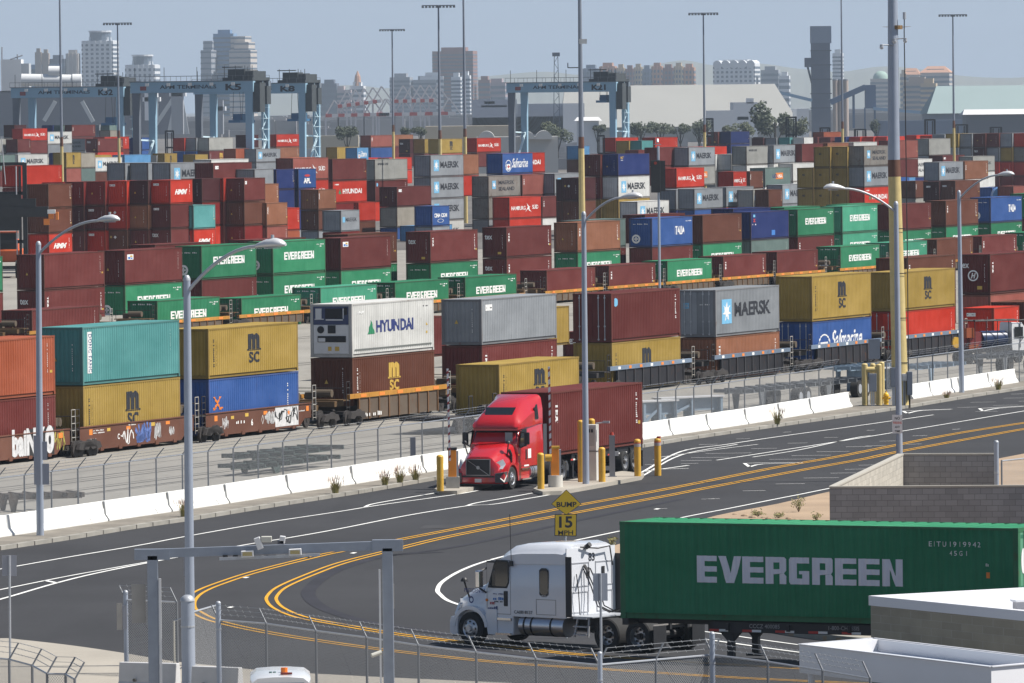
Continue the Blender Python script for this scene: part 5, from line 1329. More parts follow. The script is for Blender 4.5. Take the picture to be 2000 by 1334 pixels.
# ---- fence in front: gate post, chain link, barbed wire
def W(px, py): return gnd(px, py, .12)
NP = [W(427, 1315), W(520, 1321)]
fa = []
for px_, ty in ((427, 1211), (520, 1218), (617, 1232), (716, 1245), (817, 1260), (930, 1274), (1047, 1287), (1170, 1299)):
    # top of the mesh is 2.2 m above the ground there: solve for the distance
    Y = 224.0
    for _ in range(20):
        z = at(px_, ty, Y).z; Y -= (z - (gz(Y) + .12 + 2.2)) * -8 * .9 if False else 0
        tgt = gz(Y) + .12 + 2.2; v = ray(px_, ty); Y = v.y * (tgt - CAMZ) / v.z
    fa.append(Vector((at(px_, ty, Y).x, Y, gz(Y) + .12)))
chain_fence('chain_link_fence', 'near chain link fence with barbed wire below the white truck', fa, 2.2, .075, .012, 99, (-.2, .12), 'near chain link fences at the bottom')
fb = [fa[-1]]
for px_, ty in ((1281, 1289), (1391, 1279.5)):
    v = ray(px_, ty); Y = 210.0
    for _ in range(10): Y = v.y * (gz(Y) + .12 + 2.2 - CAMZ) / v.z
    fb.append(Vector((at(px_, ty, Y).x, Y, gz(Y) + .12)))
chain_fence('chain_link_fence', 'short fence bay below the drive wheels of the white truck', [q + Vector((0, .05, 0)) for q in fb], 2.2, .075, .012, 99, (.2, .12), 'near chain link fences at the bottom')
fc = [fb[-1]]
for px_, ty in ((1500, 1293), (1607, 1310), (1700, 1326)):
    v = ray(px_, ty); Y = 210.0
    for _ in range(10): Y = v.y * (gz(Y) + .12 + 2.2 - CAMZ) / v.z
    fc.append(Vector((at(px_, ty, Y).x, Y, gz(Y) + .12)))
chain_fence('chain_link_fence', 'fence bays ending at the white canopy in the lower right', [q + Vector((0, .1, 0)) for q in fc], 2.2, .075, .012, 99, (-.18, .12), 'near chain link fences at the bottom')
def gate_pole(p, hz, r, label, grp='thick fence posts at the bottom'):
    r2 = thing('fence_post', label, 'post', p, 0, grp); c = MB(); c.cyl((0, 0, 0), (0, 0, hz), r, n=14); c.build('post', LAMPGREY, r2, smooth=50); c = MB(); c.dome((0, 0, hz), r * 1.1, r, 14, 4); c.build('post_cap', STEEL, r2, smooth=60)
    c = MB(); c.cyl((0, 0, hz * .72), (0, 0, hz * .74), r + .012, n=14); c.build('clamp', STEEL, r2)
q = fb[0]; gate_pole(q + Vector((.02, -.12, 0)), 2.5, .06, 'grey fence post left of the drive wheels of the white truck'); q = fb[-1]; gate_pole(q + Vector((0, -.14, 0)), 2.75, .07, 'grey fence post with ball cap below the trailer legs')
Yk = 212.0; q = at(368, 1320, Yk); gate_pole(Vector((q.x, Yk, gz(Yk) + .12)), at(368, 1174, Yk).z - gz(Yk) - .12, .19, 'thick grey gate post with domed cap in front of the second street lamp')
q = fa[0]; gate_pole(q + Vector((0, -.1, 0)), at(427, 1178, q.y).z - q.z, .07, 'slim grey end post of the near fence right of the thick gate post')
# fence and gate leaf left of the thick post
Yl = 221.0; q1 = at(247, 1290, Yl); q2 = at(347, 1300, Yl - 1.5)
gate_pole(Vector((q1.x, Yl, gz(Yl) + .12)), at(247, 1157, Yl).z - gz(Yl) - .12, .07, 'grey fence post with two small signs left of the gantry post')
r2 = thing('road_sign', 'pair of plain grey sign panels on the fence post left of the gantry', 'road sign', (q1.x, Yl - .1, gz(Yl)))
for x0, x1, y0, y1 in ((228, 239, 1178, 1230), (240, 248, 1181, 1228)):
    a = at(x0, y0, Yl) - Vector((q1.x, Yl, gz(Yl))); b_ = at(x1, y1, Yl) - Vector((q1.x, Yl, gz(Yl))); c = MB(); c.box(a.x, 0, b_.z, b_.x, .03, a.z); c.build('sign_panel', mat('pale_back_panel', (.36, .34, .31), .6, .1, .1) if x0 < 230 else SB, r2)
chain_fence('chain_link_fence', 'fence bay between the gantry post and the thick gate post', [Vector((q1.x, Yl, gz(Yl) + .12)), Vector((q2.x, Yl - 1.5, gz(Yl - 1.5) + .12))], 2.15, .075, .012, 99, (-.2, .1), 'near chain link fences at the bottom')
chain_fence('chain_link_gate', 'chain link gate leaf between the thick gate post and slim end post', [Vector((at(378, 1300, 214).x, 214, gz(214) + .12)), Vector((at(424, 1310, 217).x, 217, gz(217) + .12))], 2.2, .075, .012, 99, (0, 0), None, arms=False)
r2 = thing('tube_gate', 'two upright pale gate tubes left of the thick gate post', 'gate', (at(352, 1300, 214).x, 214, gz(214) + .12))
for dx in (-.08, .06):
    c = MB(); c.cyl((dx * 2, 0, 0), (dx * 2, 0, 2.2 + dx * 3), .032, n=8); c.build('tube', mat('pale_tube', (.5, .48, .42), .5, .2), r2)
c = MB(); c.cyl((-.16, 0, 1.95), (.25, 0, 2.1), .02, n=6); c.cyl((-.16, 0, .5), (.25, 0, .75), .02, n=6); c.build('hinge', STEEL, r2)
# low corner fence lower left
def low_pt(px, ty, H=2.2):
    v = ray(px, ty); Y = 200.0
    for _ in range(10): Y = v.y * (gz(Y) + .12 + H - CAMZ) / v.z
    return Vector((at(px, ty, Y).x, Y, gz(Y) + .12))
cf = [low_pt(-40, 1282), low_pt(18, 1288), low_pt(63, 1300), low_pt(92, 1316), low_pt(128, 1317), low_pt(146, 1327)]
chain_fence('chain_link_fence', 'corner chain link fence at the lower left with leaning wire arms', cf, 2.2, .075, .012, 99, (.24, .1), 'near chain link fences at the bottom')
# concrete barriers behind the gantry post
GB = mat('grey_barrier_paint', (.50, .50, .50), .8, 0, .1)
for (a, b_, lab, Y) in (((236, 1297), (348, 1312), 'grey concrete barrier between the gantry post and thick gate post', 213.5), ((378, 1310), (470, 1327), 'grey concrete barrier right of the thick gate post', 211.5)):
    p = at(a[0], a[1], Y); q = at(b_[0], b_[1], Y - .8); d = q - p; r2 = thing('jersey_barrier', lab, 'barrier', (p.x, Y, gz(Y) + .12), math.atan2(d.y, d.x), 'grey concrete barriers at the bottom')
    L = math.hypot(d.x, d.y); c = MB(); c.prism([(y, z * 1.0) for y, z in PROF], 0, L, 'x'); c.build('barrier_body', GB, r2, bevel=.02)
    c = MB(); c.cyl((L * .3, -.25, .35), (L * .3, -.2, .35), .05, n=10); c.build('drain_hole', STAIN, r2)
# white service vehicle, only its roof in the picture
Yv = 192.5; p = at(548, 1330, Yv); r2 = thing('service_van', 'white service van roof with amber beacon at the bottom edge', 'van', (p.x, Yv, gz(Yv) + .02), R(2))
VW = mat('van_white', (.72, .72, .72), .25, 0, .02, coat=.6)
zt = at(548, 1319, Yv).z - gz(Yv) - .02
def rrect(x, w, z0, z1, cr): return [(x, y, z) for y, z in [(-w / 2, z0), (w / 2, z0), (w / 2, z1 - cr), (w / 2 - cr * .4, z1 - cr * .3), (w / 2 - cr, z1), (-w / 2 + cr, z1), (-w / 2 + cr * .4, z1 - cr * .3), (-w / 2, z1 - cr)]]
b = MB(); prof = [(-.78, .3, 1.0), (-.76, .3, zt - .14), (-.6, .3, zt - .03), (-.2, .3, zt), (.2, .3, zt), (.6, .3, zt - .03), (.76, .3, zt - .14), (.78, .3, 1.0)]
rings = []
for yy, wsc, dz in ((0, .94, -.05), (.4, 1, 0), (2.8, 1, .02), (3.4, .97, -.1), (3.9, .95, -.8), (5.0, .95, -1.0)):
    rings.append([(x * wsc, yy, max(.32, z + dz)) for x, z in [(-.8, .3), (-.8, 1.0), (-.77, zt - .14), (-.62, zt - .03), (-.2, zt), (.2, zt), (.62, zt - .03), (.77, zt - .14), (.8, 1.0), (.8, .3)]])
b.loft(rings); b.build('body', VW, r2, smooth=40)
b = MB(); b.box(-.6, -.02, 1.15, .6, -.005, zt - .2); b.build('rear_window', GLASS, r2)
b = MB(); b.cyl((.1, .9, zt), (.1, .9, zt + .13), .09, n=12); b.build('amber_beacon', mat('amber_lamp', (.75, .18, .02), .3), r2)
b = MB(); b.box(.0, .25, zt, .3, .33, zt + .05); b.build('brake_light', mat('dark_red_lens', (.2, .03, .02), .3), r2)
b = MB(); b.cyl((-.25, .9, zt), (-.25, .9, zt + .03), .04, n=8); b.cyl((-.15, .9, zt), (-.15, .9, zt + .03), .04, n=8); b.build('antenna', mat('dark_green_knob', (.04, .12, .12), .5), r2)
for x in (-.72, .72):
    for yy in (.9, 4.0):
        b = MB(); b.cyl((x - .1, yy, .33), (x + .1, yy, .33), .33, n=18); b.build('wheel', RUBBER, r2)
# ------------------------------------------------------------------ trucks (local x forward, y left, z up; x = 0 at the front axle)
def wheel_set(root, x, side, r=.51, dual=False, front=False, rimm=None):
    w = .30 if not dual else .60; y = side * (1.05 if not dual else .93)
    b = MB(); rr = [(-w / 2, r * .6), (-w / 2, r * .93), (-w / 2 + .04, r), (w / 2 - .04, r), (w / 2, r * .93), (w / 2, r * .6)]
    n = 28; rings = [[(x + q * math.cos(2 * math.pi * i / n), y + a, r + q * math.sin(2 * math.pi * i / n)) for i in range(n)] for a, q in rr]
    b.loft(rings, cap=False); wh = b.build('wheel', RUBBER, root, smooth=40)
    yo = y + side * w / 2
    b = MB(); ro = r * .61; d1 = -.03 if front else -.16
    ring_ = lambda q, a: [(x + q * math.cos(2 * math.pi * i / n), yo + side * a, r + q * math.sin(2 * math.pi * i / n)) for i in range(n)]
    b.loft([ring_(ro, -.02), ring_(ro * .98, .0), ring_(ro * .86, d1), ring_(ro * .45, d1 + (.06 if front else 0))], cap=False)
    b.ngon(ring_(ro * .45, d1 + (.06 if front else 0)))
    b.build('rim', rimm or RIM, wh, smooth=30)
    b = MB(); b.cyl((x, yo + side * d1, r), (x, yo + side * (d1 + (.12 if front else .14)), r), ro * .34, ro * .28, n=14); b.build('hub', RIM if front else DARK_STEEL, wh, smooth=30)
    b = MB()
    for k in range(8):
        t = 2 * math.pi * k / 8; c = (x + ro * .66 * math.cos(t), yo + side * (d1 + .032), r + ro * .66 * math.sin(t)); b.cyl(c, (c[0], c[1] + side * .004, c[2]), .045, n=8)
    b.build('rim_hole_pattern', BLACK, wh)
    return wh
def sec(x, w, zb, zt, tw, cr):
    """rounded cross-section: width w at the waist, tw at the top"""
    P = []
    for s in (1, -1):
        side = [(s * w / 2, zb), (s * w / 2, zb + (zt - zb) * .5), (s * (w * .45 + tw * .05), zt - cr * 1.3) if False else (s * (w / 2 * .4 + tw / 2 * .6), zt - cr), (s * (tw / 2 - cr * .25), zt - cr * .3), (s * (tw / 2 - cr), zt)]
        P += [(x, y, z) for y, z in (side if s == 1 else side[::-1])]
    return P
def tractor(root, body, high, spec):
    bw = 2.3
    X = spec
    # hood
    b = MB(); b.loft([sec(*q) for q in X['hood']]); b.build('hood', body, root, smooth=35)
    b = MB(); b.loft([sec(*q) for q in X['cab']]); b.build('cab', body, root, smooth=35)
    if 'roof' in X:
        b = MB(); b.loft([sec(*q) for q in X['roof']]); b.build('roof_fairing', body, root, smooth=35)
    # fenders over the front wheels
    for s in (1, -1):
        b = MB(); out = []; inn = []
        for k in range(13):
            t = math.pi * (0.03 + .94 * k / 12); out.append((.74 * math.cos(t), .51 + .70 * math.sin(t))); inn.append((.62 * math.cos(t), .51 + .59 * math.sin(t)))
        b.prism(out + inn[::-1], s * .78, s * 1.22, 'y'); b.build('fender', body, root, smooth=35)
        b = MB(); b.prism(inn + [(-.6, .3), (.6, .3)], s * .8, s * .84, 'y'); b.build('wheel_well', BLACK, root)
        # panel behind the wheel and lower skirt
        b = MB(); b.prism([(-.72, .35), (-.62, .95), (-.7, 1.15), (-1.1, 1.15), (-1.1, .35)], s * 1.0, s * 1.2, 'y'); b.build('step_panel', body, root, bevel=.015)
    # bumper
    b = MB(); bp = X['bumper']
    rings = []
    for z, dx in ((.30, -.06), (.36, 0), (.72, .0), (.86, -.06)):
        rings.append([(bp + dx - .45, 1.2, z), (bp + dx - .12, 1.17, z), (bp + dx, .85, z), (bp + dx + .04, 0, z), (bp + dx, -.85, z), (bp + dx - .12, -1.17, z), (bp + dx - .45, -1.2, z), (bp - .5, -.9, z), (bp - .5, .9, z)])
    b.loft(rings); b.build('bumper', X.get('bumper_mat', body), root, smooth=30)
    b = MB(); b.box(bp - .5, -1.0, .24, bp - .05, 1.0, .3); b.build('air_dam', BLACK, root)
    # frame rails, axle lines
    b = MB()
    for s in (.42, -.42): b.box(X['rear'], s - .05, .72, .8, s + .05, .98)
    b.box(X['rear'] + .1, -.45, .75, X['rear'] + .2, .45, .95); b.build('frame_rail', BLACK, root)
    b = MB(); b.cyl((0, -1, .51), (0, 1, .51), .08, n=8)
    for xx in X['drive']: b.cyl((xx, -.8, .51), (xx, .8, .51), .12, n=10)
    b.build('axle', BLACK, root)
    for s in (1, -1):
        wheel_set(root, 0, s, front=True)
        for xx in X['drive']: wheel_set(root, xx, s, dual=True)
    b = MB(); xx = sum(X['drive']) / 2; b.cyl((xx + .1, 0, 1.0), (xx + .1, 0, 1.16), .5, n=20); b.box(xx - .7, -.3, .98, xx + .6, .3, 1.03); b.build('fifth_wheel', BLACK, root)
    # mud flaps and their bars
    for s in (1, -1):
        b = MB(); b.box(X['rear'] + .02, s * .62, .2, X['rear'] + .035, s * 1.22, .85); b.build('mud_flap', BLACK, root)
    b = MB(); b.box(X['rear'] + .03, -1.2, .85, X['rear'] + .08, 1.2, .9); b.build('flap_bar', CHROME, root)
    # tanks and steps each side
    for s in (1, -1):
        t0, t1 = X['tank']
        b = MB(); b.cyl((t1, s * .92, .68), (t0, s * .92, .68), .32, n=24); tk = b.build('fuel_tank', mat('brushed_tank', (.55, .56, .6), .3, .85, .04), root, smooth=40)
        b = MB()
        for k in (.12, .28, .72): xx = t1 + (t0 - t1) * (1 - k); b.cyl((xx - .035, s * .92, .68), (xx + .035, s * .92, .68), .326, n=24, caps=False)
        b.build('tank_strap', BLACK, tk)
        x0, x1 = X['box']
        b = MB(); b.box(x1, min(s * .7, s * 1.17), .36, x0, max(s * .7, s * 1.17), 1.0); bb = b.build('side_box', body if not high else body, root, bevel=.03)
        b = MB(); b.box(x1 + .05, min(s * 1.15, s * 1.27), .36, x0, max(s * 1.15, s * 1.27), .43); b.box(x1 + .05, min(s * 1.15, s * 1.24), .82, x0 - .05, max(s * 1.15, s * 1.24), .89); b.build('step', CHROME, bb)
    # glass
    b = MB(); b.quad(*X['windscreen']); 
    ws = b.build('windscreen', GLASS, root)
    for s in (1, -1):
        P = [(x, s * X['side_y'], z) for x, z in X['door_glass']]; b = MB(); b.ngon(P); g = b.build('side_window', GLASS, root)
        b = MB(); c0 = np.mean(np.array(X['door_glass']), 0); out = [(c0 + (np.array(p) - c0) * 1.14) for p in X['door_glass']]
        b.add([(p[0], s * (X['side_y'] - .006), p[1]) for p in out], [tuple(range(len(out)))]); b.build('window_seal', BLACK, g)
        P = X['sleeper_glass']; b = MB(); b.add([(x, s * (X['side_y'] + .0), z) for x, z in P], [tuple(range(len(P)))]); g2 = b.build('sleeper_window', GLASS, root)
        c0 = np.mean(np.array(P), 0); out = [(c0 + (np.array(p) - c0) * 1.2) for p in P]; b = MB(); b.add([(p[0], s * (X['side_y'] - .006), p[1]) for p in out], [tuple(range(len(out)))]); b.build('window_seal', BLACK, g2)
        # door shut lines and handle
        b = MB(); yy = s * (X['side_y'] - .003); d0, d1, z0, z1 = X['door']
        for q in (((d0, z0), (d0 + .012, z1)), ((d1, z0), (d1 + .012, z1)), ((d1, z0), (d0, z0 + .012)), ((d1, z1), (d0, z1 + .012))): 
            (xa, za), (xb, zb_) = q; b.quad((xa, yy, za), (xb, yy, za), (xb, yy, zb_), (xa, yy, zb_))
        dl = b.build('door', mat('shut_line', (.03, .03, .035), .8, 0, 0), root, recalc=False)
        b = MB(); b.box(d1 + .12, min(s * 1.16, s * 1.2), z0 + .25, d1 + .28, max(s * 1.16, s * 1.2), z0 + .72); b.build('door_handle', BLACK, dl, bevel=.02)
        # mirrors
        mx, mz = X['mirror']; b = MB(); b.box(mx - .1, min(s * 1.36, s * 1.62), mz - .3, mx + .08, max(s * 1.36, s * 1.58), mz + .25); mr_ = b.build('mirror', X.get('mirror_mat', BLACK), root, bevel=.04)
        b = MB(); b.tube([(mx, s * 1.15, mz - .45), (mx, s * 1.45, mz - .3), (mx, s * 1.45, mz + .2), (mx, s * 1.12, mz + .3)], .03, 6); b.build('mirror_arm', BLACK, mr_)
        hx, hz = X['hood_mirror']; b = MB(); b.tube([(hx - .12, s * .95, hz - .3), (hx, s * 1.05, hz + .2)], .03, 6); b.dome((hx, s * 1.05, hz + .2), .12, .14, 10, 3); b.build('hood_mirror', BLACK, root)
        # headlamps
        P = X['lamp']; b = MB(); b.loft([[(x, s * y, z) for x, y, z in P], [(x - .06, s * (y - .04), z) for x, y, z in P]]); b.build('headlight', mat('headlamp_glass', (.5, .52, .55), .12, .3, 0), root)
        b = MB(); b.cyl((X['marker'][0], s * (X['side_y'] - .02), X['marker'][1]), (X['marker'][0], s * (X['side_y'] + .012), X['marker'][1]), .045, n=10); b.build('marker_light', ORINK, root)
        # dark extender flap at the back of the sleeper
        e0, z0, z1 = X['flap']; b = MB(); b.box(e0 - X['flap_w'], min(s * 1.15, s * 1.19), z0, e0, max(s * 1.15, s * 1.19), z1); b.build('side_extender', X['flap_mat'], root)
    # grille
    b = MB(); g0 = X['grille']; b.prism(g0, -.56, .56, 'y'); gr = b.build('grille', BLACK, root)
    return root

WPAINT = mat('white_truck_paint', (.70, .72, .76), .22, 0, .03, 1, coat=.8); RPAINT = mat('red_truck_paint', (.46, .012, .016), .22, 0, .06, 1.5, coat=.9)
# ---- white truck, turning round the island
pw = gnd(925, 1259); hd = R(180 - 41)
wt = thing('semi_truck', 'white tractor unit with sleeper pulling the big green container', 'truck', pw, hd, None)
off = Vector((math.cos(hd + math.pi / 2), math.sin(hd + math.pi / 2), 0)) * 1.05; wt.location = pw - off     # near side wheel touches the pixel
wspec = dict(hood=[(.98, 1.7, .55, 1.15, 1.3, .2), (.80, 2.0, .5, 1.45, 1.45, .22), (.3, 2.05, .6, 1.72, 1.5, .2), (-.3, 2.1, .7, 1.9, 1.6, .18), (-.75, 2.2, .8, 2.02, 1.75, .15)],
             cab=[(-.6, 2.3, .95, 1.95, 2.2, .12), (-.75, 2.34, .95, 2.05, 2.2, .12), (-.98, 2.34, .95, 2.62, 2.05, .2), (-1.12, 2.34, .95, 2.7, 2.1, .25), (-1.6, 2.36, .95, 2.74, 2.2, .2), (-3.9, 2.36, .95, 2.76, 2.25, .1)],
             roof=[(-.92, 1.9, 2.45, 2.64, 1.6, .06), (-1.2, 2.2, 2.5, 2.9, 1.8, .15), (-1.55, 2.3, 2.55, 3.1, 1.9, .2), (-2.1, 2.34, 2.58, 3.2, 2.0, .22), (-3.5, 2.34, 2.6, 3.26, 2.05, .2), (-3.9, 2.34, 2.6, 3.2, 2.0, .25)],
             bumper=.98, rear=-7.45, drive=(-5.55, -6.8), tank=(-2.0, -3.8), box=(-1.1, -1.75), side_y=1.186,
             windscreen=[(-.70, .98, 2.02), (-.70, -.98, 2.02), (-1.0, -.88, 2.68), (-1.0, .88, 2.68)],
             door_glass=[(-.78, 1.86), (-.82, 1.98), (-1.03, 2.56), (-1.1, 2.62), (-1.5, 2.62), (-1.55, 2.56), (-1.55, 2.0), (-1.48, 1.86)], sleeper_glass=[(-2.86, 1.72), (-2.94, 1.66), (-3.1, 1.66), (-3.18, 1.72), (-3.18, 2.34), (-3.1, 2.4), (-2.94, 2.4), (-2.86, 2.34)],
             door=(-.7, -1.66, 1.0, 2.66), mirror=(-.62, 2.1), mirror_mat=CHROME, hood_mirror=(.35, 1.75), lamp=[(.82, .8, 1.05), (.62, 1.06, 1.05), (.45, 1.14, 1.25), (.55, 1.02, 1.42), (.78, .78, 1.3)], marker=(-.68, 1.42), flap=(-3.9, 1.0, 2.85), flap_w=.22, flap_mat=BLACK,
             grille=[(.99, .7), (1.0, 1.3), (.9, 1.42), (.9, .7)])
tractor(wt, WPAINT, False, wspec)
b = MB(); b.box(-3.920, -1.15, .98, -3.885, 1.15, 3.1); rp = b.build('rear_panel', WPAINT, wt)
b = MB()
for y0, z0, y1, z1 in ((-1.0, 1.9, -.2, 2.65), (.1, 1.9, .95, 2.65), (-1.0, 1.1, -.25, 1.75), (.15, 1.1, .95, 1.75)): 
    b.box(-3.935, y0, z0, -3.921, y0 + .03, z1); b.box(-3.935, y1 - .03, z0, -3.921, y1, z1); b.box(-3.935, y0, z0, -3.921, y1, z0 + .03); b.box(-3.935, y0, z1 - .03, -3.921, y1, z1)
b.build('pressed_panel', mat('panel_edge', (.38, .39, .42), .4, 0, 0), rp)
b = MB(); b.box(-3.950, .1, 2.2, -3.922, .22, 2.48); b.box(-3.950, -.62, 2.2, -3.922, -.5, 2.48); b.build('vent', BLACK, rp)
b = MB(); b.tube([(-3.970, .55, 3.12), (-4.050, -.2, 3.05), (-4.050, -.75, 3.1), (-4.030, -.9, 2.5)], .022, 6)
for s in (.3, .42, .1): b.tube([(-3.970, s, 2.45), (-4.150, s - .15, 1.9), (-4.350, s - .2, 1.3), (-4.750, s - .3, 1.12), (-5.250, s * .3, 1.3)], .02, 6)
b.tube([(-3.970, .75, 2.3), (-4.070, .78, 1.8), (-4.050, .7, 1.05)], .015, 6); b.build('air_hose', BLACK, wt)
b = MB(); b.beam((-3.950, .35, 2.55), (-4.250, .5, 2.35), .07); b.cyl((-3.950, .25, 3.1), (-4.100, .25, 3.2), .08, n=8); b.build('hose_bracket', BLACK, wt)
vs, fs = T_('83', .03); b = MB(); b.add([(-3.925, .12 - u * .3, 2.66 + v * .26) for u, v in vs], fs); b.build('lettering', INK, rp, recalc=False)
def side_txt(root, txt, x, z, w, h, m, y, bold=.01):
    vs, fs = T_(txt, bold) if isinstance(txt, str) else txt
    b = MB(); b.add([(x - u * w, y, z + v * h) for u, v in vs], fs); b.build('lettering', m, root, recalc=False)
side_txt(wt, 'PRESIDENTIAL', .35, 1.62, .95, .13, NAVYINK, 1.06); side_txt(wt, 'CA0818137', -1.8, 1.04, .75, .1, INK, 1.192); side_txt(wt, marks_tiny(10, 3), -.95, 1.6, .55, .05, NAVYINK, 1.192); side_txt(wt, marks_tiny(7, 4), -.95, 1.42, .5, .12, BLUEINK, 1.192); side_txt(wt, marks_tiny(6, 5), -1.0, 1.36, .35, .05, INK, 1.192)
side_txt(wt, ring(14, .3, .5), .02, 1.3, .2, .22, NAVYINK, 1.225); side_txt(wt, marks_tiny(5, 15), -.75, 1.1, .4, .16, NAVYINK, 1.192); side_txt(wt, marks_tiny(3, 5), -.82, 1.28, .2, .1, REDINK, 1.192)
b = MB(); b.box(-3.5, 1.187, 1.04, -2.7, 1.19, 1.05); b.box(-3.5, 1.187, 1.5, -2.7, 1.19, 1.51); b.box(-3.5, 1.187, 1.05, -3.49, 1.19, 1.5); b.box(-2.71, 1.187, 1.05, -2.7, 1.19, 1.5); b.build('luggage_door', mat('shut_line', (.03, .03, .035), .8, 0, 0), wt)
b = MB(); b.beam((-.80, -1.1, 2.60), (-.80, 1.1, 2.60), .34, .05); b.build('sun_visor', BLACK, wt); wt.children[-1].rotation_euler = (0, 0, 0)
b = MB(); b.cyl((-1.72, 1.2, 2.6), (-1.72, 1.25, 4.1), .012, n=5); b.box(-1.77, 1.17, 2.5, -1.67, 1.24, 2.66); b.build('antenna', BLACK, wt)
b = MB()
for z in (.45, .7, .95): b.box(-4.7, 1.0, z, -4.15, 1.15, z + .04)
b.beam((-4.15, 1.08, .4), (-4.3, 1.08, 1.0), .05); b.beam((-4.7, 1.08, .4), (-4.75, 1.08, 1.0), .05); b.box(-4.9, -.9, 1.0, -3.95, 1.1, 1.03); b.build('deck_step', STEEL, wt)
b = MB(); b.box(-7.42, .62, .16, -7.41, 1.2, .35); b.build('mud_flap_badge', STEEL, wt)
# ---- trailers
def chassis(root, x0, x1, deck, label_txt=None, legs=True, drop=True):
    """skeletal container trailer, local x forward, x0 rear, x1 front of the box"""
    b = MB()
    for s in (.5, -.5): b.box(x0 + .1, s - .07, deck - .38, x1 - (2.6 if drop else 0), s + .07, deck - .06); b.box(x1 - 2.7, s - .07, deck - .18, x1 - .1, s + .07, deck - .03)
    b.build('frame_beam', BLACK, root)
    b = MB()
    for x in (x0 + .1, x1 - .15): b.box(x - .1, -1.2, deck - .2, x + .1, 1.2, deck - .004)
    for k in range(5): x = x0 + 1.5 + k * (x1 - x0 - 5) / 4; b.box(x - .05, -1.15, deck - .3, x + .05, 1.15, deck - .1)
    b.build('bolster', BLACK, root)
    b = MB(); b.box(x0 + .2, 1.0, deck - .36, x1 - 3.0, 1.06, deck - .05); b.box(x0 + .2, -1.06, deck - .36, x1 - 3.0, -1.0, deck - .05); sr = b.build('side_rail', BLACK, root)
    b = MB(); c = MB(); n = 9
    for k in range(n):
        x = x0 + .8 + k * (x1 - x0 - 4.3) / (n - 1)
        for s in (1, -1): b.box(x, s * 1.063, deck - .34, x + .3, s * 1.067, deck - .27); c.box(x + .3, s * 1.063, deck - .34, x + .62, s * 1.067, deck - .27)
    b.build('white_reflector', WHITE, sr); c.build('red_reflector', REDINK, sr)
    if legs:
        for s in (.85, -.85):
            b = MB(); b.box(x1 - 3.6, s - .09, .12, x1 - 3.4, s + .09, deck - .3); b.box(x1 - 3.75, s - .18, .06, x1 - 3.25, s + .18, .13); b.prism([(x1 - 3.9, deck - .3), (x1 - 3.1, deck - .3), (x1 - 3.42, .6), (x1 - 3.58, .6)], s - .07, s + .07); b.build('landing_leg', BLACK, root)
    for xx in (x0 + 1.2, x0 + 2.45):
        for s in (1, -1): wheel_set(root, xx, s, dual=True)
    b = MB()
    for xx in (x0 + 1.2, x0 + 2.45): b.cyl((xx, -.9, .51), (xx, .9, .51), .09, n=8)
    b.box(x0 + .6, -.6, .6, x0 + 3.0, .6, deck - .35); b.build('suspension', BLACK, root)
    b = MB()
    for s in (1, -1): b.box(x0 - .02, s * .45, .2, x0, s * 1.2, deck - .3)
    b.build('mud_flap', BLACK, root)
    b = MB(); b.box(x0 - .05, -1.2, .55, x0 + .05, 1.2, .65); b.box(x0 - .03, -.9, .6, x0 + .03, -.8, deck - .1); b.box(x0 - .03, .8, .6, x0 + .03, .9, deck - .1); b.build('rear_bumper', BLACK, root)
# green container: front near-side top corner at (1210, 1018.5), 12.9 m long
hg = R(180 - 27.5); GL = 13.0
Pt = at(1210, 1018.5, F / 65.3); dr = Vector((-math.cos(hg), -math.sin(hg), 0))          # towards the rear
# container local x runs from its near end (front) to its far end (rear); side facing us must be local -y
base = Vector((Pt.x, Pt.y, Pt.z - HC))
rz = math.atan2(dr.y, dr.x)
LEN['g'] = GL
gc = container('gn', None, 'g', HC, base, 'green truck', 1210, 'blind', None, True, rz)
gc['label'] = 'big dark green container with huge white slab lettering on the white truck'
for nm, m, polys, x, z, w, h in (('lettering', mat('bluish_white_lettering', (.70, .70, .76), .6, 0, .08, 2), block_word('EVERGREEN'), 2.55, 1.12, 6.75, .80), ('lettering', WHITE, T_('EITU1919942', .0, 0, 1.5), 10.15, 2.32, 1.65, .15), ('lettering', WHITE, T_('45G1', .0, 0, 1.6), 10.8, 2.06, .55, .14), ('lettering', WHITE, marks_tiny(4, 3), 11.95, 1.75, .16, .13), ('warning_label', ORINK, sq(), 11.97, 1.42, .12, .17)):
    mobj(nm, wrap_mesh(polys, x, z, w, h, GL, 0, False, nm), m, gc)
# rear doors with rods; door green is paled to carry the sunlight
b = MB(); b.box(GL - .03, .17, .17, GL - .004, WID - .17, HC - .14); dd = b.build('door', paint('sunlit_green_door', (.13, .36, .22), .2), gc)
for y in (.42, .80, WID - .80, WID - .42):
    b = MB(); b.cyl((GL + .03, y, .1), (GL + .03, y, HC - .08), .024, n=8); b.box(GL - .01, y - .06, .9, GL + .06, y + .06, 1.0); b.build('lock_rod', STEEL, gc)
b = MB(); 
for z in (.2, 1.1, 2.0, HC - .3): b.box(GL - .003, .2, z, GL + .004, WID - .2, z + .1)
b.build('door_bar', paint('green_door_bar', (.05, .2, .12), .2), dd)
b = MB(); b.add([(GL + .008, .2 + u * .28, 1.55 + v * .75) for u, v in disc(18, .5)[0]], disc(18, .5)[1]); b.add([(GL + .008, .22 + u * .2, .75 + v * .4) for u, v in disc(18, .5)[0]], disc(18, .5)[1]); b.build('emblem', WHITE, dd, recalc=False)
deckz = base.z - gz(Pt.y)
ang = math.atan2(-dr.y, -dr.x)
ct = base + dr * GL + Vector((0, 0, 0)); side = Vector((-math.sin(rz), math.cos(rz), 0))
cr_ = base + side * (WID / 2) + dr * GL
ch = thing('container_chassis', 'black trailer frame with red and white reflectors under the green container', 'trailer', (cr_.x, cr_.y, gz(cr_.y) - .0), ang)
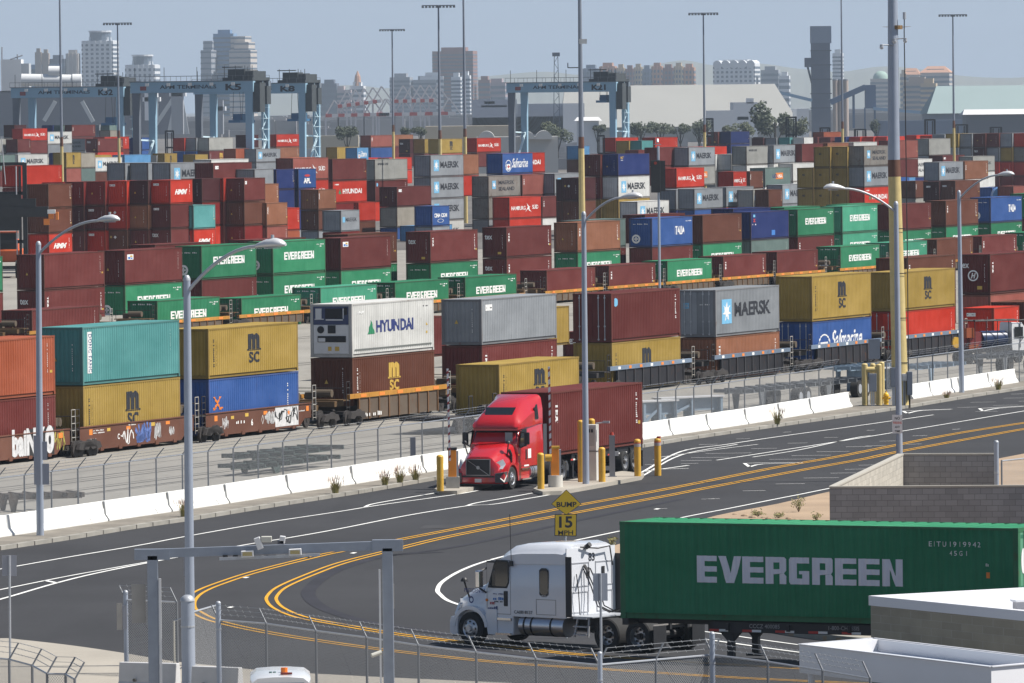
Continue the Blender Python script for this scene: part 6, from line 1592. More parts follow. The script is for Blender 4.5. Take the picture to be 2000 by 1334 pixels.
chassis(ch, 0, GL, base.z - gz(cr_.y))
for k, (t_, x, w) in enumerate((('CCCZ 400085', 8.2, 1.0), ('1-800-CHASSIS', 5.6, 1.0), ('COMPASS CHASSIS', 2.2, 1.5))):
    vs, fs = T_(t_, .005); b = MB(); z0 = base.z - gz(cr_.y) - .22; b.add([(x - u * w + .6, 1.068, z0 + v * .12) for u, v in vs], fs); b.build('lettering', mat('grey_lettering', (.32, .32, .32), .6), ch, recalc=False)
# ---- red truck
hr_ = math.atan2(-D.y, -D.x)
Pr = at(1076.5, 766.4, F / 43.1); rb = Vector((Pr.x, Pr.y, Pr.z - HC))
rc = container('mr', 'T', 40, HC, rb, 'red truck', 1076, 'blind', None, True)
rc['label'] = 'reddish maroon container riding behind the red tractor at the gate'
axle = rb + EE * (WID / 2) - D * 5.0
rt = thing('semi_truck', 'red tractor unit with tall roof fairing waiting between the gate bollards', 'truck', (axle.x, axle.y, 0), hr_)
BUMPG = mat('dark_bumper', (.07, .065, .07), .4, 0, .05)
rspec = dict(hood=[(1.12, 1.5, .6, 1.25, 1.15, .2), (1.0, 1.8, .55, 1.5, 1.3, .25), (.5, 1.95, .6, 1.72, 1.4, .22), (-.2, 2.05, .7, 1.93, 1.55, .18), (-.95, 2.2, .8, 2.08, 1.8, .12)],
             cab=[(-.8, 2.3, .95, 2.0, 2.2, .1), (-.95, 2.34, .95, 2.1, 2.2, .1), (-1.28, 2.34, .95, 2.72, 2.1, .15), (-1.5, 2.36, .95, 2.84, 2.15, .2), (-4.0, 2.36, .95, 2.9, 2.25, .1)],
             roof=[(-1.02, 2.1, 2.58, 2.78, 1.8, .08), (-1.15, 2.26, 2.62, 3.0, 1.9, .12), (-1.5, 2.34, 2.66, 3.3, 1.9, .25), (-2.2, 2.36, 2.7, 3.72, 1.8, .35), (-2.9, 2.36, 2.75, 3.97, 1.75, .4), (-3.5, 2.36, 2.8, 4.06, 1.85, .35), (-3.95, 2.36, 2.8, 4.1, 2.1, .15)],
             bumper=1.12, rear=-6.9, drive=(-5.15, -6.4), tank=(-2.3, -3.8), box=(-1.1, -2.25), side_y=1.19, bumper_mat=RPAINT,
             windscreen=[(-.93, 1.06, 2.05), (-.93, -1.06, 2.05), (-1.235, -.98, 2.64), (-1.235, .98, 2.64)],
             door_glass=[(-.98, 1.9), (-1.25, 2.55), (-1.4, 2.6), (-1.85, 2.6), (-1.85, 1.9)], sleeper_glass=[(-3.0, 3.05), (-3.35, 3.05), (-3.4, 3.1), (-3.25, 3.62), (-3.1, 3.62), (-2.95, 3.5)],
             door=(-.95, -2.0, 1.0, 2.7), mirror=(-1.15, 2.25), hood_mirror=(.1, 1.85), lamp=[(1.0, .72, .95), (.82, 1.05, .95), (.62, 1.12, 1.15), (.7, 1.02, 1.38), (.98, .76, 1.22)], marker=(-.85, 1.5), flap=(-4.0, 1.0, 2.75), flap_w=.45, flap_mat=mat('dark_grey_fairing', (.05, .055, .065), .5, 0, .05),
             grille=[(1.17, .68), (1.14, 1.38), (.95, 1.4), (.95, .68)])
tractor(rt, RPAINT, True, rspec)
gr = [c for c in rt.children if c.name.startswith('grille')][0]
b = MB(); b.beam((1.185, .5, .7), (1.16, -.5, 1.34), .035, .02); b.cyl((1.165, 0, 1.02), (1.185, 0, 1.02), .08, n=14)
for q in (((1.18, .57, .68), (1.15, .57, 1.39)), ((1.18, -.57, .68), (1.15, -.57, 1.39)), ((1.15, -.57, 1.39), (1.15, .57, 1.39)), ((1.18, -.57, .68), (1.18, .57, .68))): b.beam(*q, .025)
b.build('grille_trim', mat('dull_chrome', (.35, .35, .37), .3, .8, 0), gr)
b = MB(); b.box(1.13, -.12, 1.44, 1.15, .12, 1.5); b.build('badge', REDINK, gr)
b = MB(); b.box(1.165, -.75, .58, 1.175, .75, .66); b.build('bumper_slot', BLACK, rt); b = MB(); b.box(1.17, -.16, .36, 1.18, .16, .52); b.build('number_plate', mat('plate_grey', (.5, .5, .52), .5), rt)
for s in (1, -1):
    b = MB(); b.loft([[(1.14, s * .8, .34), (1.02, s * 1.18, .34), (.55, s * 1.21, .36), (.55, s * 1.21, .84), (1.02, s * 1.18, .82), (1.14, s * .8, .76)], [(1.155, s * .8, .36), (1.04, s * 1.2, .36), (.56, s * 1.225, .38), (.56, s * 1.225, .82), (1.04, s * 1.2, .80), (1.155, s * .8, .74)]]); b.build('bumper_corner', BUMPG, rt)
b = MB(); b.add([(-1.28 - .0, .62, 3.02), (-1.28, -.62, 3.02), (-1.83, -.72, 3.56), (-1.83, .72, 3.56)], [(0, 1, 2, 3)])
for i in range(len(b.v)): b.v[i] = (b.v[i][0] + .035, b.v[i][1], b.v[i][2] + .035)
b.build('roof_window', GLASS, rt)
b = MB(); b.tube([(-.3, 1.02, 1.15), (-.2, 1.06, 1.55), (.0, 1.05, 1.75)], .07, 8); b.build('air_intake', BLACK, rt)
b = MB(); b.box(-2.4, 1.19, 1.3, -2.0, 1.196, 1.72); b.build('placard', WHITE, rt); b = MB(); b.box(-2.1, 1.19, .95, -1.5, 1.196, 1.02); b.build('lettering', WHITE, rt)
b = MB(); b.box(-1.24, -1.05, 2.66, -1.02, 1.05, 2.72); b.build('sun_visor', RPAINT, rt)
b = MB(); b.box(-.97, .5, 2.08, -.95, .85, 2.5); b.build('window_sticker', mat('pale_sticker', (.25, .3, .3), .4), rt)
ch2 = thing('container_chassis', 'black trailer frame with bare wheels under the reddish maroon container', 'trailer', (rb + EE * (WID / 2) + D * 12.19).xyz * 1, hr_)
ch2.location.z = 0; chassis(ch2, 0, 12.19, rb.z)
# ---- container handler at the left edge and far ones
HO = mat('handler_orange', (.62, .12, .03), .5, 0, .08)
def handler_mast(root, h, w, m=BLACK):
    for s in (-1, 1):
        b = MB(); b.box(s * w / 2 - .22, -.25, .5, s * w / 2 + .22, .25, h); b.build('mast_rail', m, root)
        b = MB(); b.box(s * (w / 2 - .5) - .12, -.2, .8, s * (w / 2 - .5) + .12, .2, h * .97); b.build('inner_rail', m, root)
    for k, z in enumerate((.9, h * .3, h * .55, h * .72, h - .3)):
        b = MB(); b.box(-w / 2, -.2, z, w / 2, .2, z + .35); b.build('cross_beam', m, root)
Yh = 775.0; ph = at(17, 500, Yh)
hr2 = thing('container_handler', 'black and orange container handler with tall mast at the left edge', 'lift truck', (ph.x, Yh, 0), R(0))
zs = lambda py: at(20, py, Yh).z
HW = 3.5
handler_mast(hr2, zs(318), HW)
b = MB()
for s in (-1, 1): b.tube([(s * .9, -.35, 1), (s * .9, -.35, zs(325))], .07, 6)
b.tube([(-.2, -.4, zs(360)), (-.55, -.4, zs(268))], .05, 6); b.build('hydraulic_hose', mat('pale_hose', (.4, .4, .42), .5), hr2)
b = MB(); z0, z1 = zs(424), zs(404); b.box(-1.6, -.9, z0, 4.2, -.3, z1); b.box(-.9, -.8, zs(404), 2.9, -.3, zs(388)); b.box(-1.3, -.7, zs(450), 1.4, -.3, zs(380)); sp_ = b.build('spreader', BLACK, hr2)
b = MB(); b.box(4.2, -.95, zs(428), 4.7, -.25, zs(418)); b.box(4.95, -1.0, zs(430), 5.2, -.2, zs(415)); b.box(3.7, -1.0, zs(440), 4.3, -.85, zs(428)); b.build('twistlock_end', ORINK, sp_)
b = MB(); b.box(4.1, -1.0, zs(418), 4.9, -.5, zs(410)); b.build('work_light', WHITE, sp_)
b = MB(); b.box(-1.5, 1.0, 1.6, 1.2, 7.5, 2.9); b.box(-1.2, 1.2, 2.9, .9, 3.2, 4.0); b.build('body', HO, hr2, bevel=.15)
b = MB(); b.box(-1.0, 1.15, 2.95, .7, 3.1, 4.6); cabh = b.build('operator_cab', BLACK, hr2); b = MB(); b.box(-1.1, 1.1, 4.6, .8, 3.2, 4.75); b.build('cab_roof', HO, cabh)
b = MB()
for x in (-1.1, .8): b.tube([(x, 1.0, 4.7), (x, 1.0, 6.3)], .04, 5)
b.tube([(-1.1, 1.0, 6.3), (.8, 1.0, 6.3)], .04, 5); b.tube([(-1.1, 1.0, 5.5), (.8, 1.0, 5.5)], .04, 5); b.build('guard_rail', HO, hr2)
for x in (-1.7, 1.0):
    for yy in (1.0, 6.5):
        b = MB(); b.cyl((x - .35, yy, .9), (x + .35, yy, .9), .9, n=24); w_ = b.build('wheel', RUBBER, hr2, smooth=40); b = MB(); b.cyl((x - .37, yy, .9), (x + .37, yy, .9), .42, n=16); b.build('rim', WHITE, w_)
fh = None
for i, (px_, pt, wpx, Y, lab) in enumerate(((1385, 231, 17, 1560, 'black handler mast left of the bushy trees'), (1545, 228, 22, 1560, 'black handler mast in front of the dark bushy tree'), (1611, 249, 21, 1700, 'low black handler mast right of the bushy tree'), (1680, 252, 24, 1650, 'low black handler mast below the conveyor'), (1816, 233, 22, 1600, 'black handler mast right of the thickest mast'),
                                       (1877, 243, 27, 1700, 'wide low black handler mast below the green roof'), (1945, 248, 24, 1700, 'rightmost low black handler mast'), (331, 255, 18, 1520, 'black handler mast under the crane at left'), (1174, 264, 14, 1300, 'black handler mast right of the blue crane leg'), (1481, 268, 20, 1620, 'black handler top behind the white row'))):
    p = at(px_, pt, Y)
    if fh is None:
        fh = thing('container_handler', lab, 'lift truck', (p.x, Y, 0), 0, 'distant container handlers'); handler_mast(fh, p.z, 2.2); 
        b = MB(); b.box(-1.9, -.8, p.z * .55, 1.9, -.3, p.z * .55 + .9); b.build('spreader', BLACK, fh); hz0 = p.z; cur = fh
        b = MB(); b.box(-1.5, .6, 1.0, 1.5, 6, 2.6); b.build('body', HO, fh)
    else:
        cur = copy_tree(fh); cur.location = (p.x, Y, 0); cur['label'] = lab
    cur.scale = (wpx * Y / F / 2.6, 1, p.z / hz0)
# utility truck behind the fence at right
Yu = 492.0; p = at(1940, 708, Yu); ut = thing('utility_truck', 'white cab utility truck with blue tank and orange gear behind the right fence', 'truck', (p.x, Yu, 0), R(28))
b = MB(); rings = []
for x, zt in ((.3, 1.9), (.6, 2.6), (.9, 2.9), (2.0, 2.95), (2.05, 2.7)): rings.append([(x + 1.0, -1.0, .9), (x + 1.0, 1.0, .9), (x + 1.0, .95, zt - .1), (x + 1.0, .8, zt), (x + 1.0, -.8, zt), (x + 1.0, -.95, zt - .1)])
rings = [[(4.4 - q[0], q[1], q[2]) for q in r] for r in rings]
b.loft(rings); b.build('cab', VW, ut, smooth=35)
b = MB(); b.box(1.6, -1.02, 1.8, 2.5, -1.0, 2.6); b.build('side_window', GLASS, ut)
b = MB(); b.box(-4.0, -1.1, .8, 1.3, 1.1, 1.1); b.build('flatbed', BLACK, ut)
b = MB(); b.cyl((-1.6, -.3, 1.75), (1.0, -.3, 1.75), .6, n=18); b.build('tank', mat('dark_blue_tank', (.012, .03, .09), .4, 0, .1), ut, smooth=40)
b = MB(); b.box(-3.0, -.8, 1.1, -1.7, .6, 2.3); b.cyl((-3.4, -.5, 1.1), (-3.0, -.5, 2.9), .12, n=8); b.build('pump_gear', mat('dark_red_gear', (.2, .03, .03), .5, 0, .2), ut)
b = MB(); b.box(-3.4, -.9, 1.9, -2.6, -.3, 2.6); b.box(-3.2, -1.0, 1.1, -2.2, -.7, 1.4); b.build('orange_hose_reel', mat('dull_orange_gear', (.3, .07, .02), .6), ut)
b = MB()
for x in (-2.6, -1.4, -.2, 1.0, 2.2): b.tube([(x, -1.0, 1.1), (x, -1.0, 3.1), (x, 1.0, 3.1)], .04, 5)
b.tube([(-2.6, -1.0, 3.1), (3.0, -1.0, 3.1)], .05, 5); b.tube([(-2.6, 1.0, 3.1), (3.0, 1.0, 3.1)], .05, 5); b.build('ladder_rack', BLACK, ut)
for x in (2.0, -2.2, -3.2):
    for s in (-.9, .9):
        b = MB(); b.cyl((x, s - .14, .45), (x, s + .14, .45), .45, n=18); b.build('wheel', RUBBER, ut)
b = MB(); b.cyl((-4.6, -1.1, 1.6), (-4.6, -.9, 1.6), .4, n=14); b.build('yellow_drum', BOLL, ut); ut.scale = (.72, .8, .9)
# parked chassis behind the barriers
def parked(px, py, L, m, label, h=1.0, wheels=True, rzd=67, two=False):
    p = gnd(px, py); r_ = thing('parked_chassis', label, 'trailer', (p.x, p.y, 0), R(rzd), 'empty trailer frames parked behind the fence')
    for lv in ((0, .45) if two else (0,)):
        for s in (.45, -.45):
            b = MB(); b.box(lv, s - .06, h + lv - .26, L + lv * .6, s + .06, h + lv); b.build('frame_beam', m, r_)
        for k in range(7):
            x = .15 + lv + k * (L - .3) / 6; b = MB(); b.box(x - .06, -1.2, h + lv - .18, x + .06, 1.2, h + lv + .02); b.build('cross_member', m, r_)
    for s in (.8, -.8):
        b = MB(); b.prism([(L * .2, h - .2), (L * .3, h - .2), (L * .27, .04), (L * .23, .04)], s - .06, s + .06); b.build('landing_leg', m, r_)
    if wheels:
        for xx in (L - 1.2, L - 2.4):
            for s in (1, -1):
                b = MB(); b.cyl((xx, s * .7, .5), (xx, s * 1.15, .5), .5, n=20); w_ = b.build('wheel', RUBBER, r_, smooth=40); b = MB(); b.cyl((xx, s * 1.1, .5), (xx, s * 1.17, .5), .28, n=14); b.build('rim', STEEL, w_)
    return r_
PGR = mat('dark_green_chassis', (.025, .05, .045), .6, 0, .3); PBL = mat('pale_blue_chassis', (.20, .27, .34), .6, 0, .15); PGY = mat('grey_chassis', (.11, .12, .13), .6, 0, .2)
parked(470, 930, 9.5, PGR, 'dark green empty trailer frames stacked behind the left fence', .55, False, 69, True)
parked(1432, 803, 10, PGY, 'grey empty trailer frame with landing legs behind the middle fence', 1.2); parked(1565, 785, 9, PGY, 'grey empty trailer frame left of the cream pipe guard', 1.1); parked(1645, 766, 6, PBL, 'pale blue frame just left of the cream pipe guard', 1.5, False); parked(1775, 757, 7, PBL, 'pale blue trailer frame just right of the thickest mast', 1.3, False)
parked(1915, 735, 9, PGY, 'grey trailer frame behind the rightmost barriers', 1.3); parked(-30, 1000, 4.2, mat('rusty_frame', (.08, .06, .045), .8, 0, .3), 'rusty brown trailer frame behind the barrier at the left edge', .8, False, 20)
for (px_, py_, L_, lab) in ((1282, 830, 2.2, 'right beside the red container'), (1345, 822, 4.2, 'taller, in the middle of the fence'), (1700, 762, 3.0, 'behind the cream pipe guard')):
    p = gnd(px_, py_); r_ = thing('steel_plate_stand', 'pale blue steel stand with square plates ' + lab, 'steel stand', (p.x, p.y, 0), R(40), 'pale blue steel stands behind the fence')
    b = MB(); b.box(-L_ / 2, -.1, .55, L_ / 2, .1, 1.25); b.build('web_plate', PBL, r_); b = MB(); b.box(-L_ / 2 - .2, -.4, 1.25, L_ / 2 + .2, .4, 1.33); b.build('top_plate', mat('pale_top_plate', (.5, .5, .5), .6), r_)
    for x in (-L_ / 2, 0, L_ / 2): b = MB(); b.box(x - .08, -.35, 0, x + .08, .35, 1.25); b.build('leg', PBL, r_)
    b = MB(); b.beam((-L_ / 2, -.2, .1), (0, -.2, .9), .12); b.build('brace', PBL, r_)
# ------------------------------------------------------------------ yard cranes, signal, near buildings, plants, city
CRB = mat('crane_blue', (.26, .42, .53), .55, 0, .08, .3); CRL = mat('crane_lit_blue', (.55, .70, .76), .55, 0, .06, .3); CRG = mat('crane_shaded_blue_grey', (.13, .15, .18), .6, 0, .15, .3); CRD = mat('crane_machinery', (.05, .06, .065), .7, 0, .3, 1)  # pale and grey tones paint lit and shaded faces of the crane blue
def rtg(px_left, py_beam, px_right, Y, text, num, label, spreader_u=.86):
    SPAN, WB = 23.7, 7.9
    p = at(px_left, py_beam, Y); HB = p.z          # top of the main beam
    # local x across the block (to the right), y along the containers (away)
    root = thing('yard_crane', label, 'gantry crane', (p.x, Y, 0), -TH, 'pale blue yard gantry cranes')
    for j, y in enumerate((0, WB)):
        for x, m in ((0, CRG if j == 0 else CRB), (SPAN, CRB)):
            b = MB(); b.prism([(-.6, 1.6), (.6, 1.6), (.75, HB - 2), (-.75, HB - 2)], -.45, .45, 'y'); o = b.build('leg', m, root, loc=(x, y, 0))
        b = MB(); b.box(-1.0, y - .6, HB - 2.1, SPAN + 1.0, y + .6, HB); b.build('main_beam', CRB if j == 0 else CRG, root)
        b = MB(); b.box(-1.2, y - .75, HB, SPAN + 1.2, y - .6, HB + .15); b.tube([(-1.2, y - .7, HB + 1.1), (SPAN + 1.2, y - .7, HB + 1.1)], .05, 4)
        for k in range(13): x = -1.2 + k * (SPAN + 2.4) / 12; b.cyl((x, y - .7, HB), (x, y - .7, HB + 1.1), .04, n=4)
        b.build('walkway', CRG, root)
    for x in (0, SPAN):
        b = MB(); b.box(x - .6, -1.5, 1.0, x + .6, WB + 1.5, 2.2); b.build('sill_beam', CRB, root)
        b = MB(); b.box(x - .45, 0, HB - 1.9, x + .45, WB, HB - .4); b.build('end_beam', CRG, root)
        b = MB(); b.beam((x + .3, .5, 3), (x + .3, WB - .5, 11), .35); b.beam((x + .3, WB - .5, 11), (x + .3, .5, 11.2), .3); b.build('brace', CRL, root)
        for yy in (-.8, 1.2, WB - 1.2, WB + .8):
            b = MB(); b.cyl((x - .35, yy, .75), (x + .35, yy, .75), .75, n=16); b.build('wheel', RUBBER, root)
    # ladders and lattice at the right hand side
    b = MB()
    for k in range(9):
        z = 2.5 + k * 2.1; s = 1 if k % 2 else -1; b.beam((SPAN + 1.4, WB / 2 - s * 1.2, z), (SPAN + 1.4, WB / 2 + s * 1.2, z + 2.1), .12); b.box(SPAN + 1.0, WB / 2 - 1.5, z, SPAN + 1.9, WB / 2 + 1.5, z + .08)
    for yy in (WB / 2 - 1.5, WB / 2 + 1.5): b.cyl((SPAN + 1.8, yy, 2), (SPAN + 1.8, yy, HB), .07, n=5)
    b.build('stair', CRL, root)
    # trolley with machinery house
    u = SPAN * .90; b = MB(); b.box(u - 3, -.4, HB + .1, u + 3.2, WB + .4, HB + .7); b.box(u - 2.4, .8, HB + .7, u + 1.0, 4, HB + 2.3); b.box(u + .3, 1.0, HB + .7, u + 2.8, WB - .6, HB + 1.9); b.cyl((u - 1, 5, HB + 1.4), (u + 2, 5, HB + 1.4), .7, n=10); tr = b.build('trolley', CRD, root)
    b = MB()
    for x in (u - 2.8, u - .5, u + 1.5, u + 3.0): b.cyl((x, 0, HB + .7), (x, 0, HB + 3.0), .07, n=5)
    b.box(u - 3.2, -.2, HB + 2.6, u + 1.0, .2, HB + 2.8); b.build('rail', CRD, tr)
    b = MB(); b.box(SPAN + .6, 0, HB - 6, SPAN + 2.2, 2.5, HB - .3); b.box(SPAN + .5, 3, HB - 4.5, SPAN + 2.4, 5, HB - 1.0); b.build('machinery_house', CRD, root)
    # spreader on ropes
    sx_ = SPAN * spreader_u; zsp = HB - 8.0 if num != 'K21' else HB - 4.5; b = MB(); b.box(sx_ - 1.2, .2, zsp, sx_ + 1.2, WB - .3, zsp + .5); b.box(sx_ - 1.0, 2, zsp + .5, sx_ + 1.0, WB - 2, zsp + 1.7); b.build('spreader', mat('spreader_blue', (.05, .16, .30), .5), root)
    for dx in (-.9, .9):
        for yy in (1.6, WB - 1.6): b = MB(); b.cyl((sx_ + dx, yy, zsp + .6), (sx_ + dx * .6, yy, HB - .5), .05, n=4); b.build('hoist_rope', CRD, root)
    beam = [c for c in root.children if c.name.startswith('main_beam')][0]
    flat_text(beam, text, (SPAN * .22, -.62, HB - 1.35), SPAN * .50, .75, mat('crane_lettering', (.02, .03, .05), .6)); flat_text(beam, num, (SPAN * .80, -.62, HB - 1.75), SPAN * .14, 1.25, INK, bold=.04)
    b = MB(); b.box(SPAN * .045, -.62, HB - 1.6, SPAN * .1, -.6, HB - .8); b.build('name_plate', mat('dull_red_plate', (.25, .06, .06), .6), beam)
    for k in range(5):
        x = SPAN * (.11 + .19 * k); b = MB(); b.box(x - .35, -.95, HB - .8, x + .35, -.62, HB - .2); b.build('work_lamp', mat('work_lamp_white', (.75, .75, .72), .3), beam)
    for x in (0, SPAN * .26, SPAN * .55, SPAN):
        b = MB(); b.cyl((x, -.6, HB), (x, -.6, HB + 2.8), .06, n=5); b.build('aerial', CRD, root)
rtg(32, 172, 235, 1580, 'APM TERMINALS', 'K32', 'pale blue yard crane at far left, numbered K32')
rtg(266, 161, 488, 1460, 'APM TERMINALS', 'K5', 'nearest pale blue yard crane, numbered K5, below the grey office tower')
rtg(388, 165, 590, 1600, 'APM TERMINALS', 'K8', 'pale blue yard crane half hidden behind the nearest one, numbered K8', .9)
rtg(999, 162.5, 1193, 1660, 'APM TERMINALS', 'K21', 'lone pale blue yard crane in mid photo, numbered K21', .88)
# signal
Yg_ = 650.0; p = at(1287, 420, Yg_); r_ = thing('railway_signal', 'black railway signal box with unlit red lamp above the blue container', 'signal', (p.x, Yg_, 0))
f = lambda a, b_: at(a, b_, Yg_) - r_.location
b = MB(); b.cyl((0, 0, 0), (0, 0, f(1285, 285).z), .11, n=8); b.build('post', LAMPGREY, r_)
a = f(1271, 313); c = f(1290, 376); b = MB(); b.box(a.x, -.3, c.z, c.x, -.05, a.z); bx = b.build('signal_box', BLACK, r_, bevel=.03); b = MB(); b.box(c.x, -.25, c.z + .1, f(1299, 316).x, .5, a.z - .05); b.build('side_box', BLACK, bx)
q = f(1280, 318.5); b = MB(); b.cyl((q.x, -.36, q.z), (q.x, -.305, q.z), .13, n=14); b.build('red_lens', mat('unlit_red_lens', (.30, .03, .01), .3), bx)
b = MB(); b.beam((f(1277, 282).x, 0, f(1277, 282).z), (f(1291, 282).x, 0, f(1291, 282).z), .08); b.cyl((f(1284, 276).x, -.1, f(1284, 278).z), (f(1284, 276).x, .1, f(1284, 272).z), .12, n=8); b.build('bracket', STEEL, r_)

# ---- block buildings at lower right
def block_mat(name, base, bw, bh, mortar, var=.12):
    m, t, b = _new(name); tc = N(t, 'ShaderNodeTexCoord'); g = N(t, 'ShaderNodeNewGeometry')
    sx_ = N(t, 'ShaderNodeSeparateXYZ'); t.links.new(tc.outputs['Object'], sx_.inputs[0]); cb = N(t, 'ShaderNodeCombineXYZ')
    ad = N(t, 'ShaderNodeMath', operation='ADD'); t.links.new(sx_.outputs[0], ad.inputs[0]); t.links.new(sx_.outputs[1], ad.inputs[1]); t.links.new(ad.outputs[0], cb.inputs[0]); t.links.new(sx_.outputs[2], cb.inputs[1])
    br = N(t, 'ShaderNodeTexBrick'); t.links.new(cb.outputs[0], br.inputs[0]); br.inputs['Scale'].default_value = 1.0; br.inputs['Brick Width'].default_value = bw; br.inputs['Row Height'].default_value = bh; br.inputs['Mortar Size'].default_value = .008
    br.inputs['Color1'].default_value = (*[c * (1 - var) for c in base], 1); br.inputs['Color2'].default_value = (*[c * (1 + var) for c in base], 1); br.inputs['Mortar'].default_value = (*mortar, 1)
    n = noise(t, tc.outputs['Object'], 1.3, 5); c = mix(t, ramp(t, n, [(.35, 0), (.7, .35)]), br.outputs[0], tuple(x * .6 for x in base)); t.links.new(c, b.inputs['Base Color'])
    bp = N(t, 'ShaderNodeBump'); bp.inputs['Strength'].default_value = .4; bp.inputs['Distance'].default_value = .01; t.links.new(br.outputs['Fac'], bp.inputs['Height']); bp.invert = True; t.links.new(bp.outputs[0], b.inputs['Normal'])
    b.inputs['Roughness'].default_value = .95; b.inputs['Specular IOR Level'].default_value = .2; return m
BLKM = block_mat('shaded_block_wall', (.27, .27, .275), .405, .203, (.15, .15, .155)); BLKT = block_mat('tan_block_wall', (.37, .33, .25), .405, .203, (.42, .38, .31), .08)  # first: darker block colour paints the shade on the camera-facing enclosure walls
zt = 3.75
def onz(px, py, z): v = ray(px, py); k = (z - CAMZ) / v.z; return Vector((v.x * k, v.y * k, 0))
w0, w1 = onz(1620, 950, zt), onz(1764, 886, zt); w2 = onz(2060, 947, zt); w3 = onz(1946, 885.5, zt)
def wall(p, q, label, m, cap=None, th=.2, h=zt, grp=None):
    d = q - p; L = math.hypot(d.x, d.y); r_ = thing('block_wall', label, 'wall', (p.x, p.y, 0), math.atan2(d.y, d.x), grp)
    b = MB(); b.box(0, 0, -.1, L, th, h - .06); b.build('wall', m, r_); b = MB(); b.box(-.02, -.02, h - .06, L + .02, th + .02, h); b.build('coping', cap or mat('block_coping', (.40, .38, .33), .9, 0, .1), r_)
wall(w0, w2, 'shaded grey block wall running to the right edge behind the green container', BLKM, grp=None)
wall(w0 + Vector((.22, .25, 0)), w1, 'sunlit block side wall leading back from the wall corner', block_mat('sunlit_block_wall', (.42, .40, .35), .405, .203, (.34, .32, .28)))  # same blocks in a paler colour, sunlight painted in
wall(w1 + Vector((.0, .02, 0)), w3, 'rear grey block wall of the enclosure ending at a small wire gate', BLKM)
p = onz(1946, 885, 3.9); gate_pole(Vector((p.x, p.y, .1)), 4.2, .09, 'thick grey post at the end of the rear block wall', None)
q = onz(2050, 890, 3.6); chain_fence('chain_link_gate', 'small chain link gate beside the rear block wall at the right edge', [Vector((p.x + .2, p.y + .1, .1)), Vector((q.x, q.y, .1))], 3.5, .09, .008, 2.5, arms=False)
# small office building with white parapet
zt2 = 3.95
A, B1, C1 = onz(1700.4, 1163.5, zt2), onz(2100, 1203, zt2), onz(2100, 1142, zt2)
PAR = mat('white_parapet', (.70, .70, .72), .5, 0, .05, .6); ROOF = mat('white_roof_membrane', (.66, .68, .70), .7, 0, .1, .7)
bd = thing('office_building', 'tan block building with white metal parapet at the lower right corner', 'building', (A.x, A.y, 0))
rel = lambda P, z: (P.x - A.x, P.y - A.y, z)
b = MB(); far_ = B1 + (C1 - A)
ringp = [A, B1, far_, C1]; g0 = gz(A.y)
b.add([rel(P, g0 - .1) for P in ringp] + [rel(P, zt2 - .26) for P in ringp], [(0, 1, 5, 4), (1, 2, 6, 5), (2, 3, 7, 6), (3, 0, 4, 7)]); b.build('wall', BLKT, bd)
def inset_ring(R4, d):
    c = sum((Vector(p) for p in R4), Vector()) / 4; return [p + (c - p).normalized() * d for p in R4]
rin = inset_ring(ringp, .38); rout = inset_ring(ringp, -.06)
b = MB(); n = 4
b.add([rel(P, zt2 - .26) for P in rout] + [rel(P, zt2) for P in rout] + [rel(P, zt2 + .0) for P in rin] + [rel(P, zt2 - .75) for P in rin], [f_ for i in range(4) for f_ in ((i, (i + 1) % 4, 4 + (i + 1) % 4, 4 + i), (4 + i, 4 + (i + 1) % 4, 8 + (i + 1) % 4, 8 + i), (8 + i, 8 + (i + 1) % 4, 12 + (i + 1) % 4, 12 + i))]); b.build('parapet', PAR, bd)
b = MB(); b.add([rel(P, zt2 - .62) for P in rin], [(0, 1, 2, 3)]); b.build('roof', ROOF, bd)
q = onz(1985, 1186, zt2 - .3); b = MB(); b.cbox((q.x - A.x + .2, q.y - A.y, zt2 - .4), (.5, .35, .5), .3); rv = b.build('roof_vent', mat('vent_grey', (.35, .34, .36), .6), bd); b = MB(); b.cbox((q.x - A.x + .2, q.y - A.y, zt2 - .12), (.6, .45, .05), .3); b.build('vent_lid', PAR, rv)
# white canopy in front
zt3 = 3.3; K0, K1, K2, K3 = onz(1561, 1259, zt3), onz(1936, 1303.5, zt3), onz(2120, 1291, zt3), onz(1706, 1247, zt3)
cn = thing('entrance_canopy', 'white metal canopy with sunken roof at the lower right corner', 'canopy', (K0.x, K0.y, 0)); rel = lambda P, z: (P.x - K0.x, P.y - K0.y, z)
K2b = K1 + (K3 - K0)
outer = [K0, K1, K2b, K3]; inner = inset_ring(outer, .42)
b = MB(); b.add([rel(P, zt3 - .72) for P in outer] + [rel(P, zt3) for P in outer] + [rel(P, zt3) for P in inner] + [rel(P, zt3 - .42) for P in inner], [f_ for i in range(4) for f_ in ((i, (i + 1) % 4, 4 + (i + 1) % 4, 4 + i), (4 + i, 4 + (i + 1) % 4, 8 + (i + 1) % 4, 8 + i), (8 + i, 8 + (i + 1) % 4, 12 + (i + 1) % 4, 12 + i))] + [(0, 1, 2, 3)]); b.build('fascia', PAR, cn)
b = MB(); b.add([rel(P, zt3 - .3) for P in inner], [(0, 1, 2, 3)]); b.build('roof', mat('bluish_roof', (.50, .54, .60), .6, 0, .15, 1.0), cn)
b = MB(); c0 = inner
for i in range(4): b.beam(rel(outer[i], zt3 + .012), rel(outer[(i + 1) % 4], zt3 + .012), .1, .02)
b.build('edge_trim', mat('trim_grey', (.52, .53, .56), .5), cn)
b = MB()
for P in (inner[0], inner[1]): b.cyl(rel(P, .4), rel(P, zt3 - .72), .09, n=10)
b.build('column', PAR, cn)

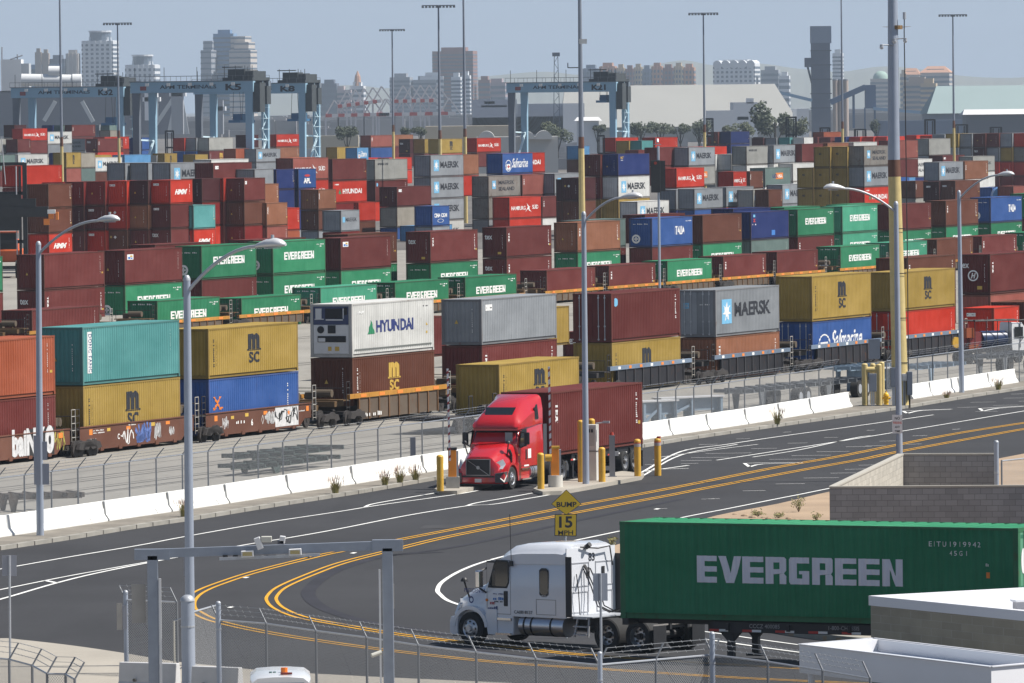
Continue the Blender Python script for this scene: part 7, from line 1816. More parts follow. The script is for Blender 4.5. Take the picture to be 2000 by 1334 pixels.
# ---- plants
LEAFS = {}
def leafm(name, a, b_): 
    if name in MATS: return MATS[name]
    m, t, bs = _new(name); oi = N(t, 'ShaderNodeObjectInfo'); g = N(t, 'ShaderNodeNewGeometry'); tc = N(t, 'ShaderNodeTexCoord')
    w = N(t, 'ShaderNodeTexWhiteNoise', noise_dimensions='1D'); t.links.new(g.outputs['Random Per Island'], w.inputs['W'])
    t.links.new(mix(t, w.outputs[0], a, b_), bs.inputs['Base Color']); bs.inputs['Roughness'].default_value = .7; MATS[name] = m; return m
TUFT = leafm('grass_blade', (.16, .17, .05), (.34, .28, .10)); PLUME = leafm('seed_plume', (.38, .24, .19), (.58, .46, .38))
def tuft(px, py, hpx, label, seed):
    p = gnd(px, py, .13); s = F / p.y; h = hpx / s; q = random.Random(seed); r_ = thing('fountain_grass', label, 'grass tuft', p, 0, 'fountain grass tufts along the kerb')
    b = MB(); c = MB()
    for k in range(150):
        a = q.uniform(0, 2 * math.pi); l = h * q.uniform(.45, 1); lean = q.uniform(.1, .85) ; d = Vector((math.cos(a), math.sin(a), 0)); o = d * q.uniform(0, .14); w = .012
        P = [o + d * (lean * l * u * u * .8) + Vector((0, 0, l * (u - .28 * lean * u * u))) for u in (0, .4, .75, 1)]; sd = Vector((-d.y, d.x, 0)) * w
        b.add([P[0] - sd, P[0] + sd, P[1] + sd, P[1] - sd, P[2] + sd * .7, P[2] - sd * .7, P[3]], [(0, 1, 2, 3), (3, 2, 4, 5), (5, 4, 6)])
        if k % 3 == 0 :
            e = P[3]; c.add([e - sd * 1.7, e + sd * 1.7, e + d * .06 + Vector((0, 0, .2)) + sd * .5, e + d * .06 + Vector((0, 0, .2)) - sd * .5], [(0, 1, 2, 3)])
    b.build('blades', TUFT, r_, recalc=False); c.build('plumes', PLUME, r_, recalc=False)
tuft(359, 1009, 34, 'fountain grass tuft at the foot of the second street lamp', 1); tuft(655, 964, 32, 'large lone fountain grass tuft in mid verge', 2); tuft(752, 948, 26, 'first of three fountain grass tufts left of the gate', 3); tuft(781, 943, 30, 'middle of three fountain grass tufts left of the gate', 4); tuft(812, 938, 26, 'last of three fountain grass tufts beside the grey post', 5)
tuft(1518, 829, 32, 'fountain grass tuft in front of the barriers left of the pipe guard', 6); tuft(1950, 762, 24, 'rightmost fountain grass tuft near the right edge', 7); tuft(1849, 778, 12, 'tiny weed tuft left of the rightmost street lamp', 8)
BUSHM = leafm('bush_leaf', (.09, .10, .03), (.26, .22, .07))
def bush(px, py, hpx, wpx, label, seed, n=160, z=.14):
    p = gnd(px, py, z); s = F / p.y; h = hpx / s; w = wpx / s; q = random.Random(seed); r_ = thing('shrub', label, 'shrub', p, 0, 'scrubby plants on the dirt bank')
    b = MB(); st = MB(); tips = []
    for k in range(9):
        a = q.uniform(0, 6.28); t = Vector((math.cos(a) * w * .45 * q.random(), math.sin(a) * w * .3, h * q.uniform(.5, 1))); st.cyl((0, 0, 0), t, .014, .005, n=4); tips.append(t)
    for k in range(n):
        t = tips[k % 9] * q.uniform(.45, 1.05) + Vector((q.gauss(0, .06), q.gauss(0, .06), q.gauss(0, .05))); d = Vector((q.gauss(0, 1), q.gauss(0, 1), q.gauss(0, .6))).normalized() * q.uniform(.03, .07); e = d.orthogonal().normalized() * .025
        b.add([t - d, t + e, t + d, t - e], [(0, 1, 2, 3)])
    st.build('stem', mat('twig', (.14, .09, .05), .9), r_); b.build('leaves', BUSHM, r_, recalc=False)
bush(1560, 1000, 34, 30, 'upright flowering shrub on the dirt bank', 1); bush(1478, 1010, 14, 26, 'low dry shrub left of the upright one on the dirt bank', 2, 90); bush(1520, 1012, 10, 24, 'low dark scrub between two shrubs on the bank', 3, 90); bush(1594, 1018, 16, 20, 'dry shrub beside the block wall corner', 4, 90)
bush(1195, 1066, 16, 22, 'small green plant behind the white truck sleeper', 5, 110); bush(1190, 1190, 24, 34, 'green plant under the nose of the green container', 6, 160)
rk = MB(); q = random.Random(3)
for k in range(26):
    p = gnd(q.uniform(1420, 1612), q.uniform(1000, 1030), .13); c = MB(); r0 = q.uniform(.06, .22)
    rings = [[(p.x + r0 * a * math.cos(t) * q.uniform(.8, 1.2), p.y + r0 * a * math.sin(t), p.z + r0 * zz_) for t in [6.283 * i / 7 for i in range(7)]] for a, zz_ in ((1, -.2), (.9, .25), (.45, .5))]
    rk.loft(rings)
tag(rk.build('dirt_clods', M_DIRT, recalc=False), 'loose sandy clods scattered on the dirt bank', 'dirt clods', kind='stuff')

def foliage(b, c, r, n, leaf, q):
    for k in range(n):
        while True:
            v = Vector((q.uniform(-1, 1), q.uniform(-1, 1), q.uniform(-1, 1)))
            if .25 < v.length < 1: break
        p = Vector(c) + Vector((v.x * r[0], v.y * r[1], v.z * r[2])); d = Vector((q.gauss(0, 1), q.gauss(0, 1), q.gauss(0, 1))).normalized() * leaf * q.uniform(.5, 1.2); e = d.orthogonal().normalized() * leaf * .7
        b.add([p - d, p + e, p + d, p - e], [(0, 1, 2, 3)])
TREEM = [leafm('dark_tree_leaf', (.018, .03, .018), (.06, .075, .035)), leafm('olive_tree_leaf', (.035, .05, .02), (.09, .10, .045))]
def tree(x0, x1, yt, yb, Y, label, seed, kind=0, blobs=7, group='trees beyond the yard'):
    q = random.Random(seed); s = F / Y; a = at((x0 + x1) / 2, yb, Y); top = at((x0 + x1) / 2, yt, Y).z; w = (x1 - x0) / s; r_ = thing('tree', label, 'tree', (a.x, Y, 0), 0, group)
    b = MB(); hz0 = max(1.0, a.z + .2); hh = top - hz0
    for k in range(blobs):
        u = q.uniform(-.36, .36); v = q.uniform(.3, .68); rr = q.uniform(.2, .34)
        foliage(b, (u * w, q.uniform(-.2, .2) * w, hz0 + v * hh), (rr * w * .8, rr * w * .7, rr * hh * 1.1), 150, min(w, hh) * .045 + .12, q)
    b.build('crown', TREEM[kind], r_, recalc=False)
    t = MB(); t.cyl((0, 0, 0), (0, 0, hz0 + hh * .5), w * .03 + .15, w * .015 + .08, n=7)
    for k in range(4): an = 1.57 * k + seed; t.cyl((0, 0, hz0 * .6), (math.cos(an) * w * .25, math.sin(an) * w * .2, hz0 + hh * .5), w * .014 + .08, .06, n=5)
    t.build('trunk', mat('tree_bark', (.05, .04, .03), .9), r_)
for i, a in enumerate(((658, 698, 243, 276, 2100, 'round dark tree left of the red and white booms', 0), (782, 812, 247, 268, 2150, 'small dark tree left of the two mast bases', 0), (808, 836, 245, 266, 2150, 'small dark tree right of the two mast bases', 0), (1056, 1086, 236, 262, 2200, 'olive tree behind the blue crane leg', 1), (1060, 1118, 245, 280, 2000, 'wide dark bush beside the arched sheds', 0),
    (1150, 1185, 240, 262, 2300, 'dark tree right of the thick mid mast', 0), (1228, 1275, 236, 268, 2250, 'dark hedge tree right of the lone crane', 0), (1262, 1318, 233, 268, 2300, 'second dark hedge tree right of the lone crane', 0), (1308, 1350, 238, 266, 2250, 'third dark hedge tree right of the lone crane', 0), (1340, 1392, 232, 268, 2350, 'dark tree behind the light mast at right', 0),
    (1425, 1476, 236, 268, 2200, 'olive bushy tree left of the big dark one', 1), (1470, 1558, 198, 272, 2100, 'biggest dark bushy tree in front of the grain tower', 0), (1520, 1578, 228, 272, 2150, 'dark bushy tree touching the grain tower base', 1), (1400, 1432, 243, 268, 2300, 'low olive shrub tree right of the light mast', 1), (1700, 1725, 232, 262, 2500, 'small dark tree under the conveyor', 0))):
    tree(*a[:5], a[5], i + 11, a[6])

# ---- city far beyond the port
def cm(name, c, var=.06): return mat('city_' + name, c, .8, 0, var, .05)
CWIN = mat('city_window', (.10, .13, .17), .35, 0, .1, .05, spec=.6)
def tower(x0, x1, yt, col, label, Y=7000, floors=12, vert=0, name='tower_block', cat='building', yb=262, win=.5, dep=.7, rz=-12, extra=None, group='city buildings on the horizon'):
    s = F / Y; a = at((x0 + x1) / 2, yt, Y); H = a.z + 2; c0, s0 = abs(math.cos(R(rz))), abs(math.sin(R(rz))); w = (x1 - x0) / s / (c0 + s0 * dep); d = w * dep; m = cm(*col)
    r_ = thing(name, label, cat, (a.x, Y + d / 2, 0), R(rz), group)
    b = MB(); b.box(-w / 2, -d / 2, -2, w / 2, d / 2, H); b.build('wall', m, r_)
    fh_ = (H - 12) / floors
    for k in range(floors):
        z = 10 + k * fh_
        b = MB(); b.box(-w / 2 - .15, -d / 2 - .15, z + fh_ * (.5 - win / 2), w / 2 + .15, d / 2 + .15, z + fh_ * (.5 + win / 2)); b.build('window_band', CWIN, r_)
    for k in range(vert):
        x = -w / 2 + (k + .5) * w / vert; b = MB(); b.box(x - w / vert * .22, -d / 2 - .6, 4, x + w / vert * .22, d / 2 + .6, H + .3); b.build('pier', m, r_)
    b = MB(); b.box(-w * .3, -d * .3, H, w * .3, d * .3, H + 3.5); b.build('roof_plant', m, r_)
    if extra: extra(r_, w, d, H, m)
    return r_
GLB = ('blue_glass', (.14, .24, .38)); CRM = ('cream', (.48, .44, .40)); WHT = ('white', (.62, .64, .66)); TAN_ = ('tan', (.36, .30, .25)); BRK = ('brick', (.26, .15, .13)); GRY_ = ('grey', (.28, .30, .33)); DRK = ('dark', (.10, .12, .16)); ORG = ('terracotta', (.45, .25, .16)); SND = ('sand', (.46, .37, .25)); BLG = ('blue_grey', (.16, .20, .27))
tower(68, 82, 106, TAN_, 'slim tan tower, first of the pair at far left', floors=1, win=.02); tower(82, 97, 108, TAN_, 'slim tan tower, second of the pair at far left', floors=1, win=.02); tower(96, 130, 119, DRK, 'dark glass slab behind the leftmost tall mast', floors=8); tower(128, 156, 109, CRM, 'pale grey slab tower with dark vertical slots', floors=1, win=.02, vert=3)
def crown(r_, w, d, H, m):
    b = MB(); b.cyl((0, 0, H), (0, 0, H + 8), w * .33, n=16); b.build('crown', CWIN, r_); b = MB(); b.cyl((0, 0, H + 8), (0, 0, H + 9.5), w * .36, n=16); b.build('crown_rim', m, r_)
tower(159, 230, 84, WHT, 'tall white balconied tower with round crown at left', floors=17, vert=6, extra=crown); tower(244, 311, 131, WHT, 'shorter white balconied tower with round crown', floors=9, vert=6, extra=crown); tower(57, 130, 130, GLB, 'low blue glass block behind the white ship', floors=5, yb=200)
big = tower(416, 462, 70, GLB, 'stepped grey and blue office tower, tallest at left', Y=6800, floors=18, win=.4)
def wing(px0, px1, yt, m, dy, fl):
    Y = 6800 + dy; s = F / Y; a = at((px0 + px1) / 2, yt, Y); w = (px1 - px0) / s; loc = a - big.location
    M_ = Matrix.Rotation(-big.rotation_euler.z, 4, 'Z'); c = M_ @ Vector((loc.x, loc.y, 0)); b = MB(); b.box(c.x - w / 2, c.y - 10, 0, c.x + w / 2, c.y + 14, a.z); o = b.build('wing', m, big)
    for k in range(fl): z = a.z * (k + .6) / fl; b = MB(); b.box(c.x - w / 2 - .2, c.y - 10.2, z - .6, c.x + w / 2 + .2, c.y + 14.2, z + .8); b.build('window_band', CWIN, o)
wing(397, 418, 98, cm(*GRY_), -8, 14); wing(402, 420, 80, cm(*GRY_), 6, 16); wing(455, 484, 71, cm(*CRM), 4, 18); wing(452, 495, 98, cm(*CRM), -10, 14); wing(462, 491, 82, cm(*CRM), -4, 16)
tower(626, 662, 167, DRK, 'dark low office with flat roof right of the cranes', floors=5, yb=230); tower(612, 690, 180, ('pinkish', (.42, .36, .36)), 'long pinkish low block right of the cranes', floors=5, dep=.3)
tower(761, 806, 155, GRY_, 'dark grey glass block left of the brown tower', floors=8, yb=240); tower(806, 858, 160, GRY_, 'grey banded hotel block below the brown tower', floors=8); tower(820, 872, 153, WHT, 'pale block half behind the light mast', floors=6); tower(844, 932, 104, BRK, 'broad brown brick tower with banded windows', floors=17, win=.35, dep=.5); tower(881, 902, 155, WHT, 'white slim block in front of the brown tower', Y=6200, floors=9, yb=260); tower(900, 920, 152, WHT, 'second white slim block in front of the brown tower', Y=6300, floors=9)
tower(934, 960, 160, BRK, 'small brick block just right of the brown tower', floors=6); tower(950, 992, 165, ('mauve', (.33, .27, .28)), 'mauve low block right of the brick block', floors=5)
def spire(r_, w, d, H, m):
    b = MB(); b.cyl((0, 0, H), (0, 0, H + 9), w * .28, w * .2, n=8); b.cyl((0, 0, H + 9), (0, 0, H + 14), w * .2, .3, n=8); b.build('cupola', cm(*ORG), r_)
tower(683, 714, 172, WHT, 'ornate white building with terracotta cupola', floors=5, extra=spire)
for k, (x0, x1, yt, c) in enumerate(((1138, 1172, 138, BLG), (1170, 1206, 134, ORG), (1204, 1222, 137, SND), (1221, 1240, 139, BRK), (1238, 1256, 136, SND), (1254, 1274, 139, BLG), (1272, 1296, 134, ORG), (1294, 1318, 137, BRK), (1316, 1336, 134, SND), (1334, 1359, 136, ORG))):
    tower(x0, x1, yt, c, 'apartment block in the terracotta row, number %s from left' % ['first', 'second', 'third', 'fourth', 'fifth', 'sixth', 'seventh', 'eighth', 'ninth', 'tenth'][k], floors=8, vert=3, win=.5, group='terracotta apartment row on the horizon')
def barrel(r_, w, d, H, m):
    b = MB()
    for k in range(5): x = -w / 2 + (k + .5) * w / 5; b.cyl((x, -d / 2 - .5, H - 1), (x, d / 2, H - 1), w / 10, n=12)
    b.build('arched_roof', m, r_)
tower(1393, 1486, 128, WHT, 'broad white apartment block with arched tops', floors=10, vert=9, extra=barrel); tower(1486, 1525, 141, GRY_, 'grey glass block right of the white apartment block', floors=7); tower(1522, 1544, 152, WHT, 'low pale block beside the grey glass block', floors=5)
tower(1626, 1648, 108, WHT, 'slim white tower partly behind the dark grain tower', floors=14, win=.4)
tower(1758, 1772, 148, SND, 'sand coloured block left of the stepped tan building', floors=6); tower(1764, 1820, 165, TAN_, 'long tan building behind the thickest mast', Y=5500, floors=5, dep=.4); tower(1798, 1832, 168, SND, 'cream block at the end of the tan building', Y=5450, floors=5)
def hip(r_, w, d, H, m):
    b = MB(); b.add([(-w / 2 - 1, -d / 2 - 1, H), (w / 2 + 1, -d / 2 - 1, H), (w / 2 + 1, d / 2 + 1, H), (-w / 2 - 1, d / 2 + 1, H), (-w * .3, 0, H + 6), (w * .3, 0, H + 6)], [(0, 1, 5, 4), (1, 2, 5), (2, 3, 4, 5), (3, 0, 4)]); b.build('roof', cm(*ORG), r_)
tower(1762, 1800, 150, CRM, 'cream block with terracotta roof right of the thickest mast', floors=7, extra=hip); tower(1798, 1862, 146, CRM, 'longer cream block with terracotta roof', floors=7, extra=hip)
def domed(r_, w, d, H, m):
    b = MB(); b.dome((0, 0, H), w * .42, w * .42, 16, 5); b.build('dome', cm('green_dome', (.30, .42, .36)), r_, smooth=60)
tower(1700, 1742, 158, CRM, 'cream building with pale green dome left of the thickest mast', floors=6, extra=domed)
# grain tower, silos, conveyor
Yt = 3600.0
def px_box(x0, x1, y0, y1, Y, depth, m, name, parent, org, n=None):
    a = at(x0, y0, Y) - org; b_ = at(x1, y1, Y) - org; b = MB(); b.box(a.x, 0, min(a.z, b_.z), b_.x, depth, max(a.z, b_.z)); return b.build(name, m, parent)
o3 = at(1605, 250, Yt); o3 = Vector((o3.x, Yt, 0)); gt = thing('grain_tower', 'dark blue grey grain elevator tower with side box, tallest at right', 'tower', o3)
px_box(1585, 1623, 84, 275, Yt, 10, cm('tower_dark', (.08, .10, .145)), 'shaft', gt, o3); px_box(1584, 1624, 51, 84, Yt - 1, 12, cm('tower_top', (.16, .20, .27)), 'head_house', gt, o3); px_box(1572, 1586, 113, 131, Yt, 6, cm('tower_dark', (.08, .10, .145)), 'side_box', gt, o3)
b = MB(); a = at(1578, 131, Yt) - o3; b.tube([(a.x, 3, a.z), (a.x + 2, 3, a.z - 8), (a.x + 2.5, 3, 0)], .5, 6); b.build('downpipe', cm('tower_dark', (.08, .10, .145)), gt)
for k in range(5):
    b = MB(); a = at(1585, 100 + k * 28, Yt) - o3; c = at(1623, 100, Yt) - o3; b.box(a.x - .2, -.2, a.z, c.x + .2, 10.2, a.z + .5); b.build('belt_course', cm('tower_belt', (.05, .06, .09)), gt)
for k, (x0, x1) in enumerate(((1626, 1637), (1637, 1647), (1647, 1657))):
    a = at((x0 + x1) / 2, 157, Yt + 60); r0 = (x1 - x0) / 2 * (Yt + 60) / F; sl_ = thing('silo', ['left', 'middle', 'right'][k] + ' tan concrete silo beside the grain tower', 'silo', (a.x, Yt + 60, 0), 0, 'tan silos beside the grain tower'); b = MB(); b.cyl((0, 0, 0), (0, 0, a.z), r0, n=16); b.build('silo_wall', cm('silo', (.40, .33, .28)), sl_, smooth=40); b = MB(); b.cyl((0, 0, a.z), (0, 0, a.z + .6), r0 * 1.05, n=16); b.build('rim', cm(*GRY_), sl_)
CVB = cm('conveyor_blue', (.06, .11, .20)); o3 = Vector((at(1668, 230, 3500).x, 3500, 0)); cv = thing('conveyor', 'blue grey conveyor gallery sloping up to a boxy transfer tower', 'conveyor', o3)
def cvb(p, q, w, Y=3500, nm='gallery', m=None): a = at(*p, Y) - o3; c = at(*q, Y) - o3; b = MB(); b.beam(a, c, 4, w * Y / F); b.build(nm, m or CVB, cv)
cvb((1622, 200), (1690, 170), 11); cvb((1520, 180), (1586, 196), 6, m=cm('pipe_blue', (.20, .32, .45))); px_box(1690, 1711, 166, 212, 3500, 8, CVB, 'transfer_tower', cv, o3); px_box(1665, 1670, 185, 250, 3500, 3, CVB, 'support', cv, o3); px_box(1688, 1691, 210, 255, 3500, 3, CVB, 'support', cv, o3); px_box(1707, 1711, 210, 255, 3500, 3, CVB, 'support', cv, o3)
cvb((1705, 212), (1830, 222), 6, m=cm('pipe_blue', (.20, .32, .45)))
# sheds
def shed(x0, x1, yt, yb, Y, wallc, label, roofc=None, yridge=None, depth=40, extra=None, name='warehouse', xr0=None, xr1=None):
    o = Vector((at((x0 + x1) / 2, yb, Y).x, Y, 0)); r_ = thing(name, label, 'warehouse', o, 0, 'sheds and warehouses beyond the yard'); m = cm(*wallc)
    a = at(x0, yt, Y) - o; c = at(x1, yb, Y) - o; b = MB(); b.box(a.x, 0, -1, c.x, depth, a.z); b.build('wall', m, r_)
    if yridge is not None:
        zr = at(x0, yridge, Y).z; ra = (at(xr0 if xr0 else x0, yridge, Y) - o).x; rb_ = (at(xr1 if xr1 else x1, yridge, Y) - o).x
        b = MB(); b.add([(a.x - 1, -1, a.z), (c.x + 1, -1, a.z), (c.x + 1, depth + 1, a.z), (a.x - 1, depth + 1, a.z), (ra, depth / 2, zr), (rb_, depth / 2, zr)], [(0, 1, 5, 4), (1, 2, 5), (2, 3, 4, 5), (3, 0, 4)]); b.build('roof', cm(*(roofc or wallc)), r_)
    if extra: extra(r_, o, Y)
    return r_
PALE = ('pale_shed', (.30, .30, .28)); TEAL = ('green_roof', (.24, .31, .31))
shed(1098, 1560, 250, 275, 3300, PALE, 'very long pale storage shed with sloping roof behind the trees', yridge=168, depth=90, xr0=1105, xr1=1520)
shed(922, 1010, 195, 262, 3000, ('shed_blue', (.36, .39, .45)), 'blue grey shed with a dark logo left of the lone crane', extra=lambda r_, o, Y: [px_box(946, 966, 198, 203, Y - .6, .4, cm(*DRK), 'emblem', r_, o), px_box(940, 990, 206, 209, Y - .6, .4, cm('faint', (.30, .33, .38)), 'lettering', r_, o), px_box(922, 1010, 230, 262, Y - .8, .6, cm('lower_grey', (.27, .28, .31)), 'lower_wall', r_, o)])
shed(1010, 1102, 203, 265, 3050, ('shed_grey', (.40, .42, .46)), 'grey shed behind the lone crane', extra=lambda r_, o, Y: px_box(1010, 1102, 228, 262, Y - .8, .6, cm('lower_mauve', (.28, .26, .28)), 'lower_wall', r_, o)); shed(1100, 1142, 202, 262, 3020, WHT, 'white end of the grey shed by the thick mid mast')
shed(1128, 1170, 236, 285, 2300, WHT, 'white house with pitched roof right of the thick mid mast', yridge=229, roofc=('white_roof', (.6, .6, .6)), depth=25)
shed(1432, 1480, 200, 245, 2800, WHT, 'white building with rooftop plant left of the biggest tree', extra=lambda r_, o, Y: [px_box(1458, 1472, 192, 202, Y, 8, cm(*WHT), 'roof_plant', r_, o), px_box(1440, 1462, 228, 234, Y - .3, .3, CWIN, 'window', r_, o)]); shed(1556, 1580, 212, 250, 2800, WHT, 'white building right of the biggest tree'); shed(1380, 1435, 216, 222, 2750, WHT, 'low white canopy left of the white building', depth=10)
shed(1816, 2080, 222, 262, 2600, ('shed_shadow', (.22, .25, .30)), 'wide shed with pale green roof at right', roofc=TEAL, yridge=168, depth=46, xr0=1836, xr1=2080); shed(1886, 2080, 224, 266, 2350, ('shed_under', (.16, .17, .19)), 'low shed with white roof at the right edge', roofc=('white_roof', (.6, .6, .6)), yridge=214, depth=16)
shed(1710, 1880, 236, 262, 2500, BLG, 'long low blue grey shed under the green roof', depth=12)
def arches(r_, o, Y):
    for xc, w in ((950, 32), (1030, 30), (1062, 34)):
        a = at(xc, 256, Y) - o; b = MB(); rr = w / 2 * Y / F; b.prism([(a.x + rr * math.cos(t), 6 * 0 + at(xc, 272, Y).z + rr * 1.0 * math.sin(t)) for t in [math.pi * k / 12 for k in range(13)]], -2, 20, 'y'); b.build('arched_shed', cm('arch_white', (.50, .50, .48)), r_)
shed(930, 1090, 268, 300, 1900, ('low_white', (.42, .42, .41)), 'row of arched pale sheds beyond the red container', extra=arches, depth=20)
shed(560, 700, 266, 285, 2400, ('tan_low', (.40, .36, .28)), 'low tan sheds near the round dark tree', depth=12); shed(830, 1000, 247, 258, 2500, ('sandy_low', (.46, .40, .30)), 'low sandy storage bank behind the masts', depth=30)
# ship and quay things at far left
Ysh = 3200.0; o3 = Vector((at(140, 250, Ysh).x, Ysh, 0)); sh = thing('moored_ship', 'moored ship with white superstructure and dark hull behind the left crane', 'ship', o3)
px_box(-40, 350, 178, 262, Ysh, 20, cm('hull', (.13, .14, .17)), 'hull', sh, o3); px_box(0, 40, 116, 180, Ysh - 6, 18, cm('ship_white', (.66, .67, .67)), 'superstructure', sh, o3); px_box(40, 56, 124, 180, Ysh - 4, 14, cm('ship_grey', (.45, .47, .48)), 'superstructure', sh, o3)
b = MB(); a = at(42, 156, Ysh - 8) - o3; c = at(150, 158, Ysh - 8) - o3; b.cyl((a.x, -8, a.z), (c.x, -8, c.z), 2.6, n=14); a = at(95, 140, Ysh - 8) - o3; c = at(118, 140, Ysh - 8) - o3; b.cyl((a.x, -8, a.z), (c.x, -8, c.z), 2.4, n=14); a = at(152, 158, Ysh) - o3; b.cyl((a.x - 2, -8, a.z), (a.x + 2, -8, a.z), 2.9, n=14); b.build('white_tank', cm('ship_white', (.66, .67, .67)), sh, smooth=50)
b = MB()
for x0, y0, x1, y1 in ((4, 116, 4, 92), (34, 116, 34, 106), (20, 116, 44, 108)): b.cyl(at(x0, y0, Ysh - 6) - o3, at(x1, y1, Ysh - 6) - o3, .3, n=5)
b.build('radar_mast', cm(*GRY_), sh)
b = MB()
for x0, y0, x1, y1 in ((86, 236, 108, 198), (182, 238, 160, 198), (300, 250, 340, 190), (345, 190, 330, 260), (352, 180, 366, 262)): b.beam(at(x0, y0, Ysh - 40) - o3, at(x1, y1, Ysh - 40) - o3, 1.6)
b.build('ship_crane', cm('ship_grey', (.45, .47, .48)), sh)
dk = None
for i, (x0, x1, y0, y1, c, lab) in enumerate(((278, 312, 178, 235, WHT, 'white quay structure between the legs of the nearest crane'), (330, 362, 168, 262, GRY_, 'grey quay tower between the legs of the nearest crane'), (416, 440, 196, 262, GRY_, 'grey quay frame right of the rear crane legs'))):
    o = Vector((at((x0 + x1) / 2, 250, 2900).x, 2900, 0)); r_ = thing('quay_structure', lab, 'structure', o, 0, 'quay structures beyond the cranes'); px_box(x0 + 4, x1 - 4, y0, y1, 2900, 8, cm(*c), 'frame', r_, o); px_box(x0, x1, y0 + 12, y0 + 20, 2899, 10, cm(*WHT), 'platform', r_, o)
# red and white crane booms lying beyond the yard
for i, (x0, y0, x1, y1, lab) in enumerate(((636, 226, 760, 223, 'long low red and white crane boom left of the masts'), (740, 224, 890, 221, 'long low red and white crane boom right of the first mast'), (660, 208, 745, 197, 'raised red and white boom above the low one at left'), (770, 198, 855, 196, 'raised red and white boom between the two masts'))):
    Y = 3400; A_ = at(x0, y0, Y); B_ = at(x1, y1, Y); r_ = thing('crane_boom', lab, 'crane boom', (A_.x, Y, 0), 0, 'red and white crane booms'); n = 10
    for k in range(n):
        p = (A_.lerp(B_, k / n) - Vector((A_.x, Y, 0))); q = (A_.lerp(B_, (k + 1) / n) - Vector((A_.x, Y, 0))); b = MB(); b.beam(p, q, 1.5, 1.5); b.build('section', cm('boom_red', (.45, .07, .06)) if k % 2 == 0 else cm('boom_white', (.62, .6, .6)), r_)
    b = MB()
    for k in range(0, n, 2):
        p = (A_.lerp(B_, k / n) - Vector((A_.x, Y, 0))); b.beam(p, Vector((p.x + 4, p.y, p.z + 7)), .7); b.beam(Vector((p.x + 4, p.y, p.z + 7)), Vector((p.x + 9, p.y, p.z)), .6)
        b.beam(p, (p.x, p.y, 0), .8)
    b.build('lattice', cm('boom_white', (.62, .6, .6)), r_)
# lattice radio mast
Y = 3000; A_ = at(1087, 200, Y); r_ = thing('lattice_mast', 'slim lattice mast standing behind the lone crane', 'lattice mast', (A_.x, Y, 0)); zt_ = at(1087, 110, Y).z; b = MB()
for sx_, sy_ in ((-1, -1), (1, -1), (1, 1), (-1, 1)): b.beam((sx_ * 1.4, sy_ * 1.4, 0), (sx_ * .7, sy_ * .7, zt_), .25)
for k in range(14): z = zt_ * k / 14; w = 1.4 - .7 * k / 14; s = 1 if k % 2 else -1; b.beam((-w * s, -w, z), (w * s, -w, z + zt_ / 14), .18); b.beam((-w, -w * s, z), (-w, w * s, z + zt_ / 14), .18)
b.build('lattice', cm(*DRK), r_); b = MB(); b.box(-1.5, -1.5, zt_, 1.5, 1.5, zt_ + 1.5); b.build('head', cm(*DRK), r_)
# blue tarp load and low clutter beyond the last stacks
p = at(1957, 384, 1120); r_ = thing('tarp_covered_load', 'bright blue tarp covered rounded load on the blue container', 'tarp', (p.x, 1120, p.z), 0); b = MB(); b.prism([(-1.35, 0)] + [(1.35 * math.cos(t), .15 + 1.25 * math.sin(t)) for t in [math.pi * (12 - k) / 12 for k in range(13)]] + [(1.35, 0)], 0, 5, 'y'); b.build('tarp', mat('blue_tarp', (.10, .30, .62), .35, 0, .1, 1), r_, smooth=40)
cl = MB(); q = random.Random(8)
for k in range(260):
    Y = q.uniform(1900, 3000); px_ = q.uniform(560, 2000); a = at(px_, 250, Y); w = q.uniform(1.5, 7); h = q.uniform(1.5, 4.5); cl.box(a.x - w / 2, Y, 0, a.x + w / 2, Y + 4, h)
tag(cl.build('distant_parked_vehicles', mat('pale_clutter', (.36, .36, .37), .7, 0, .5, .02), recalc=False), 'mass of parked vehicles and sheds beyond the last containers', 'parked vehicles', kind='stuff')
lt = MB()
for k in range(900):
    Y = q.uniform(4300, 6300); px_ = q.uniform(-60, 2060); a = at(px_, 250, Y); w = q.uniform(8, 40); h = q.uniform(3, 11); lt.box(a.x - w / 2, Y, 0, a.x + w / 2, Y + 15, h)
tag(lt.build('distant_low_town', mat('town_mix', (.30, .29, .29), .8, 0, .45, .004), recalc=False), 'low hazy town of roofs before the towers', 'low town', kind='stuff')
# hills
hm = mat('hill_scrub', (.16, .16, .12), .95, 0, .2, .0008)
def ridge(name, Y, prof, depth=2500, seed=1):
    q = random.Random(seed); P = smooth_line(prof, 10); b = MB(); n = len(P); rows = []
    for u, s in ((0, .02), (.35, .45), (.6, .8), (1, 1)):
        rows.append([Vector((at(p[0], 200, Y + depth * u).x, Y + depth * u, max(0, at(p[0], p[1], Y + depth).z * s * (1 + q.uniform(-.06, .06) * (u < 1))))) for p in P])
    rows.append([Vector((v.x, v.y + 3000, 0)) for v in rows[-1]])
    b.add([v for r in rows for v in r], [(i * n + k, i * n + k + 1, (i + 1) * n + k + 1, (i + 1) * n + k) for i in range(len(rows) - 1) for k in range(n - 1)])
    o = b.build(name, hm, recalc=False, smooth=60); o['kind'] = 'structure'
ridge('hills', 15000, [(440, 190), (560, 178), (680, 166), (760, 172), (860, 158), (960, 148), (1060, 140), (1140, 146), (1220, 136), (1290, 124), (1340, 118), (1400, 128), (1480, 124), (1560, 134), (1640, 140), (1720, 130), (1790, 134), (1880, 148), (1960, 152), (2060, 150), (2200, 160)])
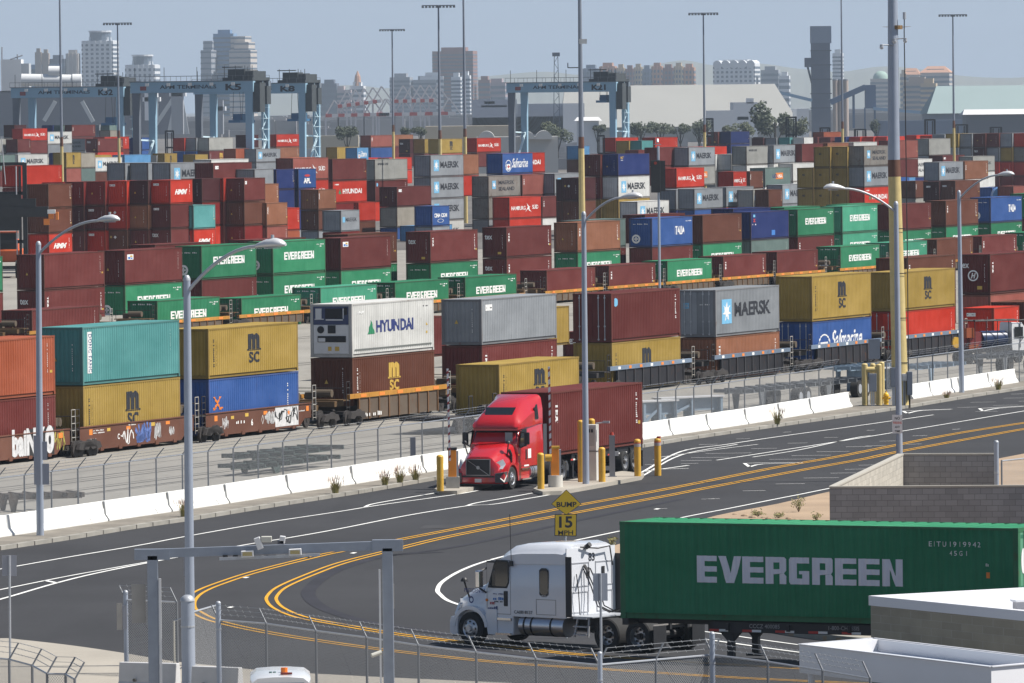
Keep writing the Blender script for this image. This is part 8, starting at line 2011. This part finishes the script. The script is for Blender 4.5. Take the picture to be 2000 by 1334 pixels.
# ---- air
bm = MB(); bm.box(-1600, -60, -1.5, 1600, 22000, 330)
hz = bm.build('haze', None or mat('haze_tmp', (1, 1, 1)), recalc=True); hz.data.materials.clear()
hm_ = bpy.data.materials.new('haze_air'); hm_.use_nodes = True; t = hm_.node_tree; t.nodes.clear()
pv = N(t, 'ShaderNodeVolumePrincipled'); pv.inputs['Color'].default_value = (.74, .87, 1.0, 1); pv.inputs['Density'].default_value = 5.5e-5; pv.inputs['Anisotropy'].default_value = .2
om = N(t, 'ShaderNodeOutputMaterial'); t.links.new(pv.outputs[0], om.inputs['Volume']); hz.data.materials.append(hm_); hz['kind'] = 'stuff'; hz['label'] = 'thin blue air haze over the whole port'
# ------------------------------------------------------------------ labels of the containers: look first, then place among look-alikes
ORD = ['', 'first', 'second', 'third', 'fourth', 'fifth', 'sixth', 'seventh', 'eighth', 'ninth', 'tenth', 'eleventh', 'twelfth', 'thirteenth', 'fourteenth', 'fifteenth', 'sixteenth', 'seventeenth', 'eighteenth', 'nineteenth', 'twentieth', 'twenty-first', 'twenty-second', 'twenty-third', 'twenty-fourth', 'twenty-fifth']
PLACE = {'front train': ('on the front train', 'containers on the front train'), 'single flat car beside the front train': ('alone on the flat car behind the red truck', None), 'low second train': ('on the low second train', 'containers on the low second train'),
         'tall third train': ('on the tall third train', 'containers on the tall third train'), 'hidden train just behind the third train': ('peeping out behind the third train', 'containers behind the third train'), 'short train at the right edge': ('stacked at the right edge behind the fence', 'containers at the right edge'),
         'middle track behind the front train': ('between the front and second trains', None), 'left red yard block': ('in the left red yard block', 'containers in the left yard block'), 'middle yard': ('in middle yard stacks', 'containers in the middle yard'), 'right yard': ('in right yard stacks', 'containers in the right yard'), 'far yard': ('among small far yard stacks', 'containers in the far yard')}
byk = {}
for r in REG:
    if r is None: continue
    o, c, mk, area, px = r
    if area in PLACE: byk.setdefault((area, c, mk or ''), []).append((px, -o.location.z, o))
    else: o['group'] = 'containers riding on trucks'
for (area, c, mk), lst in byk.items():
    pl, grp = PLACE[area]; look = PNAME[c] + ' container' + (' with ' + MARK[mk] if mk else ' without lettering'); lst.sort(key=lambda t: (t[0], t[1])); n = len(lst)
    for i, (_, _, o) in enumerate(lst):
        if n == 1: s = 'only ' + look + ' ' + pl
        elif i == n - 1 : s = look + ', rightmost ' + pl
        elif i == 0: s = look + ', leftmost ' + pl
        else: s = look + ', ' + ORD[min(i + 1, 25)] + ' from left ' + pl
        o['label'] = s
        if grp: o['group'] = grp
seen = {}
for o in COL.objects:
    if o.parent is None and 'label' in o: seen.setdefault(o['label'], []).append(o.name)
for k, v in seen.items():
    if len(v) > 1: print('DUPLICATE LABEL', k, v)
    if len(k.split()) > 16: print('LONG LABEL', k)
print('containers', sum(r is not None for r in REG), 'objects', len(COL.objects))

mm = MB(); mats_ = []; idx_ = []
for c, Ln, h, end, org in MASSES:
    one = MB(); L_ = LEN[Ln]; body_geo(one, L_, h, end); frame_geo(one, L_, h); M_ = Matrix.Translation(org) @ Matrix.Rotation(math.pi / 2 - TH, 4, 'Z')
    one.v = [tuple(M_ @ Vector(p)) for p in one.v]
    if c not in mats_: mats_.append(c)
    mm.add(one.v, one.f); idx_ += [mats_.index(c)] * len(one.f)
if MASSES:
    me = mm.mesh('distant_containers', recalc=False)
    for c in mats_: me.materials.append(pm(c))
    me.polygons.foreach_set('material_index', idx_)
    o = bpy.data.objects.new('distant_containers', me); COL.objects.link(o); tag(o, 'mass of small container corners showing between the far yard stacks', 'containers', kind='stuff')
